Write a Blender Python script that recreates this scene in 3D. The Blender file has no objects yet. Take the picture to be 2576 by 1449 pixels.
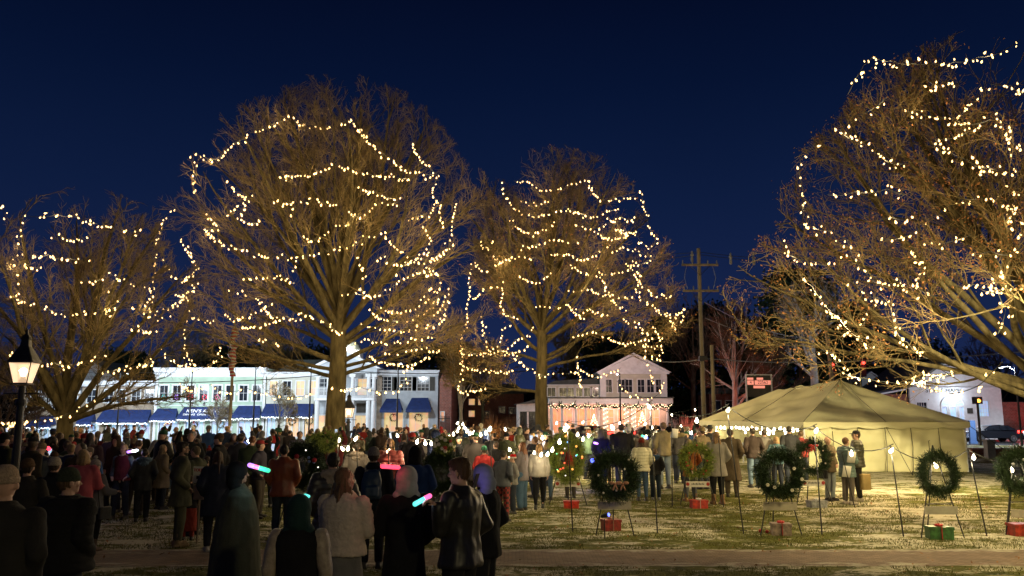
import bpy, bmesh, math, random
import numpy as np
from mathutils import Vector, Matrix, noise as mnoise
rng = np.random.default_rng(7); random.seed(11)
SC = bpy.context.scene; COL = SC.collection
PI = math.pi; R = math.radians
# ------------------------------------------------------------------ camera
F = 2100.0; CX = 1288.0; CY = 724.5; HOR = 1050.0; EYE = 2.15
PITCH = math.atan((HOR-CY)/F); CP, SP = math.cos(PITCH), math.sin(PITCH)
cam_d = bpy.data.cameras.new('camera'); cam = bpy.data.objects.new('camera', cam_d); COL.objects.link(cam)
cam.location = (0, 0, EYE); cam.rotation_euler = (PI/2+PITCH, 0, 0)
cam_d.sensor_width = 36; cam_d.lens = 36*F/2576; cam_d.clip_end = 2000; cam_d.clip_start = 0.1
SC.camera = cam
def ray(px, py):
    x = (px-CX)/F; u = -(py-CY)/F
    return Vector((x, CP-u*SP, SP+u*CP))
def DD(d):
    """true depth of something whose foot is seen where a level view would put depth d"""
    r = ray(1288, 1050+EYE*F/d); return -EYE/r.z*r.y
def W(px, py, Y):                       # a sight line of the photograph met at depth Y
    d = ray(px, py); t = Y/d.y
    return Vector((d.x*t, Y, EYE+d.z*t))
def WS(sx, sy, Y): return W(sx*.9908, sy*.9908, Y)
def sstep(v): v = max(0., min(1., v)); return v*v*(3-2*v)
def gz(x, y): return -1.5*sstep((-x-8)/44)*sstep((y-42)/42)
# ------------------------------------------------------------------ materials
MATS = {}
def newmat(name):
    m = bpy.data.materials.new(name); m.use_nodes = True
    nt = m.node_tree; b = nt.nodes['Principled BSDF']
    MATS[name] = m
    return m, nt, b
def N(nt, t, **kw):
    n = nt.nodes.new(t)
    for k, v in kw.items(): setattr(n, k, v)
    return n
def basic(name, col, rough=.7, var=.25, scale=6., bump=.15, bscale=30., metal=0., spec=.5, coat=0, obj=False, stretch=None):
    """base colour broken up by noise plus a noise bump; obj=True takes the object's own colour"""
    m, nt, b = newmat(name); L = nt.links.new
    tc = N(nt, 'ShaderNodeTexCoord'); mp = N(nt, 'ShaderNodeMapping')
    L(tc.outputs['Object'], mp.inputs['Vector'])
    if stretch: mp.inputs['Scale'].default_value = stretch
    n1 = N(nt, 'ShaderNodeTexNoise'); n1.inputs['Scale'].default_value = scale; n1.inputs['Detail'].default_value = 5
    L(mp.outputs[0], n1.inputs['Vector'])
    mr = N(nt, 'ShaderNodeMapRange'); mr.inputs[1].default_value = .3; mr.inputs[2].default_value = .7
    mr.inputs[3].default_value = 1-var; mr.inputs[4].default_value = 1+var
    L(n1.outputs['Fac'], mr.inputs[0])
    mul = N(nt, 'ShaderNodeVectorMath', operation='SCALE')
    if obj:
        oi = N(nt, 'ShaderNodeObjectInfo'); L(oi.outputs['Color'], mul.inputs[0])
    else: mul.inputs[0].default_value = col
    L(mr.outputs[0], mul.inputs['Scale']); L(mul.outputs[0], b.inputs['Base Color'])
    b.inputs['Roughness'].default_value = rough; b.inputs['Metallic'].default_value = metal
    b.inputs['Specular IOR Level'].default_value = spec
    if coat: b.inputs['Coat Weight'].default_value = coat
    if bump:
        n2 = N(nt, 'ShaderNodeTexNoise'); n2.inputs['Scale'].default_value = bscale; n2.inputs['Detail'].default_value = 3
        L(mp.outputs[0], n2.inputs['Vector'])
        bp = N(nt, 'ShaderNodeBump'); bp.inputs['Strength'].default_value = bump; bp.inputs['Distance'].default_value = .02
        L(n2.outputs['Fac'], bp.inputs['Height']); L(bp.outputs[0], b.inputs['Normal'])
    return m
def emis(name, col, s, sample=False, var=0, scale=3.):
    m, nt, b = newmat(name)
    b.inputs['Base Color'].default_value = (*[c*.5 for c in col], 1)
    b.inputs['Emission Color'].default_value = (*col, 1); b.inputs['Emission Strength'].default_value = s
    if var:
        L = nt.links.new; tc = N(nt, 'ShaderNodeTexCoord'); n1 = N(nt, 'ShaderNodeTexVoronoi'); n1.inputs['Scale'].default_value = scale
        L(tc.outputs['Object'], n1.inputs['Vector']); mx = N(nt, 'ShaderNodeMix', data_type='RGBA'); 
        mx.inputs[0].default_value = var; mx.inputs[6].default_value = (*col, 1); L(n1.outputs['Color'], mx.inputs[7])
        mr = N(nt, 'ShaderNodeVectorMath', operation='MULTIPLY'); L(mx.outputs[2], mr.inputs[0]); mr.inputs[1].default_value = col
        L(mr.outputs[0], b.inputs['Emission Color'])
    m.cycles.emission_sampling = 'FRONT' if sample else 'NONE'
    return m
basic('cloth', None, .92, .22, 5, .35, 90, obj=True, spec=.2)
basic('knit', None, .95, .25, 60, .8, 120, obj=True, spec=.15)
basic('fleece', None, 1., .10, 20, .35, 60, obj=True, spec=.1)
basic('nylon', None, .42, .12, 3, .22, 14, obj=True, spec=.5)
basic('hair', None, .5, .45, 40, .8, 130, obj=True, spec=.4, stretch=(1, 1, .12))
basic('skin', None, .55, .10, 20, .1, 150, obj=True, spec=.35)
basic('leather', None, .5, .25, 20, .3, 70, obj=True)
basic('plain', None, .6, .15, 10, .1, 60, obj=True)
basic('bark', (.072, .058, .028), .95, .55, 5, 1., 9, stretch=(1, 1, .25), spec=.15)
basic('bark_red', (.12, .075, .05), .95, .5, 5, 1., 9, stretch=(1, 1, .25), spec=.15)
basic('bark_pale', (.40, .39, .36), .9, .45, 3, .8, 9, stretch=(1, 1, .4), spec=.15)
basic('twig', (.17, .125, .058), .9, .3, 3, 0, spec=.15)
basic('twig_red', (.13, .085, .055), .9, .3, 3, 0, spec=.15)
basic('dead_leaf', (.26, .12, .045), .85, .5, 6, 0, spec=.2)
basic('needle', (.020, .040, .014), .7, .6, 9, .4, 30, spec=.3)  # dark spruce; shade on the front wreaths is put into this colour
basic('needle_lit', (.20, .25, .045), .7, .55, 9, .4, 30, spec=.3)  # lit copy of the greenery: warm light is put into this brighter green
basic('black_metal', (.018, .018, .018), .45, .3, 10, .1, 60)
basic('wire', (.012, .015, .012), .6, .2, 10, 0)
basic('cable', (.25, .27, .3), .6, .2, 10, 0)
basic('wood_pole', (.30, .25, .16), .9, .35, 3, .8, 14, stretch=(1, 1, .15))
basic('white_paint', (.72, .74, .76), .6, .08, 3, .08, 20)
basic('cornice_white', (.74, .77, .82), .6, .14, 2, .2, 9)
basic('green_paint', (.39, .52, .41), .7, .12, 1.2, .2, 12)
basic('cream_paint', (.56, .56, .48), .7, .12, 1.5, .2, 12)
basic('grey_paint', (.48, .52, .56), .7, .12, 1.5, .2, 12)
basic('awning_blue', (.010, .028, .125), .75, .25, 3, .2, 14)
basic('roof_dark', (.07, .08, .075), .85, .3, 3, .5, 10)
basic('roof_green', (.15, .17, .15), .85, .3, 3, .5, 10)
basic('window_glass', (.02, .025, .035), .12, .5, 3, .1, 3)
basic('asphalt', (.045, .047, .05), .8, .3, 3, .5, 60)
basic('concrete', (.28, .28, .27), .85, .2, 3, .4, 30)
basic('tent_canvas', (.72, .69, .42), .62, .12, .8, .9, 2.2, spec=.35)
basic('hill_dark', (.02, .022, .015), 1, .4, .1, .3, 1)
basic('shutter_dark', (.06, .055, .045), .7, .2, 4, .2, 20)
basic('tyre', (.015, .015, .015), .8, .2, 10, .2, 30)
basic('rim', (.5, .52, .55), .3, .1, 10, 0, metal=.8)
basic('paper', (.7, .68, .62), .8, .1, 4, .05, 20)
emis('bulb_warm', (1., .60, .22), 3.8)
emis('torch_bulb', (1., .84, .56), 16.)
emis('fairy_cool', (.85, .95, 1.), 7.)
emis('fairy_warm', (1., .75, .42), 5.)
emis('lit_window_warm', (1., .74, .48), .58, var=.28, scale=1.6)
emis('lit_window_cool', (.66, .82, 1.), .6, var=.3, scale=2.)
emis('lit_window_orange', (1., .60, .36), .5, var=.35, scale=4.)
emis('gas_flame', (1., .86, .66), 14.)
emis('red_light', (1., .03, .02), 8.)
emis('headlight', (.75, .88, 1.), 9.)
emis('amber_light', (1., .35, .04), 6.)
emis('glow_red', (1., .05, .10), 2.2)
emis('glow_green', (.06, .9, .45), 1.1)
emis('glow_teal', (.12, .8, .72), 1.)
emis('glow_violet', (.5, .22, 1.), 1.6)
emis('glow_blue', (.08, .12, 1.), 6.)
emis('glow_pink', (1., .12, .35), 1.6)
for k_, c_ in dict(red=(1, .12, .05), orange=(1, .4, .08), blue=(.2, .5, 1), green=(.2, 1, .4), white=(1, .9, .8)).items(): emis('orn_'+k_, c_, 1.6)
def brickmat(name, c1, c2, mortar, sc, rough=.9, bw=.5, rh=.25, horiz=False):
    m, nt, b = newmat(name); L = nt.links.new
    tc = N(nt, 'ShaderNodeTexCoord'); mp = N(nt, 'ShaderNodeMapping'); L(tc.outputs['Object'], mp.inputs[0])
    if not horiz: mp.inputs['Rotation'].default_value = (PI/2, 0, 0)
    br = N(nt, 'ShaderNodeTexBrick'); br.inputs['Color1'].default_value = (*c1, 1); br.inputs['Color2'].default_value = (*c2, 1)
    br.inputs['Mortar'].default_value = (*mortar, 1); br.inputs['Scale'].default_value = sc
    br.inputs['Brick Width'].default_value = bw; br.inputs['Row Height'].default_value = rh; br.inputs['Mortar Size'].default_value = .02
    L(mp.outputs[0], br.inputs['Vector'])
    n1 = N(nt, 'ShaderNodeTexNoise'); n1.inputs['Scale'].default_value = 3; n1.inputs['Detail'].default_value = 6; L(tc.outputs['Object'], n1.inputs['Vector'])
    mr = N(nt, 'ShaderNodeMapRange'); mr.inputs[3].default_value = .5; mr.inputs[4].default_value = 1.5; L(n1.outputs['Fac'], mr.inputs[0])
    mul = N(nt, 'ShaderNodeVectorMath', operation='SCALE'); L(br.outputs['Color'], mul.inputs[0]); L(mr.outputs[0], mul.inputs['Scale'])
    L(mul.outputs[0], b.inputs['Base Color']); b.inputs['Roughness'].default_value = rough
    bp = N(nt, 'ShaderNodeBump'); bp.inputs['Strength'].default_value = .6; bp.inputs['Distance'].default_value = .02
    L(br.outputs['Fac'], bp.inputs['Height']); bp.invert = True; L(bp.outputs[0], b.inputs['Normal'])
    return m
brickmat('brick_tan', (.27, .21, .15), (.36, .28, .20), (.34, .32, .29), 1.7)
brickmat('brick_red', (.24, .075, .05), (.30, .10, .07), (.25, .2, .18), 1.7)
brickmat('brick_path', (.17, .11, .075), (.25, .165, .115), (.075, .06, .045), 4.2, horiz=True)
# lawn with thin wind-blown snow
m, nt, b = newmat('lawn'); L = nt.links.new
tc = N(nt, 'ShaderNodeTexCoord')
def noi(scale, detail=4, vec=None, rough=.6, st=None):
    n = N(nt, 'ShaderNodeTexNoise'); n.inputs['Scale'].default_value = scale; n.inputs['Detail'].default_value = detail; n.inputs['Roughness'].default_value = rough
    mp = N(nt, 'ShaderNodeMapping'); L(tc.outputs['Object'], mp.inputs[0]); mp.inputs['Scale'].default_value = st or (1, 1, 1); L(mp.outputs[0], n.inputs['Vector'])
    return n
ng = noi(2.2, 6); cr = N(nt, 'ShaderNodeValToRGB'); L(ng.outputs['Fac'], cr.inputs[0])
e = cr.color_ramp.elements; e[0].position = .3; e[0].color = (.040, .050, .007, 1); e[1].position = .7; e[1].color = (.17, .165, .028, 1)
nb = noi(.16, 3); ns = noi(1.7, 8, rough=.72, st=(.75, 1.25, 1)); nf = noi(14, 4, rough=.7, st=(.6, 1.3, 1))
a1 = N(nt, 'ShaderNodeMath', operation='MULTIPLY_ADD'); L(nb.outputs['Fac'], a1.inputs[0]); a1.inputs[1].default_value = .7; L(ns.outputs['Fac'], a1.inputs[2])
a2 = N(nt, 'ShaderNodeMath', operation='MULTIPLY_ADD'); L(nf.outputs['Fac'], a2.inputs[0]); a2.inputs[1].default_value = .55; L(a1.outputs[0], a2.inputs[2])
mr = N(nt, 'ShaderNodeMapRange'); mr.inputs[1].default_value = 1.125; mr.inputs[2].default_value = 1.18; L(a2.outputs[0], mr.inputs[0])
mx = N(nt, 'ShaderNodeMix', data_type='RGBA'); L(mr.outputs[0], mx.inputs[0]); L(cr.outputs[0], mx.inputs[6]); mx.inputs[7].default_value = (.54, .50, .38, 1)
L(mx.outputs[2], b.inputs['Base Color']); b.inputs['Roughness'].default_value = .9; b.inputs['Specular IOR Level'].default_value = .15
bp = N(nt, 'ShaderNodeBump'); bp.inputs['Strength'].default_value = .9; bp.inputs['Distance'].default_value = .06
L(a2.outputs[0], bp.inputs['Height']); L(bp.outputs[0], b.inputs['Normal'])
# furled flag stripes
m, nt, b = newmat('flag_cloth'); L = nt.links.new; tc = N(nt, 'ShaderNodeTexCoord'); wv = N(nt, 'ShaderNodeTexWave'); wv.bands_direction = 'Z'
wv.inputs['Scale'].default_value = 1.3; wv.inputs['Distortion'].default_value = 4; L(tc.outputs['Object'], wv.inputs['Vector'])
cr = N(nt, 'ShaderNodeValToRGB'); cr.color_ramp.interpolation = 'CONSTANT'; L(wv.outputs['Fac'], cr.inputs[0])
cr.color_ramp.elements[0].color = (.45, .03, .03, 1); cr.color_ramp.elements[1].position = .55; cr.color_ramp.elements[1].color = (.6, .55, .45, 1)
L(cr.outputs[0], b.inputs['Base Color'])
# tartan trousers
m, nt, b = newmat('tartan'); L = nt.links.new; tc = N(nt, 'ShaderNodeTexCoord'); ck = N(nt, 'ShaderNodeTexChecker'); ck.inputs['Scale'].default_value = 16
ck.inputs['Color1'].default_value = (.25, .02, .02, 1); ck.inputs['Color2'].default_value = (.03, .01, .01, 1); L(tc.outputs['Object'], ck.inputs['Vector']); L(ck.outputs[0], b.inputs['Base Color'])
# ------------------------------------------------------------------ object helpers
def tag(o, label=None, cat=None, group=None, kind=None):
    if label: o['label'] = label
    if cat: o['category'] = cat
    if group: o['group'] = group
    if kind: o['kind'] = kind
    return o
def empty(name, loc, label, cat, group=None, rz=0., sc=1.):
    o = bpy.data.objects.new(name, None); COL.objects.link(o); o.empty_display_size = .1
    o.location = loc; o.rotation_euler = (0, 0, rz); o.scale = (sc,)*3
    return tag(o, label, cat, group)
def setm(o, mat, color=None):
    if mat:
        if len(o.data.materials) == 0: o.data.materials.append(MATS[mat])
        else: o.data.materials[0] = MATS[mat]
    if color: o.color = (*color, 1)
def link(name, me, mat=None, parent=None, color=None, loc=None):
    o = bpy.data.objects.new(name, me); COL.objects.link(o)
    if parent: o.parent = parent
    if loc: o.location = loc
    setm(o, mat, color)
    return o
_sph = {}
def unit_sphere(n, m):
    if (n, m) not in _sph:
        v = [(0, 0, 1)]; f = []
        for i in range(1, m):
            a = PI*i/m
            for j in range(n):
                b = 2*PI*j/n; v.append((math.sin(a)*math.cos(b), math.sin(a)*math.sin(b), math.cos(a)))
        v.append((0, 0, -1)); last = len(v)-1
        for j in range(n):
            f.append((0, 1+j, 1+(j+1) % n)); f.append((last, last-n+(j+1) % n, last-n+j))
            for i in range(m-2):
                a = 1+i*n+j; b = 1+i*n+(j+1) % n; f.append((a, a+n, b+n, b))
        _sph[(n, m)] = (np.array(v), f)
    return _sph[(n, m)]
class MB:
    def __init__(s): s.v = []; s.f = []; s.M = None
    def add(s, vs, fs):
        b = len(s.v)
        if s.M is not None: vs = [s.M @ Vector(p) for p in vs]
        s.v.extend([tuple(p) for p in vs]); s.f.extend([tuple(b+i for i in f) for f in fs]); return s
    def box(s, x0, x1, y0, y1, z0, z1):
        return s.add([(x0, y0, z0), (x1, y0, z0), (x1, y1, z0), (x0, y1, z0), (x0, y0, z1), (x1, y0, z1), (x1, y1, z1), (x0, y1, z1)],
                     [(0, 3, 2, 1), (4, 5, 6, 7), (0, 1, 5, 4), (1, 2, 6, 5), (2, 3, 7, 6), (3, 0, 4, 7)])
    def ell(s, c, r, n=12, m=8):
        U, fs = unit_sphere(n, m); return s.add([tuple(p) for p in U*np.array(r)+np.array(c)], fs)
    def cap(s, p0, p1, r0, r1=None, n=10, flat=1.):
        """tapered round-ended limb"""
        r1 = r0 if r1 is None else r1; p0 = Vector(p0); p1 = Vector(p1); d = (p1-p0)
        if d.length < 1e-6: d = Vector((0, 0, 1e-4))
        d.normalize(); a = d.orthogonal().normalized(); b = d.cross(a); vs = []; rings = []
        for t in (-1, -.8, -.45, 0): rings.append((p0+d*(t*r0), r0*math.sqrt(max(0, 1-t*t))))
        for t in (0, .45, .8, 1): rings.append((p1+d*(t*r1), r1*math.sqrt(max(0, 1-t*t))))
        vs.append(rings[0][0])
        for c, r in rings[1:-1]:
            for j in range(n):
                an = 2*PI*j/n; vs.append(c+a*(r*math.cos(an))+b*(r*math.sin(an)*flat))
        vs.append(rings[-1][0]); fs = []; L_ = len(vs)-1; nr = len(rings)-2
        for j in range(n):
            k = (j+1) % n; fs.append((0, 1+k, 1+j)); fs.append((L_, L_-n+j, L_-n+k))
            for i in range(nr-1): q = 1+i*n; fs.append((q+j, q+k, q+n+k, q+n+j))
        return s.add(vs, fs)
    def tube(s, pts, r, n=6, r2=None):
        """open-ended pipe through points with capped ends"""
        pts = [Vector(p) for p in pts]; vs = []; fs = []; m = len(pts)
        for i, p in enumerate(pts):
            d = (pts[min(i+1, m-1)]-pts[max(i-1, 0)]).normalized()
            a = d.cross(Vector((.13, .27, .95)));  a = a.normalized() if a.length > 1e-3 else d.orthogonal().normalized(); b = d.cross(a)
            rr = r if r2 is None else r+(r2-r)*i/(m-1)
            for j in range(n): an = 2*PI*j/n; vs.append(p+a*(rr*math.cos(an))+b*(rr*math.sin(an)))
        for i in range(m-1):
            for j in range(n): k = (j+1) % n; fs.append((i*n+j, i*n+k, (i+1)*n+k, (i+1)*n+j))
        fs.append(tuple(range(n))[::-1]); fs.append(tuple((m-1)*n+j for j in range(n)))
        return s.add(vs, fs)
    def loft(s, rings, n=16, sq=2.4):
        """rings (z,rx,ry,cx,cy), closed; superellipse section"""
        vs = []; fs = []; m = len(rings)
        for (z, rx, ry, cx, cy) in rings:
            for j in range(n):
                an = 2*PI*j/n; c, si = math.cos(an), math.sin(an)
                vs.append((cx+rx*math.copysign(abs(c)**(2/sq), c), cy+ry*math.copysign(abs(si)**(2/sq), si), z))
        up = rings[-1][0] > rings[0][0]
        for i in range(m-1):
            for j in range(n):
                k = (j+1) % n; q = (i*n+j, i*n+k, (i+1)*n+k, (i+1)*n+j); fs.append(q if up else q[::-1])
        a = tuple(range(n)); b = tuple((m-1)*n+j for j in range(n)); fs.append(a[::-1] if up else a); fs.append(b if up else b[::-1])
        return s.add(vs, fs)
    def prism(s, poly, y0, y1):
        """poly in x,z extruded along y"""
        n = len(poly); vs = [(x, y0, z) for x, z in poly]+[(x, y1, z) for x, z in poly]
        fs = [tuple(range(n)), tuple(range(n, 2*n))[::-1]]+[(i, i+n, (i+1) % n+n, (i+1) % n) for i in range(n)]
        return s.add(vs, fs)
    def mesh(s, name, smooth=False):
        me = bpy.data.meshes.new(name); me.from_pydata(s.v, [], s.f); me.update()
        if smooth: me.polygons.foreach_set('use_smooth', [True]*len(me.polygons))
        return me
    def build(s, name, mat, parent=None, color=None, smooth=False, loc=None):
        return link(name, s.mesh(name, smooth), mat, parent, color, loc)
TOBAKE = []
def remesh(o, vs, it=3, disp=None):
    m = o.modifiers.new('r', 'REMESH'); m.mode = 'VOXEL'; m.voxel_size = vs; m.use_smooth_shade = True
    m = o.modifiers.new('s', 'SMOOTH'); m.factor = .5; m.iterations = it
    TOBAKE.append((o, disp)); return o
def bake_all():
    dg = bpy.context.evaluated_depsgraph_get(); new = []
    for o, disp in TOBAKE:
        me = bpy.data.meshes.new_from_object(o.evaluated_get(dg), depsgraph=dg); new.append(me)
    for (o, disp), me in zip(TOBAKE, new):
        old = o.data; mats = [m for m in old.materials]; o.modifiers.clear(); o.data = me; me.name = o.name
        if not len(me.materials):
            for m in mats: me.materials.append(m)
        bpy.data.meshes.remove(old)
        me.polygons.foreach_set('use_smooth', [True]*len(me.polygons))
        if disp:
            n = len(me.vertices); co = np.empty(n*3); me.vertices.foreach_get('co', co); no = np.empty(n*3); me.vertex_normals.foreach_get('vector', no)
            co = co.reshape(-1, 3); no = no.reshape(-1, 3); kind, amp, off = disp; dd = np.zeros(n)
            for i in range(n):
                x, y, z = co[i]
                if kind == 'fold': dd[i] = amp*(mnoise.noise((x*7+off, y*7, z*4))+.6*mnoise.noise((x*15+off, y*15, z*9)))
                elif kind == 'quilt': dd[i] = amp*(abs(math.sin(z*PI/.085+mnoise.noise((x*3, y*3, off))*.8))**.6*1.3-.8)+amp*.5*mnoise.noise((x*14+off, y*14, z*20))
                elif kind == 'fluff': dd[i] = amp*(mnoise.noise((x*28+off, y*28, z*28))+mnoise.noise((x*60, y*60, z*60)))
                elif kind == 'strand':
                    an = math.atan2(y, x); dd[i] = amp*(mnoise.noise((an*9+off, z*3, 0))+.8*mnoise.noise((an*22+off, z*5, x*9)))
            co += no*dd[:, None]; me.vertices.foreach_set('co', co.ravel()); me.update()
    TOBAKE.clear()
def light(name, loc, col, power, rad=.05, parent=None, typ='POINT', rot=None, spot=None):
    l = bpy.data.lights.new(name, typ); l.color = col; l.energy = power
    if typ in ('POINT', 'SPOT'): l.shadow_soft_size = rad
    if typ == 'SPOT': l.spot_size = spot or R(120); l.spot_blend = .6
    o = bpy.data.objects.new(name, l); COL.objects.link(o); o.location = loc
    if rot: o.rotation_euler = rot
    if parent: o.parent = parent; 
    return o
# ------------------------------------------------------------------ world: deep blue dusk
w = bpy.data.worlds.new('World'); SC.world = w; w.use_nodes = True; nt = w.node_tree; L = nt.links.new
bg = nt.nodes['Background']; tc = N(nt, 'ShaderNodeTexCoord'); sp = N(nt, 'ShaderNodeSeparateXYZ'); L(tc.outputs['Generated'], sp.inputs[0])
cr = N(nt, 'ShaderNodeValToRGB'); L(sp.outputs['Z'], cr.inputs[0]); e = cr.color_ramp.elements
e[0].position = 0.; e[0].color = (.0120, .022, .078, 1); e[1].position = 1.; e[1].color = (.0008, .0025, .018, 1)
for p, c in ((.12, (.0078, .0170, .066)), (.25, (.0042, .0115, .047)), (.38, (.0018, .0062, .029)), (.5, (.0008, .0027, .0145))):
    x = cr.color_ramp.elements.new(p); x.color = (*c, 1)
nz = N(nt, 'ShaderNodeTexNoise'); nz.inputs['Scale'].default_value = 1.6; nz.inputs['Detail'].default_value = 3; L(tc.outputs['Generated'], nz.inputs['Vector'])
mr = N(nt, 'ShaderNodeMapRange'); mr.inputs[3].default_value = .8; mr.inputs[4].default_value = 1.2; L(nz.outputs['Fac'], mr.inputs[0])
mu = N(nt, 'ShaderNodeVectorMath', operation='SCALE'); L(cr.outputs[0], mu.inputs[0]); L(mr.outputs[0], mu.inputs['Scale']); L(mu.outputs[0], bg.inputs[0]); bg.inputs[1].default_value = .80
SC.view_settings.view_transform = 'Standard'; SC.view_settings.look = 'None'; SC.view_settings.exposure = .3
SC.cycles.use_denoising = True; SC.cycles.sample_clamp_indirect = 2.; SC.cycles.max_bounces = 4; SC.cycles.diffuse_bounces = 2
SC.cycles.use_light_tree = True
# ------------------------------------------------------------------ ground, road, path
def sheet(name, x0, x1, y0, y1, nx, ny, dz, mat, jit=0.):
    xs = np.linspace(x0, x1, nx); ys = np.linspace(y0, y1, ny); v = []; f = []
    for y in ys:
        for x in xs: v.append((x, y, gz(x, y)+dz+(jit*mnoise.noise((x*.6, y*.6, 0)) if jit else 0)))
    for j in range(ny-1):
        for i in range(nx-1): a = j*nx+i; f.append((a, a+1, a+nx+1, a+nx))
    me = bpy.data.meshes.new(name); me.from_pydata(v, [], f); o = link(name, me, mat); o['kind'] = 'structure'; return o
sheet('ground', -260, 260, -30, 420, 131, 113, 0, 'lawn')
sheet('road', -110, 110, 66, 77, 111, 4, .008, 'asphalt')
sheet('pavement', -110, 110, 82, 90, 111, 3, .012, 'concrete')
k = MB()
for i in range(110):
    x = -110+i*2; k.box(x, x+1.98, 77, 77.2, gz(x, 77)-.2, gz(x, 77)+.13)
tag(k.build('kerb', 'concrete'), kind='structure')
p = sheet('brick_path', -14, 22, 12.65, 14.2, 420, 3, .006, 'brick_path')
for v in p.data.vertices:
    v.co.y += (.07*mnoise.noise((v.co.x*1.3, v.co.y*3, 1))+.05*mnoise.noise((v.co.x*5, v.co.y*3, 2)))*(0 if abs(v.co.y-13.425) < .1 else 1)
h = MB(); pts = []
for i in range(60):
    x = -240+i*8; pts.append((x, 7+5*mnoise.noise((x*.02, 3, 0))+2*mnoise.noise((x*.09, 5, 0))))
h.prism([(-240, -4)]+pts+[(pts[-1][0], -4)], 175, 210); tag(h.build('hill', 'hill_dark'), kind='structure')
# snow lying along the edges and in patches of the brick path
nt = MATS['brick_path'].node_tree; b = nt.nodes['Principled BSDF']; L = nt.links.new; lk = b.inputs['Base Color'].links[0].from_socket
tc = N(nt, 'ShaderNodeTexCoord'); sx = N(nt, 'ShaderNodeSeparateXYZ'); L(tc.outputs['Object'], sx.inputs[0])
d1 = N(nt, 'ShaderNodeMath', operation='SUBTRACT'); L(sx.outputs['Y'], d1.inputs[0]); d1.inputs[1].default_value = 13.425
d2_ = N(nt, 'ShaderNodeMath', operation='ABSOLUTE'); L(d1.outputs[0], d2_.inputs[0])
ns = noi(2.6, 8, rough=.7, st=(.7, 1.6, 1)); d3 = N(nt, 'ShaderNodeMath', operation='MULTIPLY_ADD'); L(d2_.outputs[0], d3.inputs[0]); d3.inputs[1].default_value = .42; L(ns.outputs['Fac'], d3.inputs[2])
mr = N(nt, 'ShaderNodeMapRange'); mr.inputs[1].default_value = .74; mr.inputs[2].default_value = .86; L(d3.outputs[0], mr.inputs[0])
mx = N(nt, 'ShaderNodeMix', data_type='RGBA'); L(mr.outputs[0], mx.inputs[0]); L(lk, mx.inputs[6]); mx.inputs[7].default_value = (.42, .38, .30, 1); L(mx.outputs[2], b.inputs['Base Color'])
# grass blades and crumbs of snow on the near lawn
def blades(name, mat, n, hgt, wid, seed, lo, hi, thr):
    r = np.random.default_rng(seed); x = r.uniform(-9, 13, n*2); y = r.uniform(9.5, 24, n*2)
    keep = [(not (12.6 < b < 14.25)) and thr(mnoise.noise((a*.9, b*1.3, 4.))) for a, b in zip(x, y)]
    x = x[keep][:n]; y = y[keep][:n]; n = len(x); a = r.uniform(0, 2*PI, n); hh = r.uniform(lo, hi, n)*hgt; w_ = wid*r.uniform(.6, 1.4, n)
    lx = r.normal(0, .6, n)*hh; ly = r.normal(0, .6, n)*hh
    V = np.zeros((n, 3, 3)); V[:, 0, 0] = x-np.cos(a)*w_; V[:, 0, 1] = y-np.sin(a)*w_; V[:, 1, 0] = x+np.cos(a)*w_; V[:, 1, 1] = y+np.sin(a)*w_
    V[:, 2, 0] = x+lx; V[:, 2, 1] = y+ly; V[:, 2, 2] = hh; V[:, :2, 2] = -.005
    me = bpy.data.meshes.new(name); me.from_pydata(V.reshape(-1, 3).tolist(), [], np.arange(n*3).reshape(-1, 3).tolist())
    o = link(name, me, mat); return tag(o, 'short winter grass growing across the near lawn', 'grass', kind='stuff')
basic('grass_blade', (.13, .13, .028), .8, .6, 3, 0, spec=.2)
r_ = np.random.default_rng(17); n_ = 2600; C_ = np.stack([r_.uniform(-10, 15, n_), r_.uniform(10, 30, n_), r_.uniform(.004, .03, n_)], 1); A_ = r_.normal(size=(n_, 3))*np.array([1, 1, .35]); A_ /= np.linalg.norm(A_, axis=1)[:, None]; B_q = np.cross(A_, np.array([.1, .05, 1.])); s_ = r_.uniform(.02, .05, n_)[:, None]
me_ = bpy.data.meshes.new('fallen_leaves'); me_.from_pydata(np.stack([C_-A_*s_, C_+B_q*s_*.5, C_+A_*s_, C_-B_q*s_*.5], 1).reshape(-1, 3).tolist(), [], np.arange(n_*4).reshape(-1, 4).tolist()); tag(link('fallen_leaves', me_, 'dead_leaf'), 'small brown leaves scattered over the lawn', 'leaves', kind='stuff')
blades('grass', 'grass_blade', 90000, .045, .006, 3, .4, 1.2, lambda v: v < .12)
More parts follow.
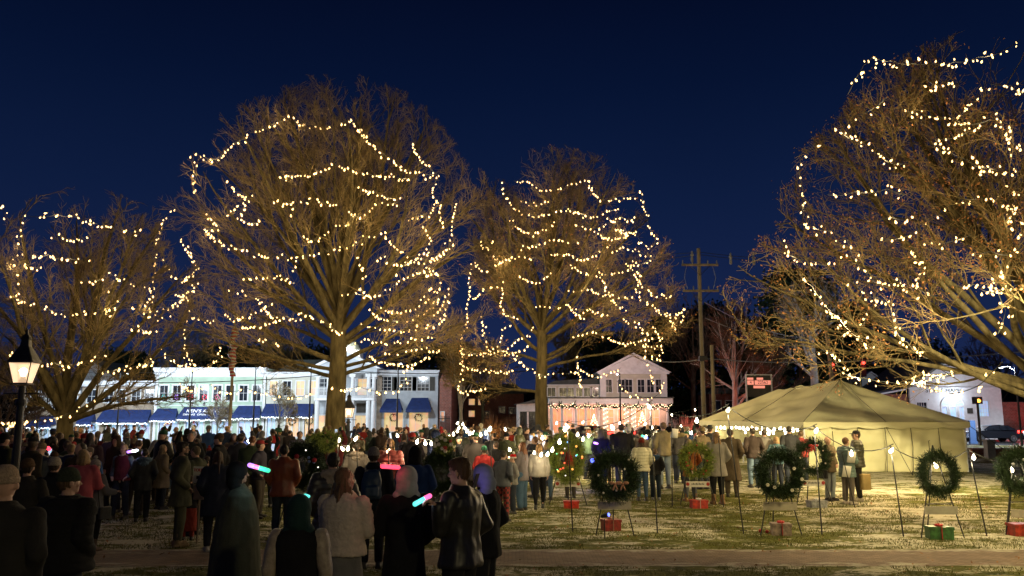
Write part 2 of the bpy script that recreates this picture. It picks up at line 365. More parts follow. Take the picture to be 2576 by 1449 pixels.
# ------------------------------------------------------------------ trees
def rot_about(D, ang, r):
    """turn each unit vector by ang about a random perpendicular"""
    n = len(D); Q = r.normal(size=(n, 3)); Q -= (Q*D).sum(1)[:, None]*D; Q /= np.linalg.norm(Q, axis=1)[:, None]+1e-9
    return D*np.cos(ang)[:, None]+Q*np.sin(ang)[:, None]
def tubes_mesh(name, nodes, radii, k, alive=None):
    """nodes (n,S+1,3), radii (n,S+1) -> arrays of verts, faces"""
    n, S1, _ = nodes.shape
    T = np.empty_like(nodes); T[:, 1:-1] = nodes[:, 2:]-nodes[:, :-2]; T[:, 0] = nodes[:, 1]-nodes[:, 0]; T[:, -1] = nodes[:, -1]-nodes[:, -2]
    T /= np.linalg.norm(T, axis=2)[:, :, None]+1e-9
    ref = np.broadcast_to(np.array([.21, .97, .13]), T.shape); A = np.cross(T, ref); A /= np.linalg.norm(A, axis=2)[:, :, None]+1e-9; B = np.cross(T, A)
    an = np.arange(k)*2*PI/k
    V = nodes[:, :, None, :]+radii[:, :, None, None]*(A[:, :, None, :]*np.cos(an)[None, None, :, None]+B[:, :, None, :]*np.sin(an)[None, None, :, None])
    idx = np.arange(n*S1*k).reshape(n, S1, k); a = idx[:, :-1, :]; b = np.roll(a, -1, axis=2); c = idx[:, 1:, :]; d = np.roll(c, -1, axis=2)
    Fc = np.stack([a, b, d, c], axis=-1)
    if alive is not None: Fc = Fc[alive[:, 1:]]
    return V.reshape(-1, 3), Fc.reshape(-1, 4)
def np_mesh(name, parts, smooth=True):
    V = []; Fq = []; b = 0
    for v, f in parts: V.append(v); Fq.append(f+b); b += len(v)
    V = np.concatenate(V); Fq = np.concatenate(Fq); me = bpy.data.meshes.new(name)
    me.vertices.add(len(V)); me.vertices.foreach_set('co', V.astype(np.float32).ravel()); me.loops.add(len(Fq)*4); me.loops.foreach_set('vertex_index', Fq.astype(np.int32).ravel())
    me.polygons.add(len(Fq)); me.polygons.foreach_set('loop_start', np.arange(0, len(Fq)*4, 4, dtype=np.int32)); me.polygons.foreach_set('loop_total', np.full(len(Fq), 4, np.int32))
    if smooth: me.polygons.foreach_set('use_smooth', np.ones(len(Fq), bool))
    me.update(); me.validate(); return me
def inside(P, prof, off):
    r = np.interp(P[:, 2], [q[0] for q in prof], [q[1] for q in prof], left=0, right=0)
    cx = np.interp(P[:, 2], [q[0] for q in prof], [q[2] if len(q) > 2 else 0 for q in prof])
    an = np.arctan2(P[:, 1], P[:, 0]-cx); wob = 1+.07*np.sin(an*3+off)+.05*np.sin(an*7+P[:, 2]*1.3+off)
    return np.hypot(P[:, 0]-cx, P[:, 1]) < r*wob
def tree(loc, label, prof, fork, tr, limbs, seed, bark='bark', twig='twig', counts=(11, 9, 8), lens=(.42, .42, .5), wood=1., upw=(.10, .05, .02), leaves=0, twr=.0085, group=None, name='bare_tree', lean=(0, 0), kink=1., lf=.07):
    """limbs: list of (start height, azimuth deg, elevation deg, relative radius, [length factor])"""
    r = np.random.default_rng(seed); root = empty(name, loc, label, 'tree', group); off = seed*1.7
    wood_parts = []; crown = []
    # trunk with flare
    H = fork[1]; zs = np.linspace(-.3, H, 14); tn = np.zeros((1, 14, 3)); tn[0, :, 2] = zs
    tn[0, :, 0] = lean[0]*zs/H+.04*np.sin(zs*1.1+off); tn[0, :, 1] = lean[1]*zs/H+.04*np.sin(zs*.9)
    rad = tr*(1-.35*np.clip(zs/H, 0, 1))*(1+.5*np.exp(-np.clip(zs, 0, 9)/.5)); wood_parts.append(tubes_mesh('t', tn, rad[None], 14))
    def trunk_at(z): return np.array([lean[0]*z/H, lean[1]*z/H, z])
    # level 1
    S = 9; n = len(limbs); P = np.array([trunk_at(l[0]) for l in limbs]); az = np.radians([l[1] for l in limbs]); el = np.radians([l[2] for l in limbs])
    D = np.stack([np.cos(az)*np.cos(el), np.sin(az)*np.cos(el), np.sin(el)], 1)
    # length: march until outside the crown outline
    Ln = np.zeros(n)
    for i in range(n):
        best = 1.
        for t in np.arange(.5, 40, .25):
            if inside((P[i]+D[i]*t)[None], prof, off)[0]: best = t
        Ln[i] = best*.97*(limbs[i][4] if len(limbs[i]) > 4 else 1)
    rr = tr*.78*np.array([l[3] for l in limbs])
    def grow(P, D, Ln, r0, r1, S, wob, up, k, clip=True):
        n = len(P); nodes = np.zeros((n, S+1, 3)); nodes[:, 0] = P; alive = np.ones((n, S+1), bool); dirs = np.zeros((n, S+1, 3)); dirs[:, 0] = D; D = D.copy(); cur = np.ones(n, bool)
        for s in range(S):
            D = D+r.normal(0, wob, (n, 3)); D[:, 2] += up; D /= np.linalg.norm(D, axis=1)[:, None]
            nx = nodes[:, s]+D*(Ln/S)[:, None]
            if clip: cur = cur & inside(nx, prof, off)
            nx = np.where(cur[:, None], nx, nodes[:, s]+1e-4*D); nodes[:, s+1] = nx; alive[:, s+1] = cur; dirs[:, s+1] = D
        t = np.linspace(0, 1, S+1)[None]; rad = r0[:, None]*(1-t)**.85+r1[:, None]*t if True else None
        v = tubes_mesh('b', nodes, rad, k, alive)
        return nodes, dirs, rad, alive, v
    first = D.copy(); first[:, 2] += .10; first /= np.linalg.norm(first, axis=1)[:, None]
    nodes, dirs, rad, alive, v = grow(P, first if kink else D, Ln, rr, rr*.12, S, .075*kink, .012, 9, clip=False); wood_parts.append(v)
    def spawn(nodes, dirs, rad, alive, Ln, cnt, lf, a0, a1, t0, rf):
        n, S1, _ = nodes.shape; tot = n*cnt; bi = np.repeat(np.arange(n), cnt); t = r.uniform(t0, 1, tot)**.85; pos = t*(S1-1); i0 = np.minimum(pos.astype(int), S1-2); fr = (pos-i0)[:, None]
        P = nodes[bi, i0]*(1-fr)+nodes[bi, i0+1]*fr; ok = alive[bi, i0+1]; D = dirs[bi, i0+1]
        D2 = rot_about(D, r.uniform(a0, a1, tot), r); L2 = Ln[bi]*lf*(1.1-.5*t)*r.uniform(.7, 1.25, tot); R2 = rad[bi, i0]*rf*r.uniform(.75, 1., tot)
        return P[ok], D2[ok], L2[ok], R2[ok]
    P, D, L2, R2 = spawn(nodes, dirs, rad, alive, Ln, counts[0], lens[0], R(16), R(48), .14, .42)
    L2 = np.maximum(L2, 1.0); R2 = np.maximum(R2, .022*wood)
    nodes, dirs, rad, alive, v = grow(P, D, L2, R2, R2*.25, 6, .12*kink, upw[0], 5); wood_parts.append(v)
    P, D, L3, R3 = spawn(nodes, dirs, rad, alive, L2, counts[1], lens[1], R(20), R(52), .12, .5)
    L3 = np.maximum(L3, .6); R3 = np.clip(R3, .012*wood, .035)
    nodes, dirs, rad, alive, v = grow(P, D, L3, R3, R3*.4, 4, .15*kink, upw[1], 4); crown.append(v)
    P, D, L4, R4 = spawn(nodes, dirs, rad, alive, L3, counts[2], lens[2], R(18), R(55), .1, .6)
    L4 = np.clip(L4, .35, 1.2); R4 = np.full(len(P), twr)
    nodes, dirs, rad, alive, v = grow(P, D, L4, R4, R4*.45, 3, .18*kink, upw[2], 3); crown.append(v)
    if leaves:
        cand = nodes[:, -1]; cand = cand[r.random(len(cand)) < np.clip(1.25-(cand[:, 2]-prof[0][0])/(prof[-1][0]-prof[0][0]), .15, 1)]
        C = cand[r.integers(0, len(cand), leaves)]+r.normal(0, .12, (leaves, 3)); A = r.normal(size=(leaves, 3)); A /= np.linalg.norm(A, axis=1)[:, None]; B = r.normal(size=(leaves, 3)); B -= (A*B).sum(1)[:, None]*A; B /= np.linalg.norm(B, axis=1)[:, None]
        s_ = r.uniform(.5, 1.1, leaves)[:, None]*lf; V = np.stack([C-A*s_, C+B*s_*.55, C+A*s_, C-B*s_*.55], 1).reshape(-1, 3); Fq = np.arange(leaves*4).reshape(-1, 4)
        lo = link('leaves', np_mesh('leaves', [(V, Fq)], False), 'dead_leaf', root); lo['kind'] = 'stuff'
    link('trunk', np_mesh('trunk', wood_parts), bark, root); link('crown', np_mesh('crown', crown), twig, root)
    return root
GA = lambda x, y: (x, y, gz(x, y))
xA = W(845, 1050, 44).x; xB = W(1363, 1050, 50).x; xC = W(165, 1050, 35).x; xD = W(2640, 1050, 27).x
# big central elm-like tree
limA = [(6.2, 172, 32, .42), (5.0, 195, 14, .36, .8), (6.6, 160, 52, .46), (7.2, 140, 64, .42), (8.0, 110, 80, .5), (7.6, 60, 76, .46), (7.0, 25, 66, .48), (6.6, 5, 52, .46), (6.0, -8, 38, .42),
        (4.2, 178, 8, .26, .75), (4.3, 4, 10, .26, .8), (4.9, -20, 20, .30, .8), (6.8, 235, 50, .4), (7.5, 268, 68, .42), (6.9, 300, 52, .42), (7.8, 90, 60, .4), (6.4, 215, 34, .36), (6.4, 325, 36, .36), (7.7, 195, 72, .44), (7.9, 345, 74, .44), (5.6, 150, 22, .3, .85), (5.8, 35, 24, .3, .85), (7.0, 182, 46, .32), (7.4, 178, 58, .34), (7.6, 176, 68, .34), (7.2, 2, 56, .32), (7.5, 4, 66, .34), (6.6, 0, 44, .32), (7.8, 0, 78, .36), (7.8, 180, 80, .36), (6.2, 190, 30, .3), (7.4, 250, 60, .3), (7.4, 290, 60, .3), (4.6, 200, 4, .24, .9), (4.7, 340, 5, .24, .9)]
tree((xA, 44, 0), 'tallest bare tree with thick trunk and fan shaped crown left of the middle',
     [(2.4, 6.5, -.8), (4, 8.6, -.8), (7, 9.2, -.9), (10, 9.0, -.8), (13, 8.3, -.6), (15.5, 7.2, -.4), (17.5, 5.8, -.2), (19.3, 3.8, 0), (20.8, 1.2, .2)], (4, 8.2), .56, limA, 5, counts=(12, 9, 6))
limB = [(7.0, 170, 40, .5), (7.6, 150, 62, .5), (8.2, 110, 78, .5), (7.8, 40, 70, .5), (7.4, 12, 52, .48), (6.4, -5, 30, .42), (5.6, 8, 16, .36), (6.0, 182, 24, .38), (3.6, 178, 4, .32, .95), (5.0, 355, 4, .3, .85),
        (7.2, 230, 50, .42), (7.5, 270, 66, .4), (7.0, 310, 48, .42), (7.4, 200, 60, .42), (7.7, 340, 68, .42), (7.7, 80, 55, .38), (5.4, 215, 18, .3), (5.4, 325, 18, .3), (6.6, 140, 35, .35), (6.6, 45, 35, .35), (7.8, 0, 60, .4), (7.6, 358, 44, .4), (7.9, 5, 76, .4), (6.8, 0, 22, .34), (7.6, 180, 55, .36), (7.9, 175, 75, .36), (7.2, 290, 30, .3), (7.2, 250, 30, .3)]
tree((xB, 50, 0), 'bare rounded tree with a bulging trunk, second tallest, in front of the porch house',
     [(1.8, 6.0, .3), (4, 8.0, 1.2), (7, 8.0, 1.5), (9, 7.0, 1.5), (11, 6.5, 1.3), (13, 6.3, 1.3), (15, 5.9, 1.3), (16.8, 4.8, 1.2), (18.2, 2.2, .9)], (4, 8.4), .42, limB, 8, counts=(11, 10, 8), kink=1.4, leaves=2600)
limC = [(2.0, 158, 42, .5), (2.3, 140, 58, .5), (2.6, 115, 74, .6), (2.5, 60, 80, .6), (2.3, 30, 66, .55), (2.0, 5, 30, .5), (2.1, 15, 50, .5), (1.9, -6, 18, .4), (2.4, 180, 64, .5), (2.0, 185, 36, .42), (2.2, 230, 55, .42), (2.4, 270, 70, .42), (2.2, 310, 52, .42), (2.6, 95, 55, .4), (2.5, 340, 72, .45)]
tree((xC, 35, gz(xC, 35)), 'low forked bare tree at the left with several upright stems behind the lantern post',
     [(.9, 3.4, .3), (2.4, 4.6, .4), (5, 4.9, .4), (8, 4.6, .4), (9.6, 4.1, .5), (10.8, 3.0, .5), (11.9, 1.3, .4)], (2, 3.0), .40, limC, 12, bark='bark', counts=(10, 9, 7))
limD = [(3.0, 178, 24, .5), (3.6, 170, 44, .5), (3.4, 160, 34, .46), (4.4, 150, 62, .5), (5.0, 120, 78, .5), (4.0, 200, 52, .46), (4.6, 230, 64, .44), (3.2, 215, 30, .44), (2.6, 185, 14, .36, .95), (4.8, 60, 74, .46), (3.6, 255, 42, .42), (4.2, 185, 66, .5), (3.0, 240, 20, .36), (4.2, 20, 50, .4), (3.8, 290, 50, .4), (2.8, 168, 17, .34, .95), (4.7, 175, 74, .46), (3.1, 196, 36, .42), (3.9, 188, 57, .42)]
tree((xD, 27, 0), 'leaning tree at the right edge with a few rusty dead leaves and long reaching limbs',
     [(1.7, 6.2, -.3), (3.2, 8.3, -.5), (5.5, 8.9, -.6), (7.5, 8.6, -.6), (9.5, 7.6, -.4), (11.5, 6.6, -.2), (13, 5.6, 0), (14.6, 3.2, .2), (15.6, .9, .2)], (2.6, 5.2), .40, limD, 21, bark='bark', counts=(11, 9, 7), leaves=11000, kink=1.3, twr=.009, lf=.05)
def small_tree(px, topy, d, wid, label, seed, bark='bark', twig='twig', group=None, c=(7, 6, 5), leaves=0, tr=None, th=.25, kink=1., base=None):
    top = W(px, topy, d); x = top.x; zb = gz(x, d); H = top.z-zb; s = H/10.; r = random.Random(seed)
    lim = [(H*r.uniform(th, th*2), r.uniform(0, 360), r.uniform(25, 80), .45) for _ in range(11)]+[(H*th*1.6, 0, 88, .6)]
    return tree((x, d, zb), label, [(H*th*.7, wid*.55), (H*.45, wid), (H*.7, wid*.85), (H*.9, wid*.5), (H, .15)], (H*th, H*th*2.1), tr or .02*H, lim, seed, bark, twig, c, (.42, .42, .45), 1., group=group, leaves=leaves, kink=kink, twr=.02)
small_tree(552, 985, 79, 1.6, 'thin young street tree standing before the green shop', 31, 'bark_pale', 'twig', c=(5, 4, 4), tr=.1)
small_tree(706, 955, 79, 2.0, 'thin pale street tree before the shop with warm upper windows', 32, 'bark_pale', 'twig', c=(5, 5, 4), tr=.1)
small_tree(1160, 850, 62, 3.6, 'small crooked bare tree beside the red brick gable end', 33, 'bark_pale', 'twig', c=(7, 7, 6), kink=1.6)
small_tree(2032, 672, 78, 5.4, 'tall ghostly pale bare tree behind the tent', 34, 'bark_pale', 'bark_pale', c=(6, 5, 4), tr=.42, th=.33, kink=1.5)
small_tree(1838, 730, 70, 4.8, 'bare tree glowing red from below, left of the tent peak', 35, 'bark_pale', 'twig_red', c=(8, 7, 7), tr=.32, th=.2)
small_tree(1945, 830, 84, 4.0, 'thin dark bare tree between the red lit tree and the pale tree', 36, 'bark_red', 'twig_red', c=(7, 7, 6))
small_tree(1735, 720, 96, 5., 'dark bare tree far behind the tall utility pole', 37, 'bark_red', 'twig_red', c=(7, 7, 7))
small_tree(1590, 800, 104, 5, 'dark bare tree rising behind the porch house gable', 38, 'bark', 'twig', c=(7, 7, 7))
small_tree(1445, 790, 102, 5, 'dark bare tree behind the long porch wing', 39, 'bark', 'twig', c=(7, 7, 7))
small_tree(1215, 840, 92, 5, 'dark bare tree behind the gap between the two middle trees', 40, 'bark', 'twig', c=(8, 7, 7))
small_tree(470, 800, 104, 6, 'dark bare tree behind the green shop roof', 41, 'bark', 'twig', c=(8, 7, 7))
small_tree(700, 820, 108, 6, 'dark bare tree behind the grey hipped roof', 42, 'bark', 'twig', c=(8, 7, 7))
small_tree(1010, 830, 108, 6, 'dark bare tree behind the white shuttered building', 43, 'bark', 'twig', c=(8, 7, 7))
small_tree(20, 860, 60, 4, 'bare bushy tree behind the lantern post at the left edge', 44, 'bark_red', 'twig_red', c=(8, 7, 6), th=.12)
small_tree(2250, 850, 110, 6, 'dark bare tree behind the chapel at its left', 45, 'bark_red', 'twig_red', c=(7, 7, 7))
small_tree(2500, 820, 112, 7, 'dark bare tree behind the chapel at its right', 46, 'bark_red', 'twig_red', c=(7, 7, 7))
def evergreen(px, topy, d, wid, label, seed):
    r = np.random.default_rng(seed); top = W(px, topy, d); zb = gz(top.x, d); H = top.z-zb; root = empty('evergreen_tree', (top.x, d, zb), label, 'tree', 'evergreens behind the square')
    MB().tube([(0, 0, -.2), (0, 0, H*.9)], .3, 8, .06).build('trunk', 'bark_red', root)
    n = 9000; cl = 70; cz = H*(.15+.8*r.random(cl)**.8); cr_ = wid*(1-.55*(cz/H)**1.4)*np.sqrt(r.random(cl)); ca = r.uniform(0, 2*PI, cl)
    C = np.stack([cr_*np.cos(ca), cr_*np.sin(ca), cz], 1); ii = r.integers(0, cl, n); P = C[ii]+r.normal(0, 1, (n, 3))*np.array([.85, .85, .5])*wid*.2
    A = r.normal(size=(n, 3)); A /= np.linalg.norm(A, axis=1)[:, None]; B = rot_about(A, np.full(n, PI/2), r); s_ = r.uniform(.15, .45, n)[:, None]
    V = np.stack([P-A*s_, P+B*s_*.5, P+A*s_, P-B*s_*.5], 1).reshape(-1, 3); link('crown', np_mesh('crown', [(V, np.arange(n*4).reshape(-1, 4))], False), 'needle', root)
for a in ((2000, 672, 92, 5.4, 'dark evergreen behind the pale bare tree', 51), (1905, 800, 100, 5, 'dark evergreen right of the red lit tree', 52), (1690, 800, 112, 6, 'dark evergreen left of the tall utility pole', 53),
          (1780, 770, 118, 7, 'dark evergreen behind the tall utility pole', 54), (2120, 760, 108, 6, 'dark evergreen behind the brown wrapped pole', 55), (2300, 860, 126, 8, 'dark evergreen far behind the chapel roof', 56),
          (1520, 830, 124, 8, 'dark evergreen far behind the porch house', 57), (590, 870, 118, 7, 'dark evergreen behind the flagpole', 58), (760, 875, 122, 8, 'dark evergreen behind the cupola at its left', 59), (1100, 880, 120, 6, 'dark evergreen behind the red brick gable', 60), (300, 890, 118, 7, 'dark evergreen behind the brick shops', 61)): evergreen(*a)
# ------------------------------------------------------------------ strings of bulbs
bulb_me = MB().ell((0, 0, 0), (1, 1, 1.25), 8, 6).cap((0, 0, .9), (0, 0, 1.7), .5, .4, 6).mesh('bulb', True); bulb_me.materials.append(MATS['bulb_warm'])
def sag_poly(pts, s):
    out = []
    for a, b in zip(pts[:-1], pts[1:]):
        n = 5
        for i in range(n):
            t = i/n; q = a.lerp(b, t); q.z -= s*(b-a).length*4*t*(1-t)*.06; out.append(q)
    return out+[pts[-1]]
def bulb_string(desc, pts, depth, step=.26, rb=.039, power=30., every=9, group=None, cat='string lights', jitter=1., mat=None, full=None, sag=1.):
    """bulbs every step metres along the traced wire, hung through the tree at its own depth"""
    P = sag_poly([W(x, y, depth(x, y, i)) for i, (x, y) in enumerate(pts)], sag)
    root = empty('bulb_string', P[0], full or ('warm bulb string '+desc), cat, group); o0 = P[0]
    MB().tube([p-o0 for p in P], .011, 4).build('wire', 'wire', root)
    acc = 0.; k = 0; last = P[0]
    seq = []
    for a, b in zip(P[:-1], P[1:]):
        Ls = (b-a).length; t = step-acc
        while t <= Ls: seq.append(a.lerp(b, t/Ls)); t += step
        acc = Ls-(t-step)
    for j, q in enumerate(seq[:100]):
        if random.random() < .06: continue
        o = bpy.data.objects.new('bulb', bulb_me); COL.objects.link(o); o.parent = root; loc = q-o0+Vector((random.gauss(0, .05), random.gauss(0, .15), -rb*1.4+random.gauss(0, .05))); o.location = loc
        o.scale = (rb*random.uniform(.65, 1.2),)*3; o.rotation_euler = (random.gauss(0, .5), random.gauss(0, .5)+PI*.0, 0)
        if mat: o.material_slots[0].link = 'OBJECT'; o.material_slots[0].material = MATS[mat]
        if every and j % every == every//2: light('bulb_glow', loc+Vector((0, -.12, -.1)), (1., .72, .34), power*random.uniform(.7, 1.3), .07, root)
    return root
def dome(cx, w, Y, r, seedk=0):
    def f(x, y, i):
        u = max(-1, min(1, (x-cx)/w)); return Y-r*math.sqrt(max(0, 1-u*u))*(.35+.65*((math.sin(x*.013+y*.021+seedk)+1)/2))
    return f
dA = dome(815, 360, 43.6, 6.8); dB = dome(1430, 290, 49.6, 6.5, 2); dC = dome(190, 190, 34.6, 4.2, 4); dD = dome(2560, 620, 26.5, 7.0, 6)
gA = 'bulb strings in the park trees'
TA = 'of the big middle tree'; 
for desc, pts in [
 ('down the upper left edge', [(487, 380), (486, 430), (491, 495)]), ('swagged over the top left', [(487, 380), (515, 398), (545, 400), (585, 362), (640, 328), (690, 312), (727, 292)]),
 ('across the very top', [(727, 292), (765, 310), (820, 318), (882, 298)]), ('running down the top right', [(882, 298), (905, 325), (945, 370), (990, 402), (1040, 432), (1098, 437)]),
 ('hung level below the crown top', [(690, 440), (740, 440), (800, 430), (840, 410), (880, 422), (930, 438), (985, 440), (1040, 446)]), ('zigzagging down the right shoulder', [(1035, 345), (1042, 378), (1070, 408), (1102, 440), (1086, 480), (1108, 520), (1112, 570)]),
 ('down the outer right edge', [(1152, 505), (1140, 540), (1138, 590), (1118, 630), (1090, 650), (1070, 665), (1110, 690)]), ('on the left inner limbs', [(520, 530), (552, 566), (515, 580), (552, 602), (592, 622), (640, 635)]),
 ('swung across the trunk fork', [(640, 635), (700, 642), (760, 645), (820, 632), (870, 620), (920, 600), (965, 580)]), ('short, on an upper left limb', [(640, 480), (600, 515), (560, 545)]),
 ('sloping from the fork to the right', [(965, 580), (985, 610), (1012, 632), (1052, 650), (1110, 640), (1140, 605)]), ('short and vertical left of the fork', [(758, 650), (745, 660), (735, 688)]), ('tiny, high in the centre', [(728, 550), (742, 520)]),
 ('falling down the far left branches', [(450, 520), (415, 540), (402, 600), (385, 620), (398, 650), (384, 700), (378, 760), (390, 790)]), ('short, on the outer left twigs', [(460, 595), (480, 640), (498, 670)]),
 ('looped low on the far left', [(500, 705), (468, 735), (432, 770), (392, 785)]), ('sagging at the left towards the flagpole', [(440, 735), (470, 750), (482, 790), (505, 803), (543, 805)]), ('dropping to the lower left twigs', [(482, 790), (465, 832), (466, 880), (490, 918)]),
 ('along the lowest left twigs', [(400, 868), (432, 905), (470, 920), (522, 925), (550, 900), (555, 855)]), ('crossing the lower left limbs', [(570, 730), (612, 735), (652, 752), (692, 795)]),
 ('draped left of the trunk', [(740, 780), (780, 792), (830, 815), (862, 838)]), ('thin, below the left limbs', [(603, 820), (640, 822), (680, 810), (720, 795), (762, 800)]), ('short, low at the left', [(640, 848), (670, 858), (712, 866)]),
 ('bunched on the lower right limbs', [(1110, 700), (1105, 742), (1080, 780), (1040, 800), (1000, 808), (960, 800), (930, 778)]), ('crossing right of the trunk', [(850, 735), (900, 740), (960, 735), (1012, 702), (1050, 680), (1100, 688)]),
 ('hanging at the lower right', [(1132, 700), (1128, 760), (1112, 810), (1060, 822), (1000, 832), (950, 822), (905, 812)]), ('above the white building', [(925, 888), (980, 912), (1012, 920), (1062, 905), (1104, 882)]),
 ('low before the white building', [(1090, 880), (1020, 930), (1022, 962), (985, 985), (900, 972), (842, 975)]), ('low before the green shop', [(450, 960), (490, 976), (530, 966), (572, 986), (620, 976)]), ('low before the grey shop', [(620, 976), (680, 990), (732, 1000), (782, 988)]),
 ('scattered high on the inner right', [(870, 530), (900, 545), (950, 510), (1010, 508)]), ('on the middle right limbs', [(935, 655), (965, 640), (1000, 668), (1050, 655), (1085, 625)]), ('scattered about the fork', [(752, 590), (790, 605), (845, 565), (885, 560)]), ('short, under the right shoulder', [(1000, 560), (1040, 545), (1082, 535), (1100, 500)]), ('crossing the lower middle limbs', [(880, 870), (920, 850), (980, 862), (1040, 850), (1090, 842)]), ('looped at the left edge twigs', [(410, 640), (430, 690), (470, 700), (500, 668)]), ('dense, at the lower right edge', [(1050, 760), (1085, 720), (1120, 745), (1098, 790), (1125, 800)]), ('hanging lowest on the right twigs', [(960, 895), (1010, 880), (1060, 872), (1105, 878)]), ('stepping down the left limbs', [(560, 440), (585, 470), (625, 500), (600, 545), (655, 560)]), ('across the upper middle', [(690, 500), (735, 512), (790, 500), (850, 512)]), ('level, left of the fork', [(600, 690), (655, 700), (705, 690), (740, 712)]), ('short, in the right crown', [(900, 470), (945, 480), (990, 500), (1030, 490)]), ('down the middle right', [(900, 640), (915, 680), (900, 720), (935, 745)]), ('thick on the low right limbs', [(955, 770), (1000, 785), (1040, 775), (1075, 750), (1110, 760)]), ('low, beside the flagpole', [(560, 790), (600, 800), (650, 780), (690, 760)]), ('winding up the inner right limbs', [(990, 700), (1010, 660), (1060, 640), (1085, 600), (1060, 560)])]:
    bulb_string(desc+' '+TA, pts, dA, group=gA)
TB = 'of the second tallest tree'
for desc, pts in [
 ('strung under the crown top', [(1260, 452), (1264, 478), (1292, 520), (1330, 540), (1372, 540), (1420, 520), (1450, 530), (1490, 545), (1530, 530), (1562, 520)]), ('along the top', [(1292, 455), (1327, 455), (1362, 475), (1412, 470), (1450, 456), (1480, 455), (1495, 490), (1540, 505), (1582, 497), (1612, 480)]),
 ('down the upper right edge', [(1612, 480), (1625, 540), (1642, 590), (1658, 602), (1640, 622), (1615, 612), (1598, 582), (1560, 572)]), ('curled on the left shoulder', [(1222, 588), (1210, 610), (1226, 627), (1242, 600)]),
 ('looped at the left', [(1190, 655), (1220, 680), (1250, 662), (1290, 645)]), ('bunched on the left edge', [(1190, 655), (1180, 700), (1178, 742), (1202, 746), (1222, 722), (1252, 716)]), ('down the left side', [(1265, 700), (1260, 760), (1272, 790), (1302, 802)]),
 ('falling to the ground on the far left', [(1178, 742), (1174, 800), (1160, 850), (1162, 900), (1160, 950), (1148, 976), (1200, 982), (1224, 976)]), ('hanging in the gap at the left', [(1213, 790), (1216, 840), (1226, 882), (1160, 890)]), ('left of the trunk fork', [(1290, 808), (1264, 825), (1258, 862), (1210, 890)]),
 ('swung to the left of the trunk', [(1210, 890), (1260, 882), (1300, 885), (1332, 870)]), ('inside the middle', [(1380, 632), (1440, 640), (1480, 650), (1510, 632), (1542, 608)]), ('inside the middle right', [(1430, 660), (1482, 690), (1522, 690), (1572, 680), (1600, 652)]),
 ('down the right side', [(1590, 650), (1612, 690), (1600, 722), (1612, 748), (1642, 772), (1682, 790), (1702, 828)]), ('in a bright cluster at the outer right', [(1720, 790), (1712, 812), (1694, 812), (1702, 790), (1722, 770)]), ('short, right of the trunk', [(1430, 780), (1480, 775), (1532, 790)]),
 ('level on the right limbs', [(1420, 728), (1480, 725), (1532, 740), (1592, 745)]), ('low across the right limbs', [(1430, 845), (1492, 830), (1532, 850), (1592, 860), (1622, 850)]), ('bright and vertical at the right edge', [(1640, 812), (1662, 850), (1668, 880), (1640, 900), (1668, 905)]),
 ('hanging straight down right of the trunk', [(1450, 885), (1454, 920), (1462, 972)]), ('low across the porch house roof', [(1345, 945), (1400, 940), (1462, 930), (1522, 942), (1562, 925)]), ('sagging before the porch house gable', [(1552, 958), (1572, 980), (1602, 995), (1642, 1000), (1662, 985), (1668, 955)]),
 ('winding down to the trunk base', [(1290, 885), (1312, 910), (1342, 928), (1368, 946)]), ('dropping beside the porch house gable', [(1618, 855), (1626, 900), (1640, 940), (1642, 975)]), ('scattered on the upper right', [(1500, 580), (1530, 598), (1580, 590), (1545, 560), (1530, 545)]), ('scattered in the upper left', [(1285, 550), (1320, 580), (1345, 590), (1395, 555)]),
 ('across the left middle', [(1300, 690), (1335, 708), (1370, 700), (1395, 672)]), ('thick in the upper right', [(1440, 560), (1490, 575), (1530, 560), (1560, 545), (1600, 550)]), ('thick in the right middle', [(1530, 640), (1560, 620), (1600, 625), (1640, 650), (1612, 665)]), ('low, at the right', [(1560, 800), (1600, 815), (1640, 842), (1620, 870), (1655, 868)]), ('low and far left', [(1150, 905), (1180, 925), (1225, 930), (1290, 930)]), ('inner, on the left limbs', [(1235, 640), (1270, 655), (1310, 640), (1350, 650)]), ('low, left of the trunk', [(1262, 900), (1295, 855), (1330, 840), (1345, 815)]), ('short, at the left top', [(1300, 500), (1340, 510), (1390, 505)]), ('through the centre', [(1300, 620), (1350, 615), (1400, 600), (1450, 610)]), ('down the centre right', [(1500, 660), (1520, 710), (1545, 760), (1580, 780)]), ('low, before the trunk', [(1340, 760), (1380, 775), (1430, 765), (1470, 800)]), ('on the far right above the pole', [(1575, 650), (1632, 735), (1662, 742), (1690, 745)])]:
    bulb_string(desc+' '+TB, pts, dB, rb=.039, step=.26, power=30, group=gA)
TC = 'of the left forked tree'
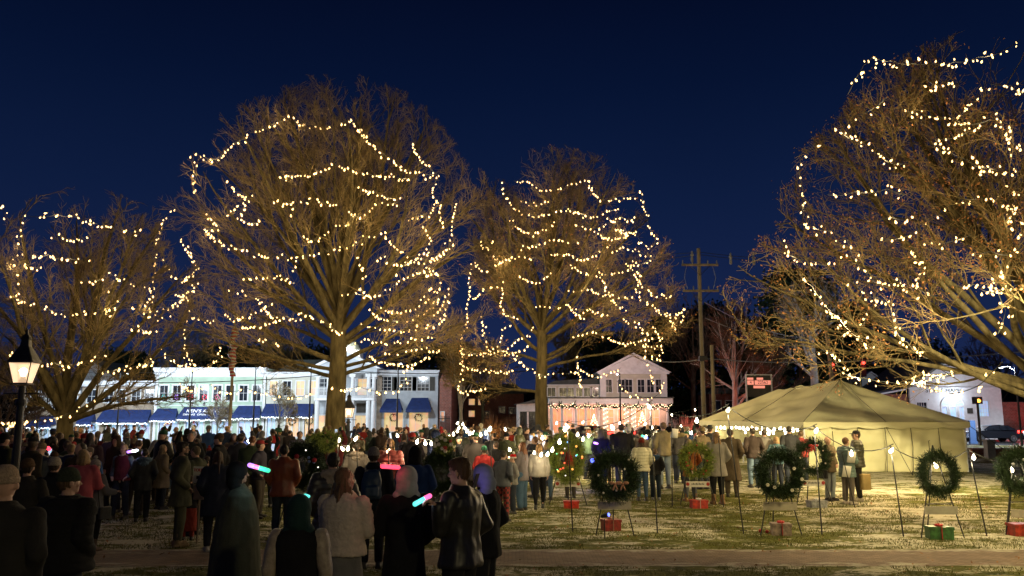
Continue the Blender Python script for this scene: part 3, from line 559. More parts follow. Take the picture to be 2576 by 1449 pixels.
for desc, pts in [
 ('across the top', [(57, 540), (100, 545), (142, 540), (192, 542), (242, 562), (302, 575), (362, 580)]), ('down the left edge', [(55, 548), (50, 600), (42, 640), (22, 660), (62, 660), (97, 672)]), ('level in the upper crown', [(75, 640), (122, 640), (172, 650), (225, 650), (247, 620)]),
 ('down the lower left', [(52, 680), (46, 732), (34, 746), (82, 762)]), ('swagged across the middle', [(102, 752), (142, 790), (192, 792), (232, 780), (292, 772), (345, 768)]), ('sloping on the right side', [(270, 680), (312, 705), (362, 720), (388, 722)]), ('short, in the middle', [(198, 702), (230, 706), (262, 700)]),
 ('rising low across the stems', [(138, 912), (182, 916), (232, 900), (272, 888)]), ('low on the right branches', [(238, 940), (302, 925), (352, 915), (392, 903)]), ('low around the trunk and lantern post', [(0, 1050), (42, 1058), (82, 1055), (132, 1052), (182, 1036), (212, 1020), (245, 1005)]),
 ('zigzagging on the right stems', [(262, 728), (302, 752), (272, 792), (232, 780)]), ('short, on the right twigs', [(312, 818), (350, 824), (392, 832)]), ('scattered on the upper left', [(118, 610), (150, 592), (198, 600), (232, 588)]), ('at the far upper left corner', [(-10, 505), (6, 520), (14, 545)]), ('about the lantern post top', [(18, 870), (32, 892), (92, 900), (138, 912)]),
 ('between this and the next', [(388, 722), (372, 770), (380, 800), (430, 790)])]:
    bulb_string(desc+' '+TC, pts, dC, rb=.031, step=.24, power=18, group=gA)
TD = 'of the right edge tree'
for desc, pts in [
 ('arched over the top', [(2132, 238), (2150, 200), (2172, 165), (2196, 140), (2242, 152), (2292, 160), (2345, 160), (2402, 155), (2462, 143), (2522, 128), (2566, 100)]), ('climbing the upper left edge', [(2010, 430), (2015, 400), (2052, 358), (2112, 325), (2162, 290), (2202, 270), (2232, 243)]),
 ('short, inside the upper left', [(2112, 325), (2142, 350), (2182, 362), (2222, 400), (2272, 412)]), ('down the middle left edge', [(2010, 430), (2020, 480), (2020, 532), (2042, 570), (2092, 580)]), ('level at mid height', [(2082, 490), (2152, 482), (2232, 475), (2275, 490)]),
 ('at the tip of the left limb', [(1964, 622), (1970, 606), (1985, 640), (2042, 660), (2092, 668)]), ('falling below the left limb', [(2010, 690), (2042, 720), (2072, 762), (2112, 802), (2162, 850), (2195, 878)]), ('along the long left limb', [(2092, 580), (2132, 602), (2150, 652), (2192, 702), (2232, 722)]),
 ('down the lower middle', [(2130, 692), (2172, 732), (2212, 750), (2240, 762), (2246, 820), (2282, 860), (2312, 890), (2334, 902)]), ('low behind the tent peak', [(2040, 888), (2070, 880), (2095, 888), (2112, 932), (2172, 950), (2232, 960), (2292, 962), (2352, 950), (2402, 940)]),
 ('lowest, before the chapel front', [(2292, 935), (2330, 968), (2362, 982), (2402, 990), (2462, 970), (2492, 940), (2522, 910)]), ('on the upper right limbs', [(2392, 310), (2440, 262), (2482, 207), (2542, 215), (2576, 232)]), ('inside the upper middle', [(2262, 270), (2332, 290), (2402, 297), (2452, 312), (2492, 300)]),
 ('sloping in the right middle', [(2352, 350), (2382, 380), (2432, 402), (2482, 420), (2562, 422)]), ('short, upper right middle', [(2352, 350), (2422, 338), (2462, 315)]), ('curled in the right middle', [(2382, 522), (2422, 500), (2492, 495), (2552, 525)]), ('sloping down the centre', [(2212, 602), (2292, 590), (2342, 550), (2382, 522)]),
 ('level in the centre right', [(2322, 612), (2402, 605), (2442, 590)]), ('low in the centre right', [(2432, 640), (2492, 632), (2532, 642), (2572, 620)]), ('short, over the tent', [(2182, 780), (2172, 820)]), ('inner, on the lower left limb', [(2232, 722), (2262, 700), (2282, 730)]), ('scattered at the far right', [(2500, 270), (2530, 330), (2565, 370), (2520, 400)]), ('down the right border', [(2545, 440), (2556, 480), (2540, 540), (2570, 590)]), ('across the lower centre', [(2180, 560), (2240, 545), (2300, 550)]), ('steep, inside the centre', [(2290, 620), (2320, 670), (2300, 720), (2350, 745)]), ('level at the lower right', [(2400, 720), (2450, 715), (2500, 730), (2560, 715)]), ('short, in the top right', [(2330, 200), (2380, 215), (2420, 205)]), ('steep, at the far right', [(2520, 660), (2505, 720), (2530, 780), (2510, 840)]), ('short, beside the chapel gable', [(2305, 930), (2340, 942), (2400, 935)])]:
    bulb_string(desc+' '+TD, pts, dD, rb=.027, step=.26, power=(120 if ('tent' in desc or 'chapel front' in desc or 'falling' in desc) else 14), every=9, group=gA, sag=.6)
# ------------------------------------------------------------------ buildings (photo coordinates sx, sy in the 2600 px frame)
class Fac:
    """a facade standing at depth Y: converts traced positions to metres in the building's own frame"""
    def __init__(s, name, label, sx0, sx1, Y, depth=9, zb=None, cat='building', group=None):
        s.Y = Y; a = WS(sx0, 1000, Y); b = WS(sx1, 1000, Y); s.ox = (a.x+b.x)/2; s.zb = gz(s.ox, Y) if zb is None else zb
        s.root = empty(name, (s.ox, Y, s.zb), label, cat, group); s.x0 = a.x-s.ox; s.x1 = b.x-s.ox; s.D = depth
    def X(s, sx): return WS(sx, 1000, s.Y).x-s.ox
    def Z(s, sy): return WS(1300, sy, s.Y).z-s.zb
    def wall_with_holes(s, mat, z0, z1, holes, x0=None, x1=None, y=0., th=.3, name='wall'):
        """holes: (x0,x1,z0,z1) rectangles cut out of the front wall"""
        x0 = s.x0 if x0 is None else x0; x1 = s.x1 if x1 is None else x1; m = MB()
        xs = sorted({x0, x1, *[h[0] for h in holes], *[h[1] for h in holes]}); zs = sorted({z0, z1, *[h[2] for h in holes], *[h[3] for h in holes]})
        xs = [v for v in xs if x0 <= v <= x1]; zs = [v for v in zs if z0 <= v <= z1]
        for a, b in zip(xs[:-1], xs[1:]):
            for c, d in zip(zs[:-1], zs[1:]):
                mx, mz = (a+b)/2, (c+d)/2
                if any(h[0] < mx < h[1] and h[2] < mz < h[3] for h in holes): continue
                m.box(a, b, y, y+th, c, d)
        return m.build(name, mat, s.root)
    def shell(s, mat, z1, dark='roof_dark'):
        m = MB(); m.box(s.x0+.02, s.x0+.3, .31, s.D, -.5, z1-.02); m.box(s.x1-.3, s.x1-.02, .31, s.D, -.5, z1-.02); m.box(s.x0+.02, s.x1-.02, s.D, s.D+.3, -.5, z1-.02)
        m.build('side_wall', mat, s.root); MB().box(s.x0+.31, s.x1-.31, .32, s.D-.02, z1-.3, z1-.1).build('roof', dark, s.root)
        MB().box(s.x0+.31, s.x1-.31, .32, s.D-.02, z1*.46, z1*.48).build('upper_floor', 'shutter_dark', s.root)
    def window(s, x0, x1, z0, z1, frame='white_paint', pane='window_glass', bars=(1, 1), t=.09, proud=.05, parent=None, name='window', deep=.12, shutters=None):
        m = MB(); y0 = -proud
        m.box(x0-t, x0, y0, deep, z0, z1); m.box(x1, x1+t, y0, deep, z0, z1); m.box(x0-t, x1+t, y0-.01, deep, z1, z1+t); m.box(x0-t*1.2, x1+t*1.2, y0-.03, deep, z0-t*.8, z0)
        nx, nz = bars
        for i in range(1, nx+1): q = x0+(x1-x0)*i/(nx+1); m.box(q-.018, q+.018, deep*.4, deep*.4+.03, z0, z1)
        for i in range(1, nz+1): q = z0+(z1-z0)*i/(nz+1); m.box(x0, x1, deep*.4+.003, deep*.4+.027, q-.018, q+.018)
        w_ = m.build(name, frame, s.root); MB().box(x0, x1, deep*.55, deep*.55+.02, z0, z1).build('pane', pane, w_)
        if shutters:
            for a, b in ((x0-t-.02-shutters, x0-t-.02), (x1+t+.02, x1+t+.02+shutters)): MB().box(a, b, -.04, -.003, z0, z1).build('shutter', 'shutter_dark', s.root)
        return w_
    def awning(s, x0, x1, z0, z1, out=1.1, mat='awning_blue', lights=True, slant=.0):
        m = MB(); m.add([(x0+slant, -.02, z1), (x1-slant, -.02, z1), (x1, -out, z0), (x0, -out, z0), (x0+slant, -.02, z1-.06), (x1-slant, -.02, z1-.06), (x1, -out, z0-.06), (x0, -out, z0-.06), (x0, -out, z0-.28), (x1, -out, z0-.28), (x0, -.02, z0), (x1, -.02, z0)],
              [(0, 3, 2, 1), (4, 5, 6, 7), (3, 8, 9, 2), (0, 10, 3), (1, 2, 11), (0, 1, 5, 4)])
        a = m.build('awning', mat, s.root)
        if lights:
            l = MB(); n = int((x1-x0)/.17)
            for i in range(n): l.ell((x0+(i+.5)*(x1-x0)/n, -out-.05, z0-.30-random.uniform(0, .16)), (.035, .035, .05), 6, 4)
            l.build('fairy_lights', 'fairy_cool', a)
        return a
    def cornice(s, z0, z1, out=.35, x0=None, x1=None, mat='cornice_white', name='cornice'):
        x0 = s.x0 if x0 is None else x0; x1 = s.x1 if x1 is None else x1; h = z1-z0; m = MB()
        m.box(x0-.05, x1+.05, -out*.35, -.002, z0, z0+h*.35); m.box(x0-.1, x1+.1, -out*.7, -.001, z0+h*.35+.001, z0+h*.7); m.box(x0-.16, x1+.16, -out, .3, z0+h*.7+.001, z1)
        return m.build(name, mat, s.root)
def wreath_small(fac, x, z, r, label, lit=False, y=-.16, group='wreaths on the shopfronts', bow='plain'):
    root = empty('door_wreath', (fac.ox+x, fac.Y+y, fac.zb+z), label, 'wreath', group); m = MB(); rr = random.Random(int(x*100))
    for i in range(90):
        a = rr.uniform(0, 2*PI); q = r*rr.uniform(.72, 1.02); p = Vector((q*math.cos(a), rr.uniform(-.05, .04), q*math.sin(a))); d = Vector((rr.gauss(0, 1), rr.gauss(0, .6), rr.gauss(0, 1))).normalized()*r*.3
        m.cap(p, p+d, r*.07, r*.02, 4)
    m.build('greenery', 'needle', root); b = MB(); b.ell((0, -.08, r*.75), (r*.28, .05, r*.2), 8, 6); b.cap((0, -.08, r*.7), (-r*.2, -.07, r*.2), r*.06, r*.07, 5); b.cap((0, -.08, r*.7), (r*.2, -.07, r*.25), r*.06, r*.07, 5)
    b.build('bow', 'plain', root, (.5, .03, .03))
    if lit:
        l = MB()
        for i in range(16): a = i*2*PI/16; l.ell((r*.85*math.cos(a), -.1, r*.85*math.sin(a)), (.03,)*3, 5, 4)
        l.build('fairy_lights', 'fairy_warm', root)
    return root
def shopfront(f, x0, x1, z1, mat_pane='lit_window_cool', doors=1, frame='white_paint'):
    """white joinery bay with glazed leaves"""
    m = MB(); m.box(x0, x0+.14, -.06, .1, 0, z1); m.box(x1-.14, x1, -.06, .1, 0, z1); m.box(x0-.06, x1+.06, -.1, .1, z1-.16, z1+.1); n = 3 if x1-x0 > 1.9 else 2; ww = (x1-x0-.28)/n
    for i in range(1, n): q = x0+.14+ww*i; m.box(q-.07, q+.07, -.05, .1, 0, z1-.161)
    for i in range(n):
        a = x0+.14+ww*i+.07; b = a+ww-.14; m.box(a+.001, b-.001, -.02, .08, 0, .55)
    d = m.build('shopfront', frame, f.root)
    for i in range(n):
        a = x0+.14+ww*i+.07; b = a+ww-.14; MB().box(a, b, .05, .07, .551, z1-.17).build('pane', mat_pane, d)
        g = MB(); q = (a+b)/2; g.box(q-.015, q+.015, .02, .045, .551, z1-.17)
        for k_ in range(1, 4): zz = .55+(z1-.72)*k_/4; g.box(a, q-.016, .022, .044, zz-.014, zz+.014); g.box(q+.016, b, .022, .044, zz-.014, zz+.014)
        g.build('glazing_bar', frame, d)
YB = 90
# --- green shop
f = Fac('green_shop', 'pale green two storey shop with eight upper windows and three blue awnings', 394, 674, YB)
ztop, zc = f.Z(934), f.Z(957); wins = [(f.X(x)-.42, f.X(x)+.42, f.Z(1017), f.Z(979)) for x in (416, 449, 483, 517, 552, 584, 618, 652)]
zaw0, zaw1 = f.Z(1061), f.Z(1037); bays = [(f.X(406), f.X(459)), (f.X(473), f.X(524)), (f.X(538), f.X(593)), (f.X(606), f.X(660))]
f.wall_with_holes('green_paint', -.4, zc, wins+[(a, b, -.4, zaw0-.2) for a, b in bays]); f.shell('green_paint', ztop); f.cornice(zc, ztop, .6)
f.cornice(f.Z(1030), f.Z(1028), .08, name='belt_course')
for a, b, c, d in wins: f.window(a, b, c, d, bars=(1, 1), t=.15)
for k_, (a, b) in enumerate(bays): shopfront(f, a, b, zaw0-.22)
f.awning(f.X(395), f.X(460), zaw0, zaw1, slant=.35); aw = f.awning(f.X(463), f.X(596), f.Z(1058), f.Z(1033), slant=.3); f.awning(f.X(599), f.X(670), f.Z(1055), f.Z(1030), slant=.35)
MB().box(f.x0, f.x0+.28, -.08, -.003, -.4, zc).build('corner_board', 'white_paint', f.root); MB().box(f.x1-.28, f.x1, -.08, -.003, -.4, zc).build('corner_board', 'white_paint', f.root)
def letters(txt, size, mat, parent, loc, rot, name='lettering', ext=.01, color=None):
    c = bpy.data.curves.new(name, 'FONT'); c.body = txt; c.size = size; c.extrude = ext; c.align_x = 'CENTER'; c.align_y = 'CENTER'
    o = bpy.data.objects.new('tmp', c); COL.objects.link(o); dg = bpy.context.evaluated_depsgraph_get(); me = bpy.data.meshes.new_from_object(o.evaluated_get(dg)); bpy.data.objects.remove(o)
    me.materials.clear(); t = link(name, me, mat, parent, color, loc); t.rotation_euler = rot; return t
basic('letter_white', (.85, .85, .85), .6, .05, 5, 0)
dz_ = f.Z(1033)-f.Z(1058); an = math.atan2(1.08, dz_)
letters("KEN'S ALY PO", .62, 'letter_white', aw, ((f.X(527)), -.62, f.Z(1044.5)+.03), (PI/2-an*.98, 0, 0)); letters("DINING  OPEN  FOR  YOU", .36, 'letter_white', aw, (f.X(527), -.95, f.Z(1053.5)+.03), (PI/2-an*.98, 0, 0))
for x in (497, 527, 557):
    MB().tube([(f.X(x), -.02, f.Z(1022)), (f.X(x), -.7, f.Z(1020)), (f.X(x), -.8, f.Z(1024))], .03, 5).cap((f.X(x), -.8, f.Z(1024)), (f.X(x), -.85, f.Z(1027)), .1, .16, 8).build('gooseneck_lamp', 'black_metal', f.root)
    light('gooseneck_glow', (f.X(x), -1.0, f.Z(1028)), (.85, .93, 1), 45, .1, f.root)
wreath_small(f, f.X(432), f.Z(1082), .42, 'lit wreath on the first door of the green shop, with orange glow', True); wreath_small(f, f.X(498), f.Z(1079), .42, 'dark wreath on the second door of the green shop'); wreath_small(f, f.X(566), f.Z(1078), .40, 'reddish wreath on the third door of the green shop')
for x, c, n_ in ((416, 'glow_teal', 'teal'), (449, 'glow_violet', 'violet'), (483, 'glow_red', 'red'), (520, 'glow_red', 'pinkish red'), (552, 'glow_pink', 'pink')):
    m = MB(); rr = random.Random(x)
    for i in range(14): a = i*2*PI/14; m.ell((.22*math.cos(a)+rr.gauss(0, .04), 0, .22*math.sin(a)+rr.gauss(0, .04)), (.035,)*3, 5, 4)
    o = m.build('window_star_light', c); o.location = (f.ox+f.X(x), f.Y+.0, f.zb+f.Z(1008)); tag(o, f'small {n_} light ornament in an upper window of the green shop', 'light ornament', 'coloured ornaments in the green shop windows')
# --- tan brick shop
f = Fac('brick_shop', 'tan brick two storey shop with a long blue awning left of the green shop', 208, 392, YB+.5)
ztop, zc = f.Z(967), f.Z(981); wins = [(f.X(x)-.45, f.X(x)+.45, f.Z(1022), f.Z(990)) for x in (233, 277, 309, 346, 380)]
bays = [(f.X(222), f.X(258)), (f.X(275), f.X(303)), (f.X(308), f.X(346)), (f.X(352), f.X(388))]; za = f.Z(1066)
f.wall_with_holes('brick_tan', -.4, zc, wins+[(a, b, -.4, za-.2) for a, b in bays]); f.shell('brick_tan', ztop); f.cornice(zc, ztop, .5)
for a, b, c, d in wins: f.window(a, b, c, d, bars=(1, 1), t=.1)
for a, b in bays: shopfront(f, a, b, za-.22)
f.awning(f.X(262), f.X(391), za, f.Z(1040), slant=.2); f.awning(f.X(212), f.X(250), f.Z(1071), f.Z(1047), slant=.2)
for x, l_ in ((241, 'green and orange wreath nearest the forked tree, in the brick shop window'), (282, 'red and green wreath in the brick shop window below the awning start'), (327, 'pale green wreath in the middle violet window of the brick shop'), (369, 'red wreath in the last window of the brick shop')): wreath_small(f, f.X(x), f.Z(1088), .42, l_)
# --- far left corner shop
f = Fac('corner_shop', 'tan brick corner shop with a white bay and dark awning at the far left', 76, 206, YB+1)
ztop, zc = f.Z(992), f.Z(1000); bays = [(f.X(80), f.X(112)), (f.X(116), f.X(150)), (f.X(160), f.X(200))]; za = f.Z(1078)
wins = [(f.X(x)-.4, f.X(x)+.4, f.Z(1038), f.Z(1007)) for x in (107, 124, 141, 188)]
f.wall_with_holes('brick_tan', -.4, zc, wins+[(a, b, -.4, za-.2) for a, b in bays]); f.shell('brick_tan', ztop); f.cornice(zc, ztop, .5)
MB().box(f.x0-.1, f.x0+.9, -.5, -.003, f.Z(1050), zc-.01).build('bay_window', 'white_paint', f.root)
for a, b, c, d in wins: f.window(a, b, c, d, bars=(1, 1), t=.1)
for a, b in bays: shopfront(f, a, b, za-.22)
f.awning(f.X(84), f.X(150), za, f.Z(1056), slant=.3)
wreath_small(f, f.X(120), f.Z(1096), .4, 'small dim green wreath in the window of the far left corner shop')
# house behind the brick shops
f = Fac('rear_house', 'grey gabled house rising behind the brick shops at the left', 200, 300, 104)
m = MB(); m.prism([(f.x0, -1), (f.x1, -1), (f.x1, f.Z(965)), ((f.x0+f.x1)/2-1, f.Z(915)), (f.x0, f.Z(958))], 0, 8); m.build('wall', 'grey_paint', f.root)
mm = MB(); mx = (f.x0+f.x1)/2-1; mm.add([(f.x0-.4, -.4, f.Z(962)), (mx, -.4, f.Z(913)), (mx, 8.4, f.Z(913)), (f.x0-.4, 8.4, f.Z(962)), (f.x1+.4, -.4, f.Z(968)), (f.x1+.4, 8.4, f.Z(968)), (f.x0-.4, -.4, f.Z(965)), (mx, -.4, f.Z(916)), (f.x1+.4, -.4, f.Z(971))], [(0, 1, 2, 3), (1, 4, 5, 2), (0, 6, 7, 1), (1, 7, 8, 4)]); mm.build('roof', 'roof_green', f.root)
f.window(f.X(252), f.X(264), f.Z(962), f.Z(948), t=.15)
# --- grey shop with warm upper windows
f = Fac('grey_shop', 'grey clapboard shop with four warm upper windows and a dark hipped roof', 676, 806, YB)
ztop, zc = f.Z(945), f.Z(957); wins = [(f.X(x)-.42, f.X(x)+.42, f.Z(1004), f.Z(968)) for x in (694, 728, 762, 795)]
bays = [(f.X(678), f.X(706)), (f.X(725), f.X(765)), (f.X(772), f.X(804))]; za = f.Z(1051)
f.wall_with_holes('cream_paint', -.4, zc, wins+[(a, b, -.4, za-.2) for a, b in bays]); f.shell('cream_paint', ztop-.3); f.cornice(zc, ztop, .5)
for i, (a, b, c, d) in enumerate(wins): f.window(a, b, c, d, bars=(1, 1), t=.12, pane='lit_window_warm' if i != 1 else 'window_glass')
shopfront(f, *bays[0], za-.22); shopfront(f, *bays[1], za-.22, 'lit_window_warm'); shopfront(f, *bays[2], za-.22, 'lit_window_warm')
f.awning(f.X(673), f.X(801), za, f.Z(1025), slant=.15)
m = MB(); za_, zr = ztop+.01, f.Z(906); xa, xb = f.X(690), f.X(860); m.add([(xa, 1, za_), (xb, 1, za_), (xb, 9, za_), (xa, 9, za_), (f.X(716), 4.5, zr), (xb-2, 4.5, zr)], [(0, 1, 5, 4), (1, 2, 5), (2, 3, 4, 5), (3, 0, 4)]); m.build('hipped_roof', 'roof_green', f.root)
wreath_small(f, f.X(745), f.Z(1070), .42, 'green wreath with red bow in the left display window of the grey shop'); wreath_small(f, f.X(789), f.Z(1068), .42, 'green wreath with red bow in the right display window of the grey shop')
# --- bank with portico and cupola
f = Fac('columned_bank', 'white columned bank with pediment, balcony and lamp topped cupola behind the big trunk', 808, 957, YB)
ztop = f.Z(950); zba, zbb = f.Z(1009), f.Z(986)
f.wall_with_holes('grey_paint', -.4, ztop, [(f.X(x)-.5, f.X(x)+.5, f.Z(1003), f.Z(962)) for x in (822, 920, 945)]+[(f.X(x)-.7, f.X(x)+.7, -.4, f.Z(1055)) for x in (826, 920)]); f.shell('grey_paint', ztop)
for x in (822, 920, 945): f.window(f.X(x)-.5, f.X(x)+.5, f.Z(1003), f.Z(962), bars=(1, 3), t=.1, pane='lit_window_warm' if x == 920 else 'window_glass')
for x in (826, 920): f.window(f.X(x)-.7, f.X(x)+.7, 0.1, f.Z(1055), bars=(1, 1), t=.12, pane='lit_window_warm', name='door')
MB().box(f.X(906), f.X(938), -.03, -.003, f.Z(1048), f.Z(1024)).build('panel', 'shutter_dark', f.root)
for x in (815, 842, 866, 902, 942, 955): m = MB(); m.cap((f.X(x), -1.6, .1), (f.X(x), -1.6, ztop-.2), .24, .2, 12); m.box(f.X(x)-.32, f.X(x)+.32, -1.92, -1.28, ztop-.4, ztop-.05); m.box(f.X(x)-.32, f.X(x)+.32, -1.92, -1.28, -.2, .25); m.build('column', 'white_paint', f.root)
MB().box(f.x0, f.x1, -1.9, -.003, zba-.35, zba-.05).build('balcony_floor', 'white_paint', f.root)
m = MB(); m.box(f.x0, f.x1, -1.98, -1.93, zbb-.06, zbb); m.box(f.x0, f.x1, -1.98, -1.93, zba, zba+.06)
for i in range(60): q = f.x0+(f.x1-f.x0)*(i+.5)/60; m.box(q-.02, q+.02, -1.97, -1.94, zba+.06, zbb-.06)
m.build('balcony_railing', 'white_paint', f.root)
m = MB(); m.box(f.x0-.3, f.x1+.3, -2.2, .1, ztop, ztop+.5); xm = (f.x0+f.x1)/2; zp = f.Z(905); m.prism([(f.x0-.3, ztop+.501), (f.x1+.3, ztop+.501), (xm, zp)], -1.9, .1); m.build('pediment', 'grey_paint', f.root)
m = MB(); m.prism([(f.x0-.7, ztop+.5), (f.x0-.3, ztop+.5), (xm, zp+.01), (f.x1+.3, ztop+.5), (f.x1+.7, ztop+.5), (xm, zp+.5)], -2.3, 6); m.build('pediment_roof', 'cornice_white', f.root)
m = MB(); cxu = f.X(879); 
m.box(cxu-1.1, cxu+1.1, 1.4, 3.4, zp-1.4, zp+.6); m.box(cxu-1.3, cxu+1.3, 1.2, 3.6, zp+.6, zp+.8); cup = m.build('cupola', 'white_paint', f.root)
m = MB(); z0 = zp+.8; m.loft([(z0, 1.15, 1.0, cxu, 2.4), (z0+.6, .9, .8, cxu, 2.4), (z0+1.1, .45, .4, cxu, 2.4), (z0+1.3, .1, .1, cxu, 2.4)], 12); m.build('dome', 'roof_green', cup)
MB().ell((cxu, 1.1, zp+.9), (.42, .2, .2), 10, 6).build('flood_lamp', 'gas_flame', cup); light('cupola_glow', (cxu, .6, zp+1.1), (1, .95, .8), 260, .2, cup)
# --- white building with shutters
f = Fac('shuttered_shop', 'white clapboard shop with dark shutters and two flared blue awnings', 957, 1112, YB)
ztop, zc = f.Z(940), f.Z(953); wins = [(f.X(x)-.62, f.X(x)+.62, f.Z(992), f.Z(957)) for x in (978, 1030, 1074)]; bays = [(f.X(977), f.X(1024)), (f.X(1040), f.X(1088))]
f.wall_with_holes('grey_paint', -.4, zc, wins+[(a, b, .7, f.Z(1048)) for a, b in bays]); f.shell('grey_paint', ztop); f.cornice(zc, ztop, .4)
for a, b, c, d in wins: f.window(a, b, c, d, bars=(2, 3), t=.07, shutters=.55)
for a, b in bays: f.window(a, b, .7, f.Z(1048), bars=(2, 0), t=.14, pane='lit_window_warm', name='display_window')
f.awning(f.X(970), f.X(1025), f.Z(1041), f.Z(1012), slant=.45, lights=False, out=1.4); f.awning(f.X(1035), f.X(1098), f.Z(1040), f.Z(1010), slant=.45, lights=False, out=1.4)
MB().box(f.X(957), f.X(970), -.06, -.003, -.4, zc-.01).build('brick_pier', 'brick_tan', f.root)
wreath_small(f, f.X(1001), f.Z(1060), .42, 'wreath with red bow in the left window of the shuttered shop'); wreath_small(f, f.X(1064), f.Z(1060), .42, 'wreath with red bow in the right window of the shuttered shop')
f = Fac('brick_gable_house', 'narrow red brick gable end beside the shuttered shop', 1116, 1146, YB-3, 12)
MB().prism([(f.x0, -.4), (f.x1, -.4), (f.x1, f.Z(965)), (0, f.Z(930)), (f.x0, f.Z(965))], 0, 10).build('wall', 'brick_red', f.root)
f.window(f.X(1121), f.X(1128), f.Z(1068), f.Z(1046), pane='lit_window_orange', t=.08, name='door', proud=.08, deep=-.01)
m = MB()
for i in range(9): q = f.x0+(f.x1-f.x0)*(i+.5)/9; m.box(q-.03, q+.03, -1.2, -1.14, 0, 2.3)
m.box(f.x0, f.x1, -1.19, -1.15, 2.0, 2.08); m.build('railing', 'black_metal', f.root)
f = Fac('dark_brick_house', 'dark brick house with a few small lit windows behind the trees', 1178, 1330, 104, 8)
MB().prism([(f.x0, -.4), (f.x1, -.4), (f.x1, f.Z(1000)), (f.x0, f.Z(1000))], 0, 8).build('wall', 'brick_red', f.root); MB().prism([(f.x0-.4, f.Z(1000)), (f.x1+.4, f.Z(1000)), (f.x1-1, f.Z(975)), (f.x0+1, f.Z(975))], -.3, 8).build('roof', 'roof_dark', f.root)
for a, b in ((1198, 1020), (1222, 1020), (1198, 1050), (1235, 1052), (1275, 1040), (1300, 1042)): f.window(f.X(a)-.35, f.X(a)+.35, f.Z(b+8), f.Z(b-7), pane='lit_window_warm' if a < 1230 else 'window_glass', deep=-.005, proud=.09, t=.07)
# --- porch house
f = Fac('porch_house', 'white house with a pedimented gable and a garlanded porch lit pink', 1392, 1695, 84, 10)
zp0, zp1 = f.Z(1026), f.Z(1012); zev = f.Z(950); xg0, xg1 = f.X(1527), f.X(1690); xm = f.X(1608)
wins = [(f.X(x)-.33, f.X(x)+.33, f.Z(996), f.Z(964)) for x in (1545, 1578, 1597, 1628, 1652, 1674)]
f.wall_with_holes('cream_paint', -.4, zev, wins+[(f.X(x)-.45, f.X(x)+.45, .6, f.Z(1040)) for x in (1545, 1580, 1625, 1660)], xg0, xg1)
for a, b, c, d in wins: f.window(a, b, c, d, bars=(1, 1), t=.1)
for x in (1545, 1580, 1625, 1660): f.window(f.X(x)-.45, f.X(x)+.45, .6, f.Z(1040), bars=(1, 2), t=.09, pane='lit_window_orange')
wz = [(f.X(x)-.38, f.X(x)+.38, f.Z(1006), f.Z(984)) for x in (1401, 1431, 1452, 1470, 1494, 1512)]
f.wall_with_holes('cream_paint', -.4, f.Z(978), wz+[(f.X(x)-.5, f.X(x)+.5, .6, f.Z(1038)) for x in (1415, 1440, 1472, 1500)], f.x0, xg0-.01, y=.6)
for a, b, c, d in wz:
    w_ = f.window(a, b, c, d, bars=(1, 0), t=.09); w_.location.y = .6
for x in (1415, 1440, 1472, 1500): w_ = f.window(f.X(x)-.5, f.X(x)+.5, .6, f.Z(1038), bars=(1, 1), t=.09, pane='lit_window_orange'); w_.location.y = .6
MB().prism([(f.x0-.3, f.Z(978)), (xg0, f.Z(978)), (xg0, f.Z(958)), (f.x0+.6, f.Z(966))], 1.2, 8).build('wing_roof', 'roof_dark', f.root); MB().box(f.x0-.2, xg0-.01, .3, .9, f.Z(978), f.Z(976)).build('wing_eave', 'cornice_white', f.root)
m = MB(); m.box(xg0, xg0+.3, .31, 9, -.4, zev); m.box(xg1-.3, xg1, .31, 9, -.4, zev); m.build('side_wall', 'cream_paint', f.root)
m = MB(); m.box(xg0-.35, xg1+.35, -.45, .29, zev, f.Z(944)); m.prism([(xg0-.1, f.Z(944)+.001), (xg1+.1, f.Z(944)+.001), (xm, f.Z(905))], -.2, 9); m.build('pediment', 'cornice_white', f.root)
m = MB(); m.prism([(xg0-.55, f.Z(946)), (xg0-.2, f.Z(946)), (xm, f.Z(903)), (xg1+.2, f.Z(946)), (xg1+.55, f.Z(946)), (xm, f.Z(896))], -.6, 9.3); m.build('gable_roof', 'cornice_white', f.root)
for x in (1531, 1686): MB().box(f.X(x)-.3, f.X(x)+.3, -.14, -.003, zp1, zev-.01).build('pilaster', 'white_paint', f.root)
MB().box(f.x0, f.x1+.1, -2.2, -.003, zp0, zp1).build('porch_fascia', 'white_paint', f.root); MB().box(f.x0, f.x1, -2.1, -.01, -.3, .35).build('porch_floor', 'concrete', f.root)
MB().prism([(f.x0-.1, zp1+.001), (f.x1+.2, zp1+.001), (f.x1+.2, zp1+.1), (f.x0-.1, zp1+.1)], -2.4, -.003).build('porch_roof', 'roof_dark', f.root)
for i, x in enumerate((1398, 1424, 1458, 1482, 1514, 1531, 1582, 1600, 1642, 1684)):
    c = MB().cap((f.X(x), -2., .4), (f.X(x), -2., zp0-.05), .15, .13, 10).build('porch_column', 'white_paint', f.root)
    if x in (1531, 1582, 1600):
        l = MB()
        for j in range(44): a = j*.9; l.ell((f.X(x)+.2*math.cos(a), -2.+.2*math.sin(a), .5+j*.062), (.04,)*3, 5, 4)
        l.build('wrapped_lights', 'fairy_warm', c)
rr = random.Random(5); m = MB(); l = MB(); n = 260
for i in range(n):
    x = f.x0+(f.x1-f.x0)*i/n; z = zp0-.12-.22*abs(math.sin(i*PI/26)); p = Vector((x, -2.25, z)); d = Vector((rr.gauss(0, .2), rr.gauss(0, .1), rr.gauss(0, .2))); m.cap(p, p+d, .08, .02, 4)
    if i % 3 == 0: l.ell((x, -2.36, z+rr.gauss(0, .12)), (.035,)*3, 5, 4)
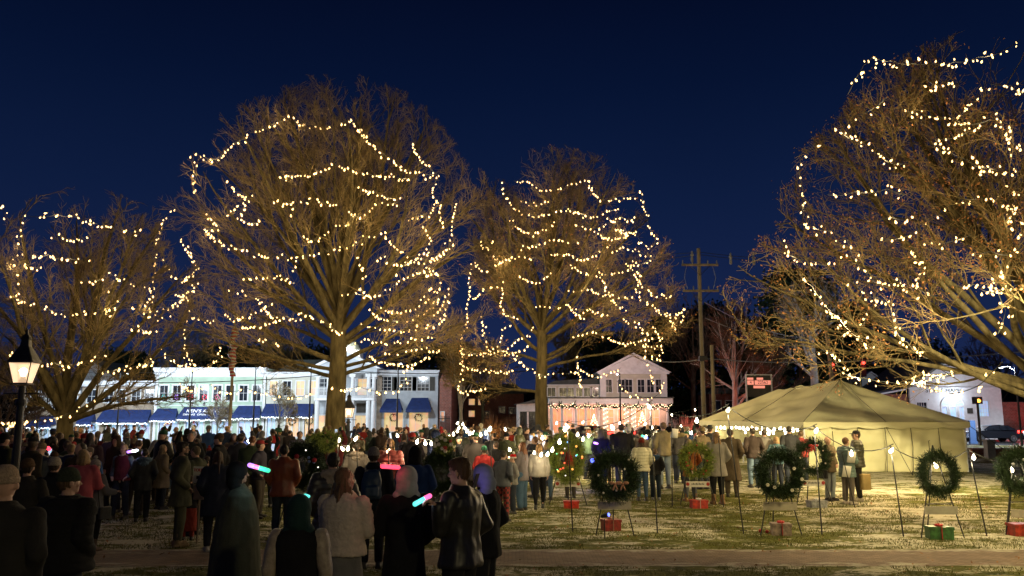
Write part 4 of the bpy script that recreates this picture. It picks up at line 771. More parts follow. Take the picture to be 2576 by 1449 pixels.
g_ = m.build('garland', 'needle', f.root); l.build('fairy_lights', 'fairy_warm', g_)
for i, x in enumerate((1412, 1450, 1500, 1560, 1630, 1665)): light('porch_glow', (f.X(x), -1.2, zp0-.6), (1, .42, .30), 75, .15, f.root)
for x, z, c in ((1500, 1062, 'gas_flame'), (1618, 1056, 'gas_flame')):
    m = MB(); rr = random.Random(x)
    for i in range(30): t = i/30; a = i*2.4; m.ell((.45*(1-t)*math.cos(a), .45*(1-t)*math.sin(a), t*1.3), (.05,)*3, 5, 4)
    o = bpy.data.objects.new('lit_cone_tree', None); COL.objects.link(o); m.build('fairy_lights', 'fairy_warm', o); MB().tube([(.45*(1-t/30)*math.cos(t*2.4/3), .45*(1-t/30)*math.sin(t*2.4/3), t*1.3/30) for t in range(30)], .012, 4).build('wire_frame', 'wire', o); o.location = (f.ox+f.X(x), f.Y-2.9, f.zb+f.Z(z)-.9); tag(o, 'small cone of white lights on the porch house lawn, '+('left of the steps' if x < 1600 else 'right of the steps'), 'light display', 'light cones at the porch house')
f = Fac('white_outbuilding', 'low white outbuilding left of the porch house behind the trunk', 1312, 1388, 86, 6)
MB().prism([(f.x0, -.4), (f.x1, -.4), (f.x1, f.Z(1022)), (f.x0, f.Z(1026))], 0, 6).build('wall', 'white_paint', f.root); MB().prism([(f.x0-.3, f.Z(1027)), (f.x1, f.Z(1023)), (f.x1, f.Z(1006)), (f.x0+1, f.Z(1020))], -.3, 6).build('roof', 'roof_dark', f.root)
for x in (1330, 1350, 1372): f.window(f.X(x)-.4, f.X(x)+.4, .5, f.Z(1045), pane='window_glass', deep=-.005, proud=.09)
# --- chapel
f = Fac('chapel', 'white gabled chapel with arched fanlight door at the right', 2310, 2542, 84, 12)
zev = f.Z(983); xm = f.X(2408); dx0, dx1 = f.X(2387), f.X(2445)
f.wall_with_holes('white_paint', -.4, zev, [(dx0, dx1, -.4, f.Z(1030)), (f.X(2326), f.X(2350), f.Z(1060), f.Z(1022)), (f.X(2482), f.X(2507), f.Z(1057), f.Z(1018))])
f.window(f.X(2326), f.X(2350), f.Z(1060), f.Z(1022), bars=(3, 3), t=.08); f.window(f.X(2482), f.X(2507), f.Z(1057), f.Z(1018), bars=(3, 3), t=.1, pane='lit_window_cool')
MB().prism([(f.x0, zev+.001), (f.x1, zev+.001), (xm+.0, f.Z(916))], 0, 12).build('gable_wall', 'white_paint', f.root)
m = MB(); m.prism([(f.x0-.6, zev-.1), (f.x0-.2, zev-.1), (xm, f.Z(917)), (f.x1+.2, zev-.1), (f.x1+.6, zev-.1), (xm, f.Z(911))], -.5, 12.4); m.build('roof', 'roof_green', f.root)
MB().box(f.x0-.2, f.x1+.2, -.12, -.003, zev-.15, zev-.02).build('string_course', 'cornice_white', f.root)
letters('ST C. CHAPEL', .62, 'black_metal', f.root, (f.X(2398), -.02, f.Z(991.5)), (PI/2, 0, 0))
for a, b, p_ in ((2389, 2401, 'lit_window_cool'), (2409, 2424, 'lit_window_cool'), (2432, 2444, 'lit_window_cool')): f.window(f.X(a), f.X(b), .2, f.Z(1033), bars=(1, 2), t=.13, pane=p_, name='door_leaf')
m = MB(); zc = f.Z(1029); hw = (dx1-dx0)/2; mxd = (dx0+dx1)/2
m.add([(mxd, -.02, zc)]+[(mxd+hw*math.cos(PI*i/14), -.02, zc+hw*.85*math.sin(PI*i/14)) for i in range(15)], [(0, i+2, i+1) for i in range(14)]); fan = m.build('fanlight', 'lit_window_cool', f.root)
m = MB()
for i in range(1, 9): a = PI*i/9; m.tube([(mxd, -.04, zc), (mxd+hw*math.cos(a), -.04, zc+hw*.85*math.sin(a))], .03, 4)
m.tube([(mxd+hw*math.cos(PI*i/14), -.05, zc+hw*.85*math.sin(PI*i/14)) for i in range(15)], .07, 5); m.build('muntin', 'white_paint', fan)
MB().box(f.X(2452), f.X(2466), -.06, -.003, f.Z(1050), f.Z(1036)).build('plaque', 'shutter_dark', f.root)
light('door_glow', (mxd, -1.2, zc+.8), (.8, .9, 1), 140, .15, f.root)
MB().box(f.x0-2.3, f.x0-.01, .5, 10, -.4, f.Z(1000)).build('brick_wing', 'brick_red', f.root); MB().prism([(f.x0-2.8, f.Z(1002)), (f.x0-.2, f.Z(990)), (f.x0-.2, f.Z(986)), (f.x0-2.8, f.Z(998))], .2, 10).build('wing_eave', 'cornice_white', f.root)
MB().box(f.x1+.01, f.x1+6, 1.5, 10, -.4, f.Z(1020)).build('side_wing', 'brick_red', f.root)
f = Fac('dormer_house', 'small white dormered house showing above the tent roof', 2190, 2236, 96, 6)
MB().prism([(f.x0, -.4), (f.x1, -.4), (f.x1, f.Z(965)), ((f.x0+f.x1)/2, f.Z(946)), (f.x0, f.Z(965))], 0, 6).build('wall', 'white_paint', f.root); m = MB(); mx = (f.x0+f.x1)/2; m.prism([(f.x0-.3, f.Z(967)), (mx, f.Z(946)), (f.x1+.3, f.Z(967)), (f.x1+.3, f.Z(964)), (mx, f.Z(943)), (f.x0-.3, f.Z(964))], -.3, 6); m.build('roof', 'cornice_white', f.root)
f.window(f.X(2210), f.X(2222), f.Z(992), f.Z(965), pane='lit_window_orange', bars=(2, 3), deep=-.005, proud=.09)
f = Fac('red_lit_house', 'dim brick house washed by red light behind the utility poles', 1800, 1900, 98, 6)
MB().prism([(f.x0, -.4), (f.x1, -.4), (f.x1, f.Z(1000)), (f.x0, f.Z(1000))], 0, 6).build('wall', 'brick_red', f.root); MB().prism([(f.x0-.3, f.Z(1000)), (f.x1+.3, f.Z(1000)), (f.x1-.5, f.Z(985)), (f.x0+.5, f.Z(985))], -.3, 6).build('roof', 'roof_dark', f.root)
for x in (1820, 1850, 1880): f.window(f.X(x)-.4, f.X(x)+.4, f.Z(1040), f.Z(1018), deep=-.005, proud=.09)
# assumed row of street lamps, added to wash the shopfronts with cool light
def cobra(x, y, h, label, power, col, towards=1, arm=1.6, vis=True):
    z0 = gz(x, y); root = empty('assumed_street_lamp', (x, y, z0), label, 'street lamp', 'assumed tall street lamps along the road')
    MB().tube([(0, 0, 0), (0, 0, h*.6), (0, 0, h)], .09, 8, .05).build('pole', 'black_metal', root); MB().tube([(0, 0, h-.3), (0, towards*arm*.5, h+.05), (0, towards*arm, h+.1)], .035, 6).build('arm', 'black_metal', root)
    hd = MB().ell((0, towards*(arm+.2), h+.05), (.14, .32, .07), 10, 6).build('lamp_head', 'black_metal', root); MB().ell((0, towards*(arm+.2), h-.01), (.09, .2, .03), 8, 5).build('lens', 'fairy_cool', hd)
    light('assumed_street_glow', (0, towards*(arm+.2), h-.25), col, power, .15, root); return root
for i, (px, P) in enumerate(((100, 3400), (300, 2000), (480, 1600), (640, 1450), (780, 1250), (1000, 1100))):
    p = W(px, 1000, 78); cobra(p.x, 78, 7.2, ['before the corner shop', 'before the brick shop', 'before the left half of the green shop', 'before the right half of the green shop', 'before the grey shop', 'before the shuttered shop'][i] and 'tall black street lamp '+['before the corner shop', 'before the brick shop', 'before the left half of the green shop', 'before the right half of the green shop', 'before the grey shop', 'before the shuttered shop'][i], P, (.80, .91, 1.))
p = W(2560, 1000, 64); cobra(p.x, 64, 6, 'assumed tall black street lamp before the chapel', 2300, (.85, .92, 1))  # assumed lamp, added to light the chapel front and the car
p = W(1560, 1000, 74); cobra(p.x, 74, 6, 'tall black street lamp before the porch house', 900, (1, .66, .56))  # assumed lamp, added for the pinkish light on the porch house
# ------------------------------------------------------------------ lantern posts
def lantern(px, py_glass_bot, d, s, label, power, rz=.0, col=(1, .78, .5)):
    p = W(px, py_glass_bot, d); zb = gz(p.x, d); h = (p.z-zb); root = empty('lantern_post', (p.x, d, zb), label, 'street lamp', 'gas style lanterns in the park', rz)
    m = MB(); m.loft([(0, .16*s, .16*s, 0, 0), (.1*s, .16*s, .16*s, 0, 0), (.5*s, .11*s, .11*s, 0, 0), (.9*s, .08*s, .08*s, 0, 0), (h*.9, .06*s, .06*s, 0, 0), (h-.06*s, .06*s, .06*s, 0, 0)], 12, 2); m.loft([(h*.86, .09*s, .09*s, 0, 0), (h*.88, .1*s, .1*s, 0, 0), (h*.9, .09*s, .09*s, 0, 0)], 12, 2)
    m.box(-.32*s, .32*s, -.012*s, .012*s, h*.93, h*.93+.025*s); m.build('post', 'black_metal', root)
    a, b, g = .125*s, .20*s, .37*s; f_ = MB()
    for sx in (-1, 1):
        for sy in (-1, 1): f_.tube([(sx*a, sy*a, h), (sx*b, sy*b, h+g)], .011*s, 5)
    f_.box(-a-.02*s, a+.02*s, -a-.02*s, a+.02*s, h-.03*s, h-.001); 
    for q, z, t in ((b, h+g, .016*s),): f_.box(-q-t, q+t, -q-t, -q+t, z, z+.02*s); f_.box(-q-t, q+t, q-t, q+t, z, z+.02*s); f_.box(-q-t, -q+t, -q+t, q-t, z, z+.02*s); f_.box(q-t, q+t, -q+t, q-t, z, z+.02*s)
    fr = f_.build('lantern_frame', 'black_metal', root)
    z = h+g+.021*s; r_ = MB(); r_.loft([(z, .235*s, .235*s, 0, 0), (z+.02*s, .235*s, .235*s, 0, 0), (z+.30*s, .085*s, .085*s, 0, 0), (z+.42*s, .07*s, .07*s, 0, 0), (z+.44*s, .085*s, .085*s, 0, 0), (z+.50*s, .06*s, .06*s, 0, 0), (z+.54*s, .025*s, .025*s, 0, 0), (z+.62*s, .02*s, .02*s, 0, 0), (z+.64*s, .002, .002, 0, 0)], 12, 8); r_.build('roof', 'black_metal', root)
    pn = MB(); e_ = .006*s
    for sx, sy in ((0, -1), (0, 1), (1, 0), (-1, 0)):
        if sx == 0: pn.add([(-a, sy*a, h), (a, sy*a, h), (b, sy*b, h+g), (-b, sy*b, h+g)], [(0, 1, 2, 3)])
        else: pn.add([(sx*a, -a, h), (sx*a, a, h), (sx*b, b, h+g), (sx*b, -b, h+g)], [(0, 1, 2, 3)])
    pn.build('glass', 'lantern_glass', root)
    fl = MB(); fl.ell((0, 0, h+.2*s), (.055*s, .055*s, .09*s), 10, 8); fl.build('flame', 'gas_flame', root); MB().loft([(h, .06*s, .06*s, 0, 0), (h+.05*s, .07*s, .07*s, 0, 0), (h+.12*s, .03*s, .03*s, 0, 0)], 10, 2).build('burner', 'black_metal', root)
    light('lantern_glow', (0, -.0, h+.22*s), col, power, .06*s, root); return root
m, nt, b = newmat('lantern_glass'); b.inputs['Base Color'].default_value = (1, .93, .82, 1); b.inputs['Roughness'].default_value = .35; b.inputs['Transmission Weight'].default_value = .85; b.inputs['Emission Color'].default_value = (1, .66, .38, 1); b.inputs['Emission Strength'].default_value = .55; b.inputs['IOR'].default_value = 1.05; m.cycles.emission_sampling = 'NONE'
lantern(57, 963, 14, .88, 'large lit lantern on a black post at the left edge of the park', 30, .12)
lantern(877, 1050, 47, 1.35, 'small lit lantern post just right of the big trunk', 120)
# assumed lamps out of view behind and right, added to light lawn and tent
for (x, y, hz, P, l_) in ((12, 8, 6.5, 4300, 'assumed tall park lamp beside the path, right of the view'), (6, -7, 6.2, 1000, 'assumed tall park lamp behind the viewer'), (15.2, 19.5, 5.4, 11000, 'assumed tall park lamp on the lawn beyond the right edge')):
    root = empty('assumed_park_lamp', (x, y, 0), l_, 'street lamp', 'assumed tall park lamps'); MB().tube([(0, 0, 0), (0, 0, hz)], .07, 8, .05).build('pole', 'black_metal', root); MB().loft([(hz, .1, .1, 0, 0), (hz+.1, .22, .22, 0, 0), (hz+.45, .24, .24, 0, 0), (hz+.6, .1, .1, 0, 0)], 12, 2).build('globe', 'gas_flame', root)
    if hz < 6: light('assumed_park_glow', (0, 0, hz-.3), (1., .83, .44), P, .22, root, 'SPOT', Vector((-5.5, 14, -3.6)).to_track_quat('-Z', 'Y').to_euler(), R(76))
    elif hz > 6.4: light('assumed_park_glow', (0, 0, hz-.3), (1., .80, .34), P, .22, root, 'SPOT', Vector((-4.5, 13, -6.2)).to_track_quat('-Z', 'Y').to_euler(), R(84))
    else: light('assumed_park_glow', (0, 0, hz-.25), (1., .82, .38), P, .22, root)
# ------------------------------------------------------------------ flagpole
p = W(592, 795, 62); zb = gz(p.x, 62); H = p.z-zb; root = empty('flagpole', (p.x, 62, zb), 'pale flagpole wound with a furled red and white flag, before the green shop', 'flagpole')
MB().tube([(0, 0, 0), (0, 0, H)], .13, 10, .07).build('pole', 'wood_pole', root); MB().ell((0, 0, H+.1), (.14, .14, .14), 10, 8).build('finial', 'white_paint', root)
m = MB(); rr = random.Random(3); n = 26
zs = [H*.90-i*(H*.36)/n for i in range(n+1)]; m.loft([(z, .10+.16*abs(math.sin(i*.55))*(1 if i < 20 else .5)+.05, .14, .08*math.sin(i*.8), -.12) for i, z in enumerate(zs)], 10, 2); m.build('flag', 'flag_cloth', root, smooth=True)
light('flag_glow', (1.5, -3, 1.), (1, .78, .45), 150, .1, root)
# ------------------------------------------------------------------ utility poles and cables
def upole(px0, py0, px1, d, r, label, arms=(), red=False, mat='wood_pole'):
    a = W(px1, 1050, d); t = W(px0, py0, d); root = empty('utility_pole', (a.x, d, gz(a.x, d)), label, 'utility pole'); z0 = gz(a.x, d); top = Vector((t.x-a.x, 0, t.z-z0))
    MB().tube([(0, 0, -.3), top*.5, top], r, 10, r*.75).build('pole', mat, root)
    for (py, xl, xr) in arms:
        l_, q = W(xl, py, d), W(xr, py, d); z = l_.z-z0; m = MB(); m.box(l_.x-a.x, q.x-a.x, -r-.16, -r-.02, z-.07, z+.07); ar = m.build('crossarm', 'wood_pole', root)
        for k_ in (.03, .3, .72, .97): x = (l_.x-a.x)*(1-k_)+(q.x-a.x)*k_; MB().cap((x, -r-.09, z+.07), (x, -r-.09, z+.32), .05, .035, 8).build('insulator', 'concrete', ar)
        MB().tube([((l_.x-a.x)*.6, -r-.1, z), (top.x*z/top.z, -r-.1, z-.75)], .02, 4).tube([((q.x-a.x)*.6, -r-.1, z), (top.x*z/top.z, -r-.1, z-.75)], .02, 4).build('brace', 'black_metal', root)
    return root, a.x, z0
r_, ax_, az_ = upole(1757, 625, 1771, 58, .17, 'tall pale utility pole with two crossarms beside the tent', ((668, 1713, 1804), (733, 1716, 1806)))
p_ = W(1766, 900, 58); MB().box(-.28, .28, -.5, -.2, p_.z-az_-.25, p_.z-az_+.1).build('junction_box', 'black_metal', r_)
m = MB()
for s_ in (-1, 1): m.tube([(s_*.9, -.25, W(0, 668, 58).z-az_), (s_*1.1, -.3, W(0, 700, 58).z-az_), (s_*.9, -.3, W(0, 728, 58).z-az_)], .02, 4)
m.build('drop_wire', 'cable', r_)
upole(1790, 868, 1797, 57, .16, 'short cut off wooden pole beside the tall utility pole')
upole(2070, 752, 2108, 60, .16, 'brown utility pole with one crossarm rising behind the tent peak', ((822, 2052, 2140),), mat='wood_pole')
upole(1962, 890, 1975, 96, .17, 'distant thin utility pole between the bare trees', ((900, 1950, 1990),), mat='bark_red')
upole(64, 900, 66, 70, .13, 'slim grey pole behind the lantern post at the left edge', mat='concrete')
def cable(pts, label, rad=.022, mat='wire', sag=.4, group='overhead cables across the street'):
    P = [W(*q) for q in pts]; root = None; out = []
    for a, b in zip(P[:-1], P[1:]):
        for i in range(10): t = i/10; q = a.lerp(b, t); q.z -= sag*4*t*(1-t); out.append(q)
    out.append(P[-1]); o0 = out[0]; o = MB().tube([q-o0 for q in out], rad, 5).build('overhead_cable', mat); o.location = o0; tag(o, label, 'cable', group)
cable([(-60, 975, 70), (330, 962, 70), (900, 935, 68), (1440, 925, 64)], 'thick black cable crossing low in front of the shops', .035, 'wire', .3)
cable([(-80, 758, 64), (460, 754, 64)], 'topmost pale cable at the far left', .02, 'cable', .2); cable([(-80, 775, 64), (440, 772, 64)], 'second pale cable from the top at the far left', .02, 'cable', .2)
cable([(-80, 836, 62), (430, 832, 62)], 'pale cable level with the lantern post finial', .025, 'cable', .2); cable([(-80, 843, 62), (430, 850, 62)], 'pale cable just below the finial level', .025, 'cable', .2)
cable([(-80, 930, 66), (420, 937, 66)], 'low pale cable behind the lantern glass', .022, 'cable', .1); cable([(-80, 944, 66), (400, 946, 66)], 'lowest pale cable behind the lantern glass', .022, 'cable', .1)
cable([(1480, 628, 66), (1757, 634, 58), (2160, 650, 64)], 'high dark cable over the tall utility pole top', .02, 'wire', .3); cable([(1500, 648, 66), (1757, 640, 58), (2160, 660, 64)], 'second high dark cable over the tall utility pole', .02, 'wire', .3)
cable([(1772, 760, 58), (2020, 850, 78)], 'cable sloping right from the tall utility pole to the pale tree', .03, 'cable', .5); cable([(1774, 800, 58), (2090, 858, 60)], 'second sloping cable to the brown pole', .025, 'cable', .6)
cable([(1640, 908, 60), (1775, 902, 58), (2105, 910, 60), (2620, 880, 58)], 'long thick cable at mid height passing both poles', .04, 'cable', .15); cable([(2105, 917, 60), (2640, 912, 60)], 'dark signal cable over the chapel', .03, 'wire', .15)
for i, (px, py) in enumerate(((1741, 645), (1838, 650), (1896, 652))):
    p = W(px, py, 58); o = MB().cap((0, 0, .35), (0, 0, -.35), .06, .1, 6).ell((0, 0, .1), (.14, .1, .12), 6, 5).build('cable_spacer', 'concrete'); o.location = p; tag(o, 'small pale spacer hanging on the high cable, '+('left of the pole top', 'first right of the pole top', 'second right of the pole top')[i], 'cable spacer', 'spacers on the high cable')
# traffic lights
for i, (px, py) in enumerate(((2172, 917), (2094, 922))):
    p = W(px, py, 66); root = empty('traffic_light', p, ['red traffic light hanging over the road right of the brown pole', 'red traffic light beside the brown pole'][i], 'traffic light', 'hanging traffic lights'); m = MB(); m.box(-.2, .2, 0, .3, -.95, .4); m.box(-.03, .03, .1, .16, .4, 1.); m.build('housing', 'black_metal', root)
    MB().ell((0, -.02, .15), (.13, .05, .13), 10, 6).build('lens', 'red_light', root); light('signal_glow', (0, -.5, .1), (1, .05, .03), 25, .1, root)
light_root = empty('pedestrian_signal', W(2462, 1050, 66)-Vector((0, 0, W(2462, 1050, 66).z)), 'amber pedestrian signal on a black post before the chapel', 'pedestrian signal'); zt = W(2462, 1008, 66).z
MB().tube([(0, 0, 0), (0, 0, zt)], .09, 8).build('post', 'black_metal', light_root); MB().box(-.3, .3, -.2, .2, zt-.25, zt+.3).build('housing', 'black_metal', light_root)
m = MB(); m.box(-.09, .09, -.23, -.205, zt-.13, zt+.02)
for i in range(4): m.box(-.09+i*.047, -.055+i*.047, -.23, -.206, zt+.02, zt+.14-.02*abs(i-1.4))
m.box(.09, .15, -.23, -.205, zt-.06, zt+.03); m.build('hand_symbol', 'amber_light', light_root)
o = MB().box(-.25, .25, -.1, .1, .2, 1.9).box(-.3, .3, -.15, .15, 0, .2).build('notice_stand', 'plain', None, (.1, .2, .45)); o.location = W(2443, 1050, 70)-Vector((0, 0, W(2443, 1050, 70).z)); tag(o, 'blue framed notice stand on the pavement before the chapel', 'notice stand')
# price sign on posts
p = W(1909, 966, 60); root = empty('price_sign', (p.x, 60, 0), 'pinkish lit sign board reading 4 22562 above the tent roof', 'sign'); z = p.z; m = MB(); m.box(-.95, -.85, -.05, .05, 0, z+.7); m.box(.85, .95, -.05, .05, 0, z+.7); m.box(-.84, .84, -.04, .04, z+.62, z+.69); m.build('frame', 'white_paint', root)
MB().box(-.84, .84, -.02, .05, z-.9, z+.61).build('board', 'shutter_dark', root); emis('sign_pink', (1, .32, .22), .75)
MB().box(-.83, -.38, -.06, -.022, z-.05, z+.25).box(-.3, .83, -.06, -.022, z-.05, z+.25).box(-.83, -.4, -.06, -.022, z+.3, z+.45).box(-.15, .3, -.06, -.022, z+.3, z+.45).box(-.4, .4, -.06, -.022, z-.3, z-.12).build('panel', 'sign_pink', root)
letters('4', .3, 'black_metal', root, (-.6, -.07, z+.1), (PI/2, 0, 0)); letters('22562', .3, 'black_metal', root, (.27, -.07, z+.1), (PI/2, 0, 0))
light('red_wash', (-2.5, 4, 1.5), (1, .12, .06), 650, .3, root)
# small sign on a stake at far left
p = W(20, 1085, 40); root = empty('parking_sign', (p.x, 40, 0), 'small white sign on a thin stake at the far left edge', 'sign'); MB().tube([(0, 0, 0), (0, 0, p.z+.4)], .02, 5).build('stake', 'concrete', root); MB().box(-.19, .19, -.04, -.021, p.z-.1, p.z+.4).build('board', 'white_paint', root)
m = MB(); m.box(-.12, .12, -.05, -.042, p.z+.22, p.z+.25); m.box(-.12, .12, -.05, -.042, p.z+.1, p.z+.13); m.build('marking', 'plain', root, (.3, .3, .3))
# arrow sign in the crowd
p = W(504, 1212, 14.9); root = empty('arrow_sign', (p.x, 14.9, 0), 'white sign with red word and black arrow standing in the crowd', 'sign'); MB().tube([(0, 0, 0), (0, 0, p.z+.25)], .018, 5).build('stake', 'wood_pole', root); MB().box(-.13, .13, -.03, -.019, p.z-.02, p.z+.26).build('board', 'white_paint', root); MB().box(-.1, .1, -.03, -.019, p.z-.3, p.z-.05).build('lower_board', 'plain', root, (.45, .35, .3))
letters('TOURS', .075, 'plain', root, (0, -.034, p.z+.2), (PI/2, 0, 0), color=(.5, .02, .02)); m = MB(); m.prism([(-.06, p.z+.05), (0, p.z+.05), (0, p.z+.02), (.06, p.z+.075), (0, p.z+.13), (0, p.z+.1), (-.06, p.z+.1)], -.036, -.031); m.build('arrow', 'black_metal', root)
root.rotation_euler = (0, 0, -.25)
# ------------------------------------------------------------------ tent
NL = Vector((W(2022, 1063, 34.5).x, 34.5, 0)); NR = Vector((W(2425, 1063, 34).x, 34, 0)); FL = Vector((W(1765, 1060, 47).x, 47, 0)); FR = NR+FL-NL
root = empty('marquee_tent', (NL.x, NL.y, 0), 'large pale canvas marquee tent with a peaked roof on the lawn', 'tent'); O = Vector((NL.x, NL.y, 0))
ze = W(2300, 1062, 34).z; p1 = W(2113, 957, 39.5); p2 = W(1944, 984, 45.5)
def grid_quad(m, A, B, C, D, n=14, k=10, bulge=.06, wav=.03, seed=0):
    b0 = len(m.v); nr = (B-A).cross(D-A).normalized()
    for i in range(k+1):
        for j in range(n+1):
            u, v = j/n, i/k; q = (A*(1-u)+B*u)*(1-v)+(D*(1-u)+C*u)*v; q = q-nr*0; q += nr*(wav*mnoise.noise((u*6+seed, v*6, seed))*4*u*(1-u)*2-bulge*4*v*(1-v)*4*u*(1-u)*.5); m.v.append(tuple(q))
    for i in range(k):
        for j in range(n): a = b0+i*(n+1)+j; m.f.append((a, a+1, a+n+2, a+n+1))
ov = .25; cen = (NL+NR+FL+FR)/4
def eav(P_): d = (P_-cen).normalized(); q = P_+d*ov; return Vector((q.x, q.y, ze))-O
eNL, eNR, eFL, eFR = eav(NL), eav(NR), eav(FL), eav(FR); q1, q2 = p1-O, p2-O
m = MB(); grid_quad(m, eNL, eNR, q1, q1, 24, 14, .35, .10, 1); grid_quad(m, eFL, eNL, q1, q2, 30, 14, .35, .12, 2); grid_quad(m, eNR, eFR, q2, q1, 24, 10, .3, .1, 3); grid_quad(m, eFR, eFL, q2, q2, 16, 8, .2, .05, 4); m.build('roof', 'tent_canvas', root, smooth=True)
m = MB()
def valance(A, B, n):
    for i in range(n):
        u0, u1 = i/n, (i+1)/n; a = A.lerp(B, u0); b = A.lerp(B, u1)
        for s_ in range(6):
            t0, t1 = s_/6, (s_+1)/6; pa = a.lerp(b, t0); pb = a.lerp(b, t1); h0 = .20+.07*math.sin(PI*t0); h1 = .20+.07*math.sin(PI*t1); m.add([tuple(pa), tuple(pb), tuple(pb-Vector((0, 0, h1))), tuple(pa-Vector((0, 0, h0)))], [(0, 1, 2, 3)])
valance(eNL, eNR, 6); valance(eFL, eNL, 12); valance(eNR, eFR, 10); m.build('valance', 'tent_canvas', root)
def wallp(A, B, seed, n=60, dz=0):
    m = MB(); b0 = 0; nrm = (B-A).cross(Vector((0, 0, 1))).normalized(); K = 14
    for i in range(K+1):
        for j in range(n+1):
            u, v = j/n, i/K; q = A.lerp(B, u); off = .05*math.sin(u*47+2*mnoise.noise((v*2, u*3, seed)))*(.4+.6*(1-v))+.10*mnoise.noise((u*9, v*3.5, seed))+.030*math.sin(v*24+3*mnoise.noise((u*5, v*2, seed)))+.05*mnoise.noise((u*22, v*9, seed)); m.v.append((q.x+nrm.x*off-O.x, q.y+nrm.y*off-O.y, dz+v*(ze-.06)))
    for i in range(K):
        for j in range(n): a = i*(n+1)+j; m.f.append((a, a+1, a+n+2, a+n+1))
    return m.build('side_wall', 'tent_canvas', root, smooth=True)
wallp(NL, NR, 3); wallp(NR, FR, 5); wallp(FL.lerp(FR, .02), FR, 6); wallp(NL.lerp(FL, .82), FL, 8, 20)
for P_ in (NL, NR, FL, FR, NL.lerp(FL, .33), NL.lerp(FL, .66)): MB().tube([(P_.x-O.x, P_.y-O.y, 0), (P_.x-O.x, P_.y-O.y, ze)], .04, 8).build('tent_pole', 'white_paint', root)
for u in (.17, .33, .5, .66, .83):
    P_ = NL.lerp(NR, u)-O; MB().tube([(P_.x, P_.y-.10, ze-.2), (P_.x+.03, P_.y-.12, ze*.5), (P_.x-.02, P_.y-.12, 0)], .012, 4).build('seam', 'shutter_dark', root)
for a_, b_ in ((eNL, q1), (eNR, q1), (q1, q2), (eFL, q2), (eNL.lerp(eNR, .5), q1), (eFL.lerp(eNL, .5), q1.lerp(q2, .6))): MB().tube([a_+Vector((0, 0, .02)), a_.lerp(b_, .5)-Vector((0, 0, .02)), b_+Vector((0, 0, .02))], .012, 4).build('roof_seam', 'shutter_dark', root)
for P_, q_ in ((NL, Vector((-1.6, -1.8, 0))), (NR, Vector((1.8, -1.8, 0))), (NL.lerp(NR, .5), Vector((0, -2.2, 0))), (FL, Vector((-2, .4, 0)))): e_ = P_-O; MB().tube([(e_.x, e_.y, ze), (e_.x+q_.x, e_.y+q_.y, 0)], .012, 4).tube([(e_.x+q_.x, e_.y+q_.y, -.02), (e_.x+q_.x*1.02, e_.y+q_.y*1.02, .16)], .02, 5).build('guy_rope', 'wire', root)
for i in range(3): c_ = NL.lerp(FL, .25+.25*i).lerp(NR.lerp(FR, .25+.25*i), .4)-O; light('tent_glow', (c_.x, c_.y, ze-.15), (1, .8, .5), 26, .1, root)
def torch_string(full, pts, step, rb=.034, power=9, every=2, sag=1.2, cat='string lights', group='bulb strings on the black stakes'):
    P = [W(*q) for q in pts]; out = []
    for a, b in zip(P[:-1], P[1:]):
        for i in range(8): t = i/8; q = a.lerp(b, t); q.z -= sag*.2*4*t*(1-t); out.append(q)
    out.append(P[-1]); root = empty('bulb_string', P[0], full, cat, group); o0 = P[0]; MB().tube([q-o0 for q in out], .009, 4).build('wire', 'wire', root); acc = 0; k = 0; pos = [P[0]]
    for a, b in zip(out[:-1], out[1:]):
        Ls = (b-a).length; t = step-acc
        while t <= Ls: pos.append(a.lerp(b, t/Ls)); t += step
        acc = Ls-(t-step)
    for j, q in enumerate(pos):
        o = bpy.data.objects.new('bulb', bulb_me); COL.objects.link(o); o.parent = root; o.location = q-o0+Vector((random.gauss(0, .02), random.gauss(0, .02), -.09)); o.scale = (rb, rb, rb); o.rotation_euler = (random.gauss(0, .3), random.gauss(0, .3), 0); o.material_slots[0].link = 'OBJECT'; o.material_slots[0].material = MATS['torch_bulb']
        if j % every == 0: light('bulb_glow', o.location+Vector((0, -.04, -.12)), (1, .80, .48), power*random.uniform(.8, 1.2), .05, root)
    return root
torch_string('row of bulbs under the open side of the tent', [(1790, 1068, 46.5), (1850, 1070, 43.5), (1900, 1072, 40.5), (1960, 1073, 38), (2012, 1075, 35.2)], .62, .06, 9, 3, .3)
torch_string('second row of bulbs deep inside the tent', [(1800, 1078, 47), (1860, 1080, 46), (1930, 1082, 45), (2000, 1080, 43)], .9, .055, 8, 3, .5)
# white rail fence inside the open side
A_, B_ = NL.lerp(FL, .08), NL.lerp(FL, .62); root = empty('rail_fence', (A_.x, A_.y, 0), 'white rail fence along the open side of the tent', 'fence'); m = MB(); d_ = B_-A_
for z in (.35, .75): m.tube([(0, 0, z), (d_.x*.5, d_.y*.5, z), (d_.x, d_.y, z)], .03, 5)
for i in range(7): t = i/6; m.tube([(d_.x*t, d_.y*t, 0), (d_.x*t, d_.y*t, .95)], .035, 6)
m.build('rail', 'white_paint', root)
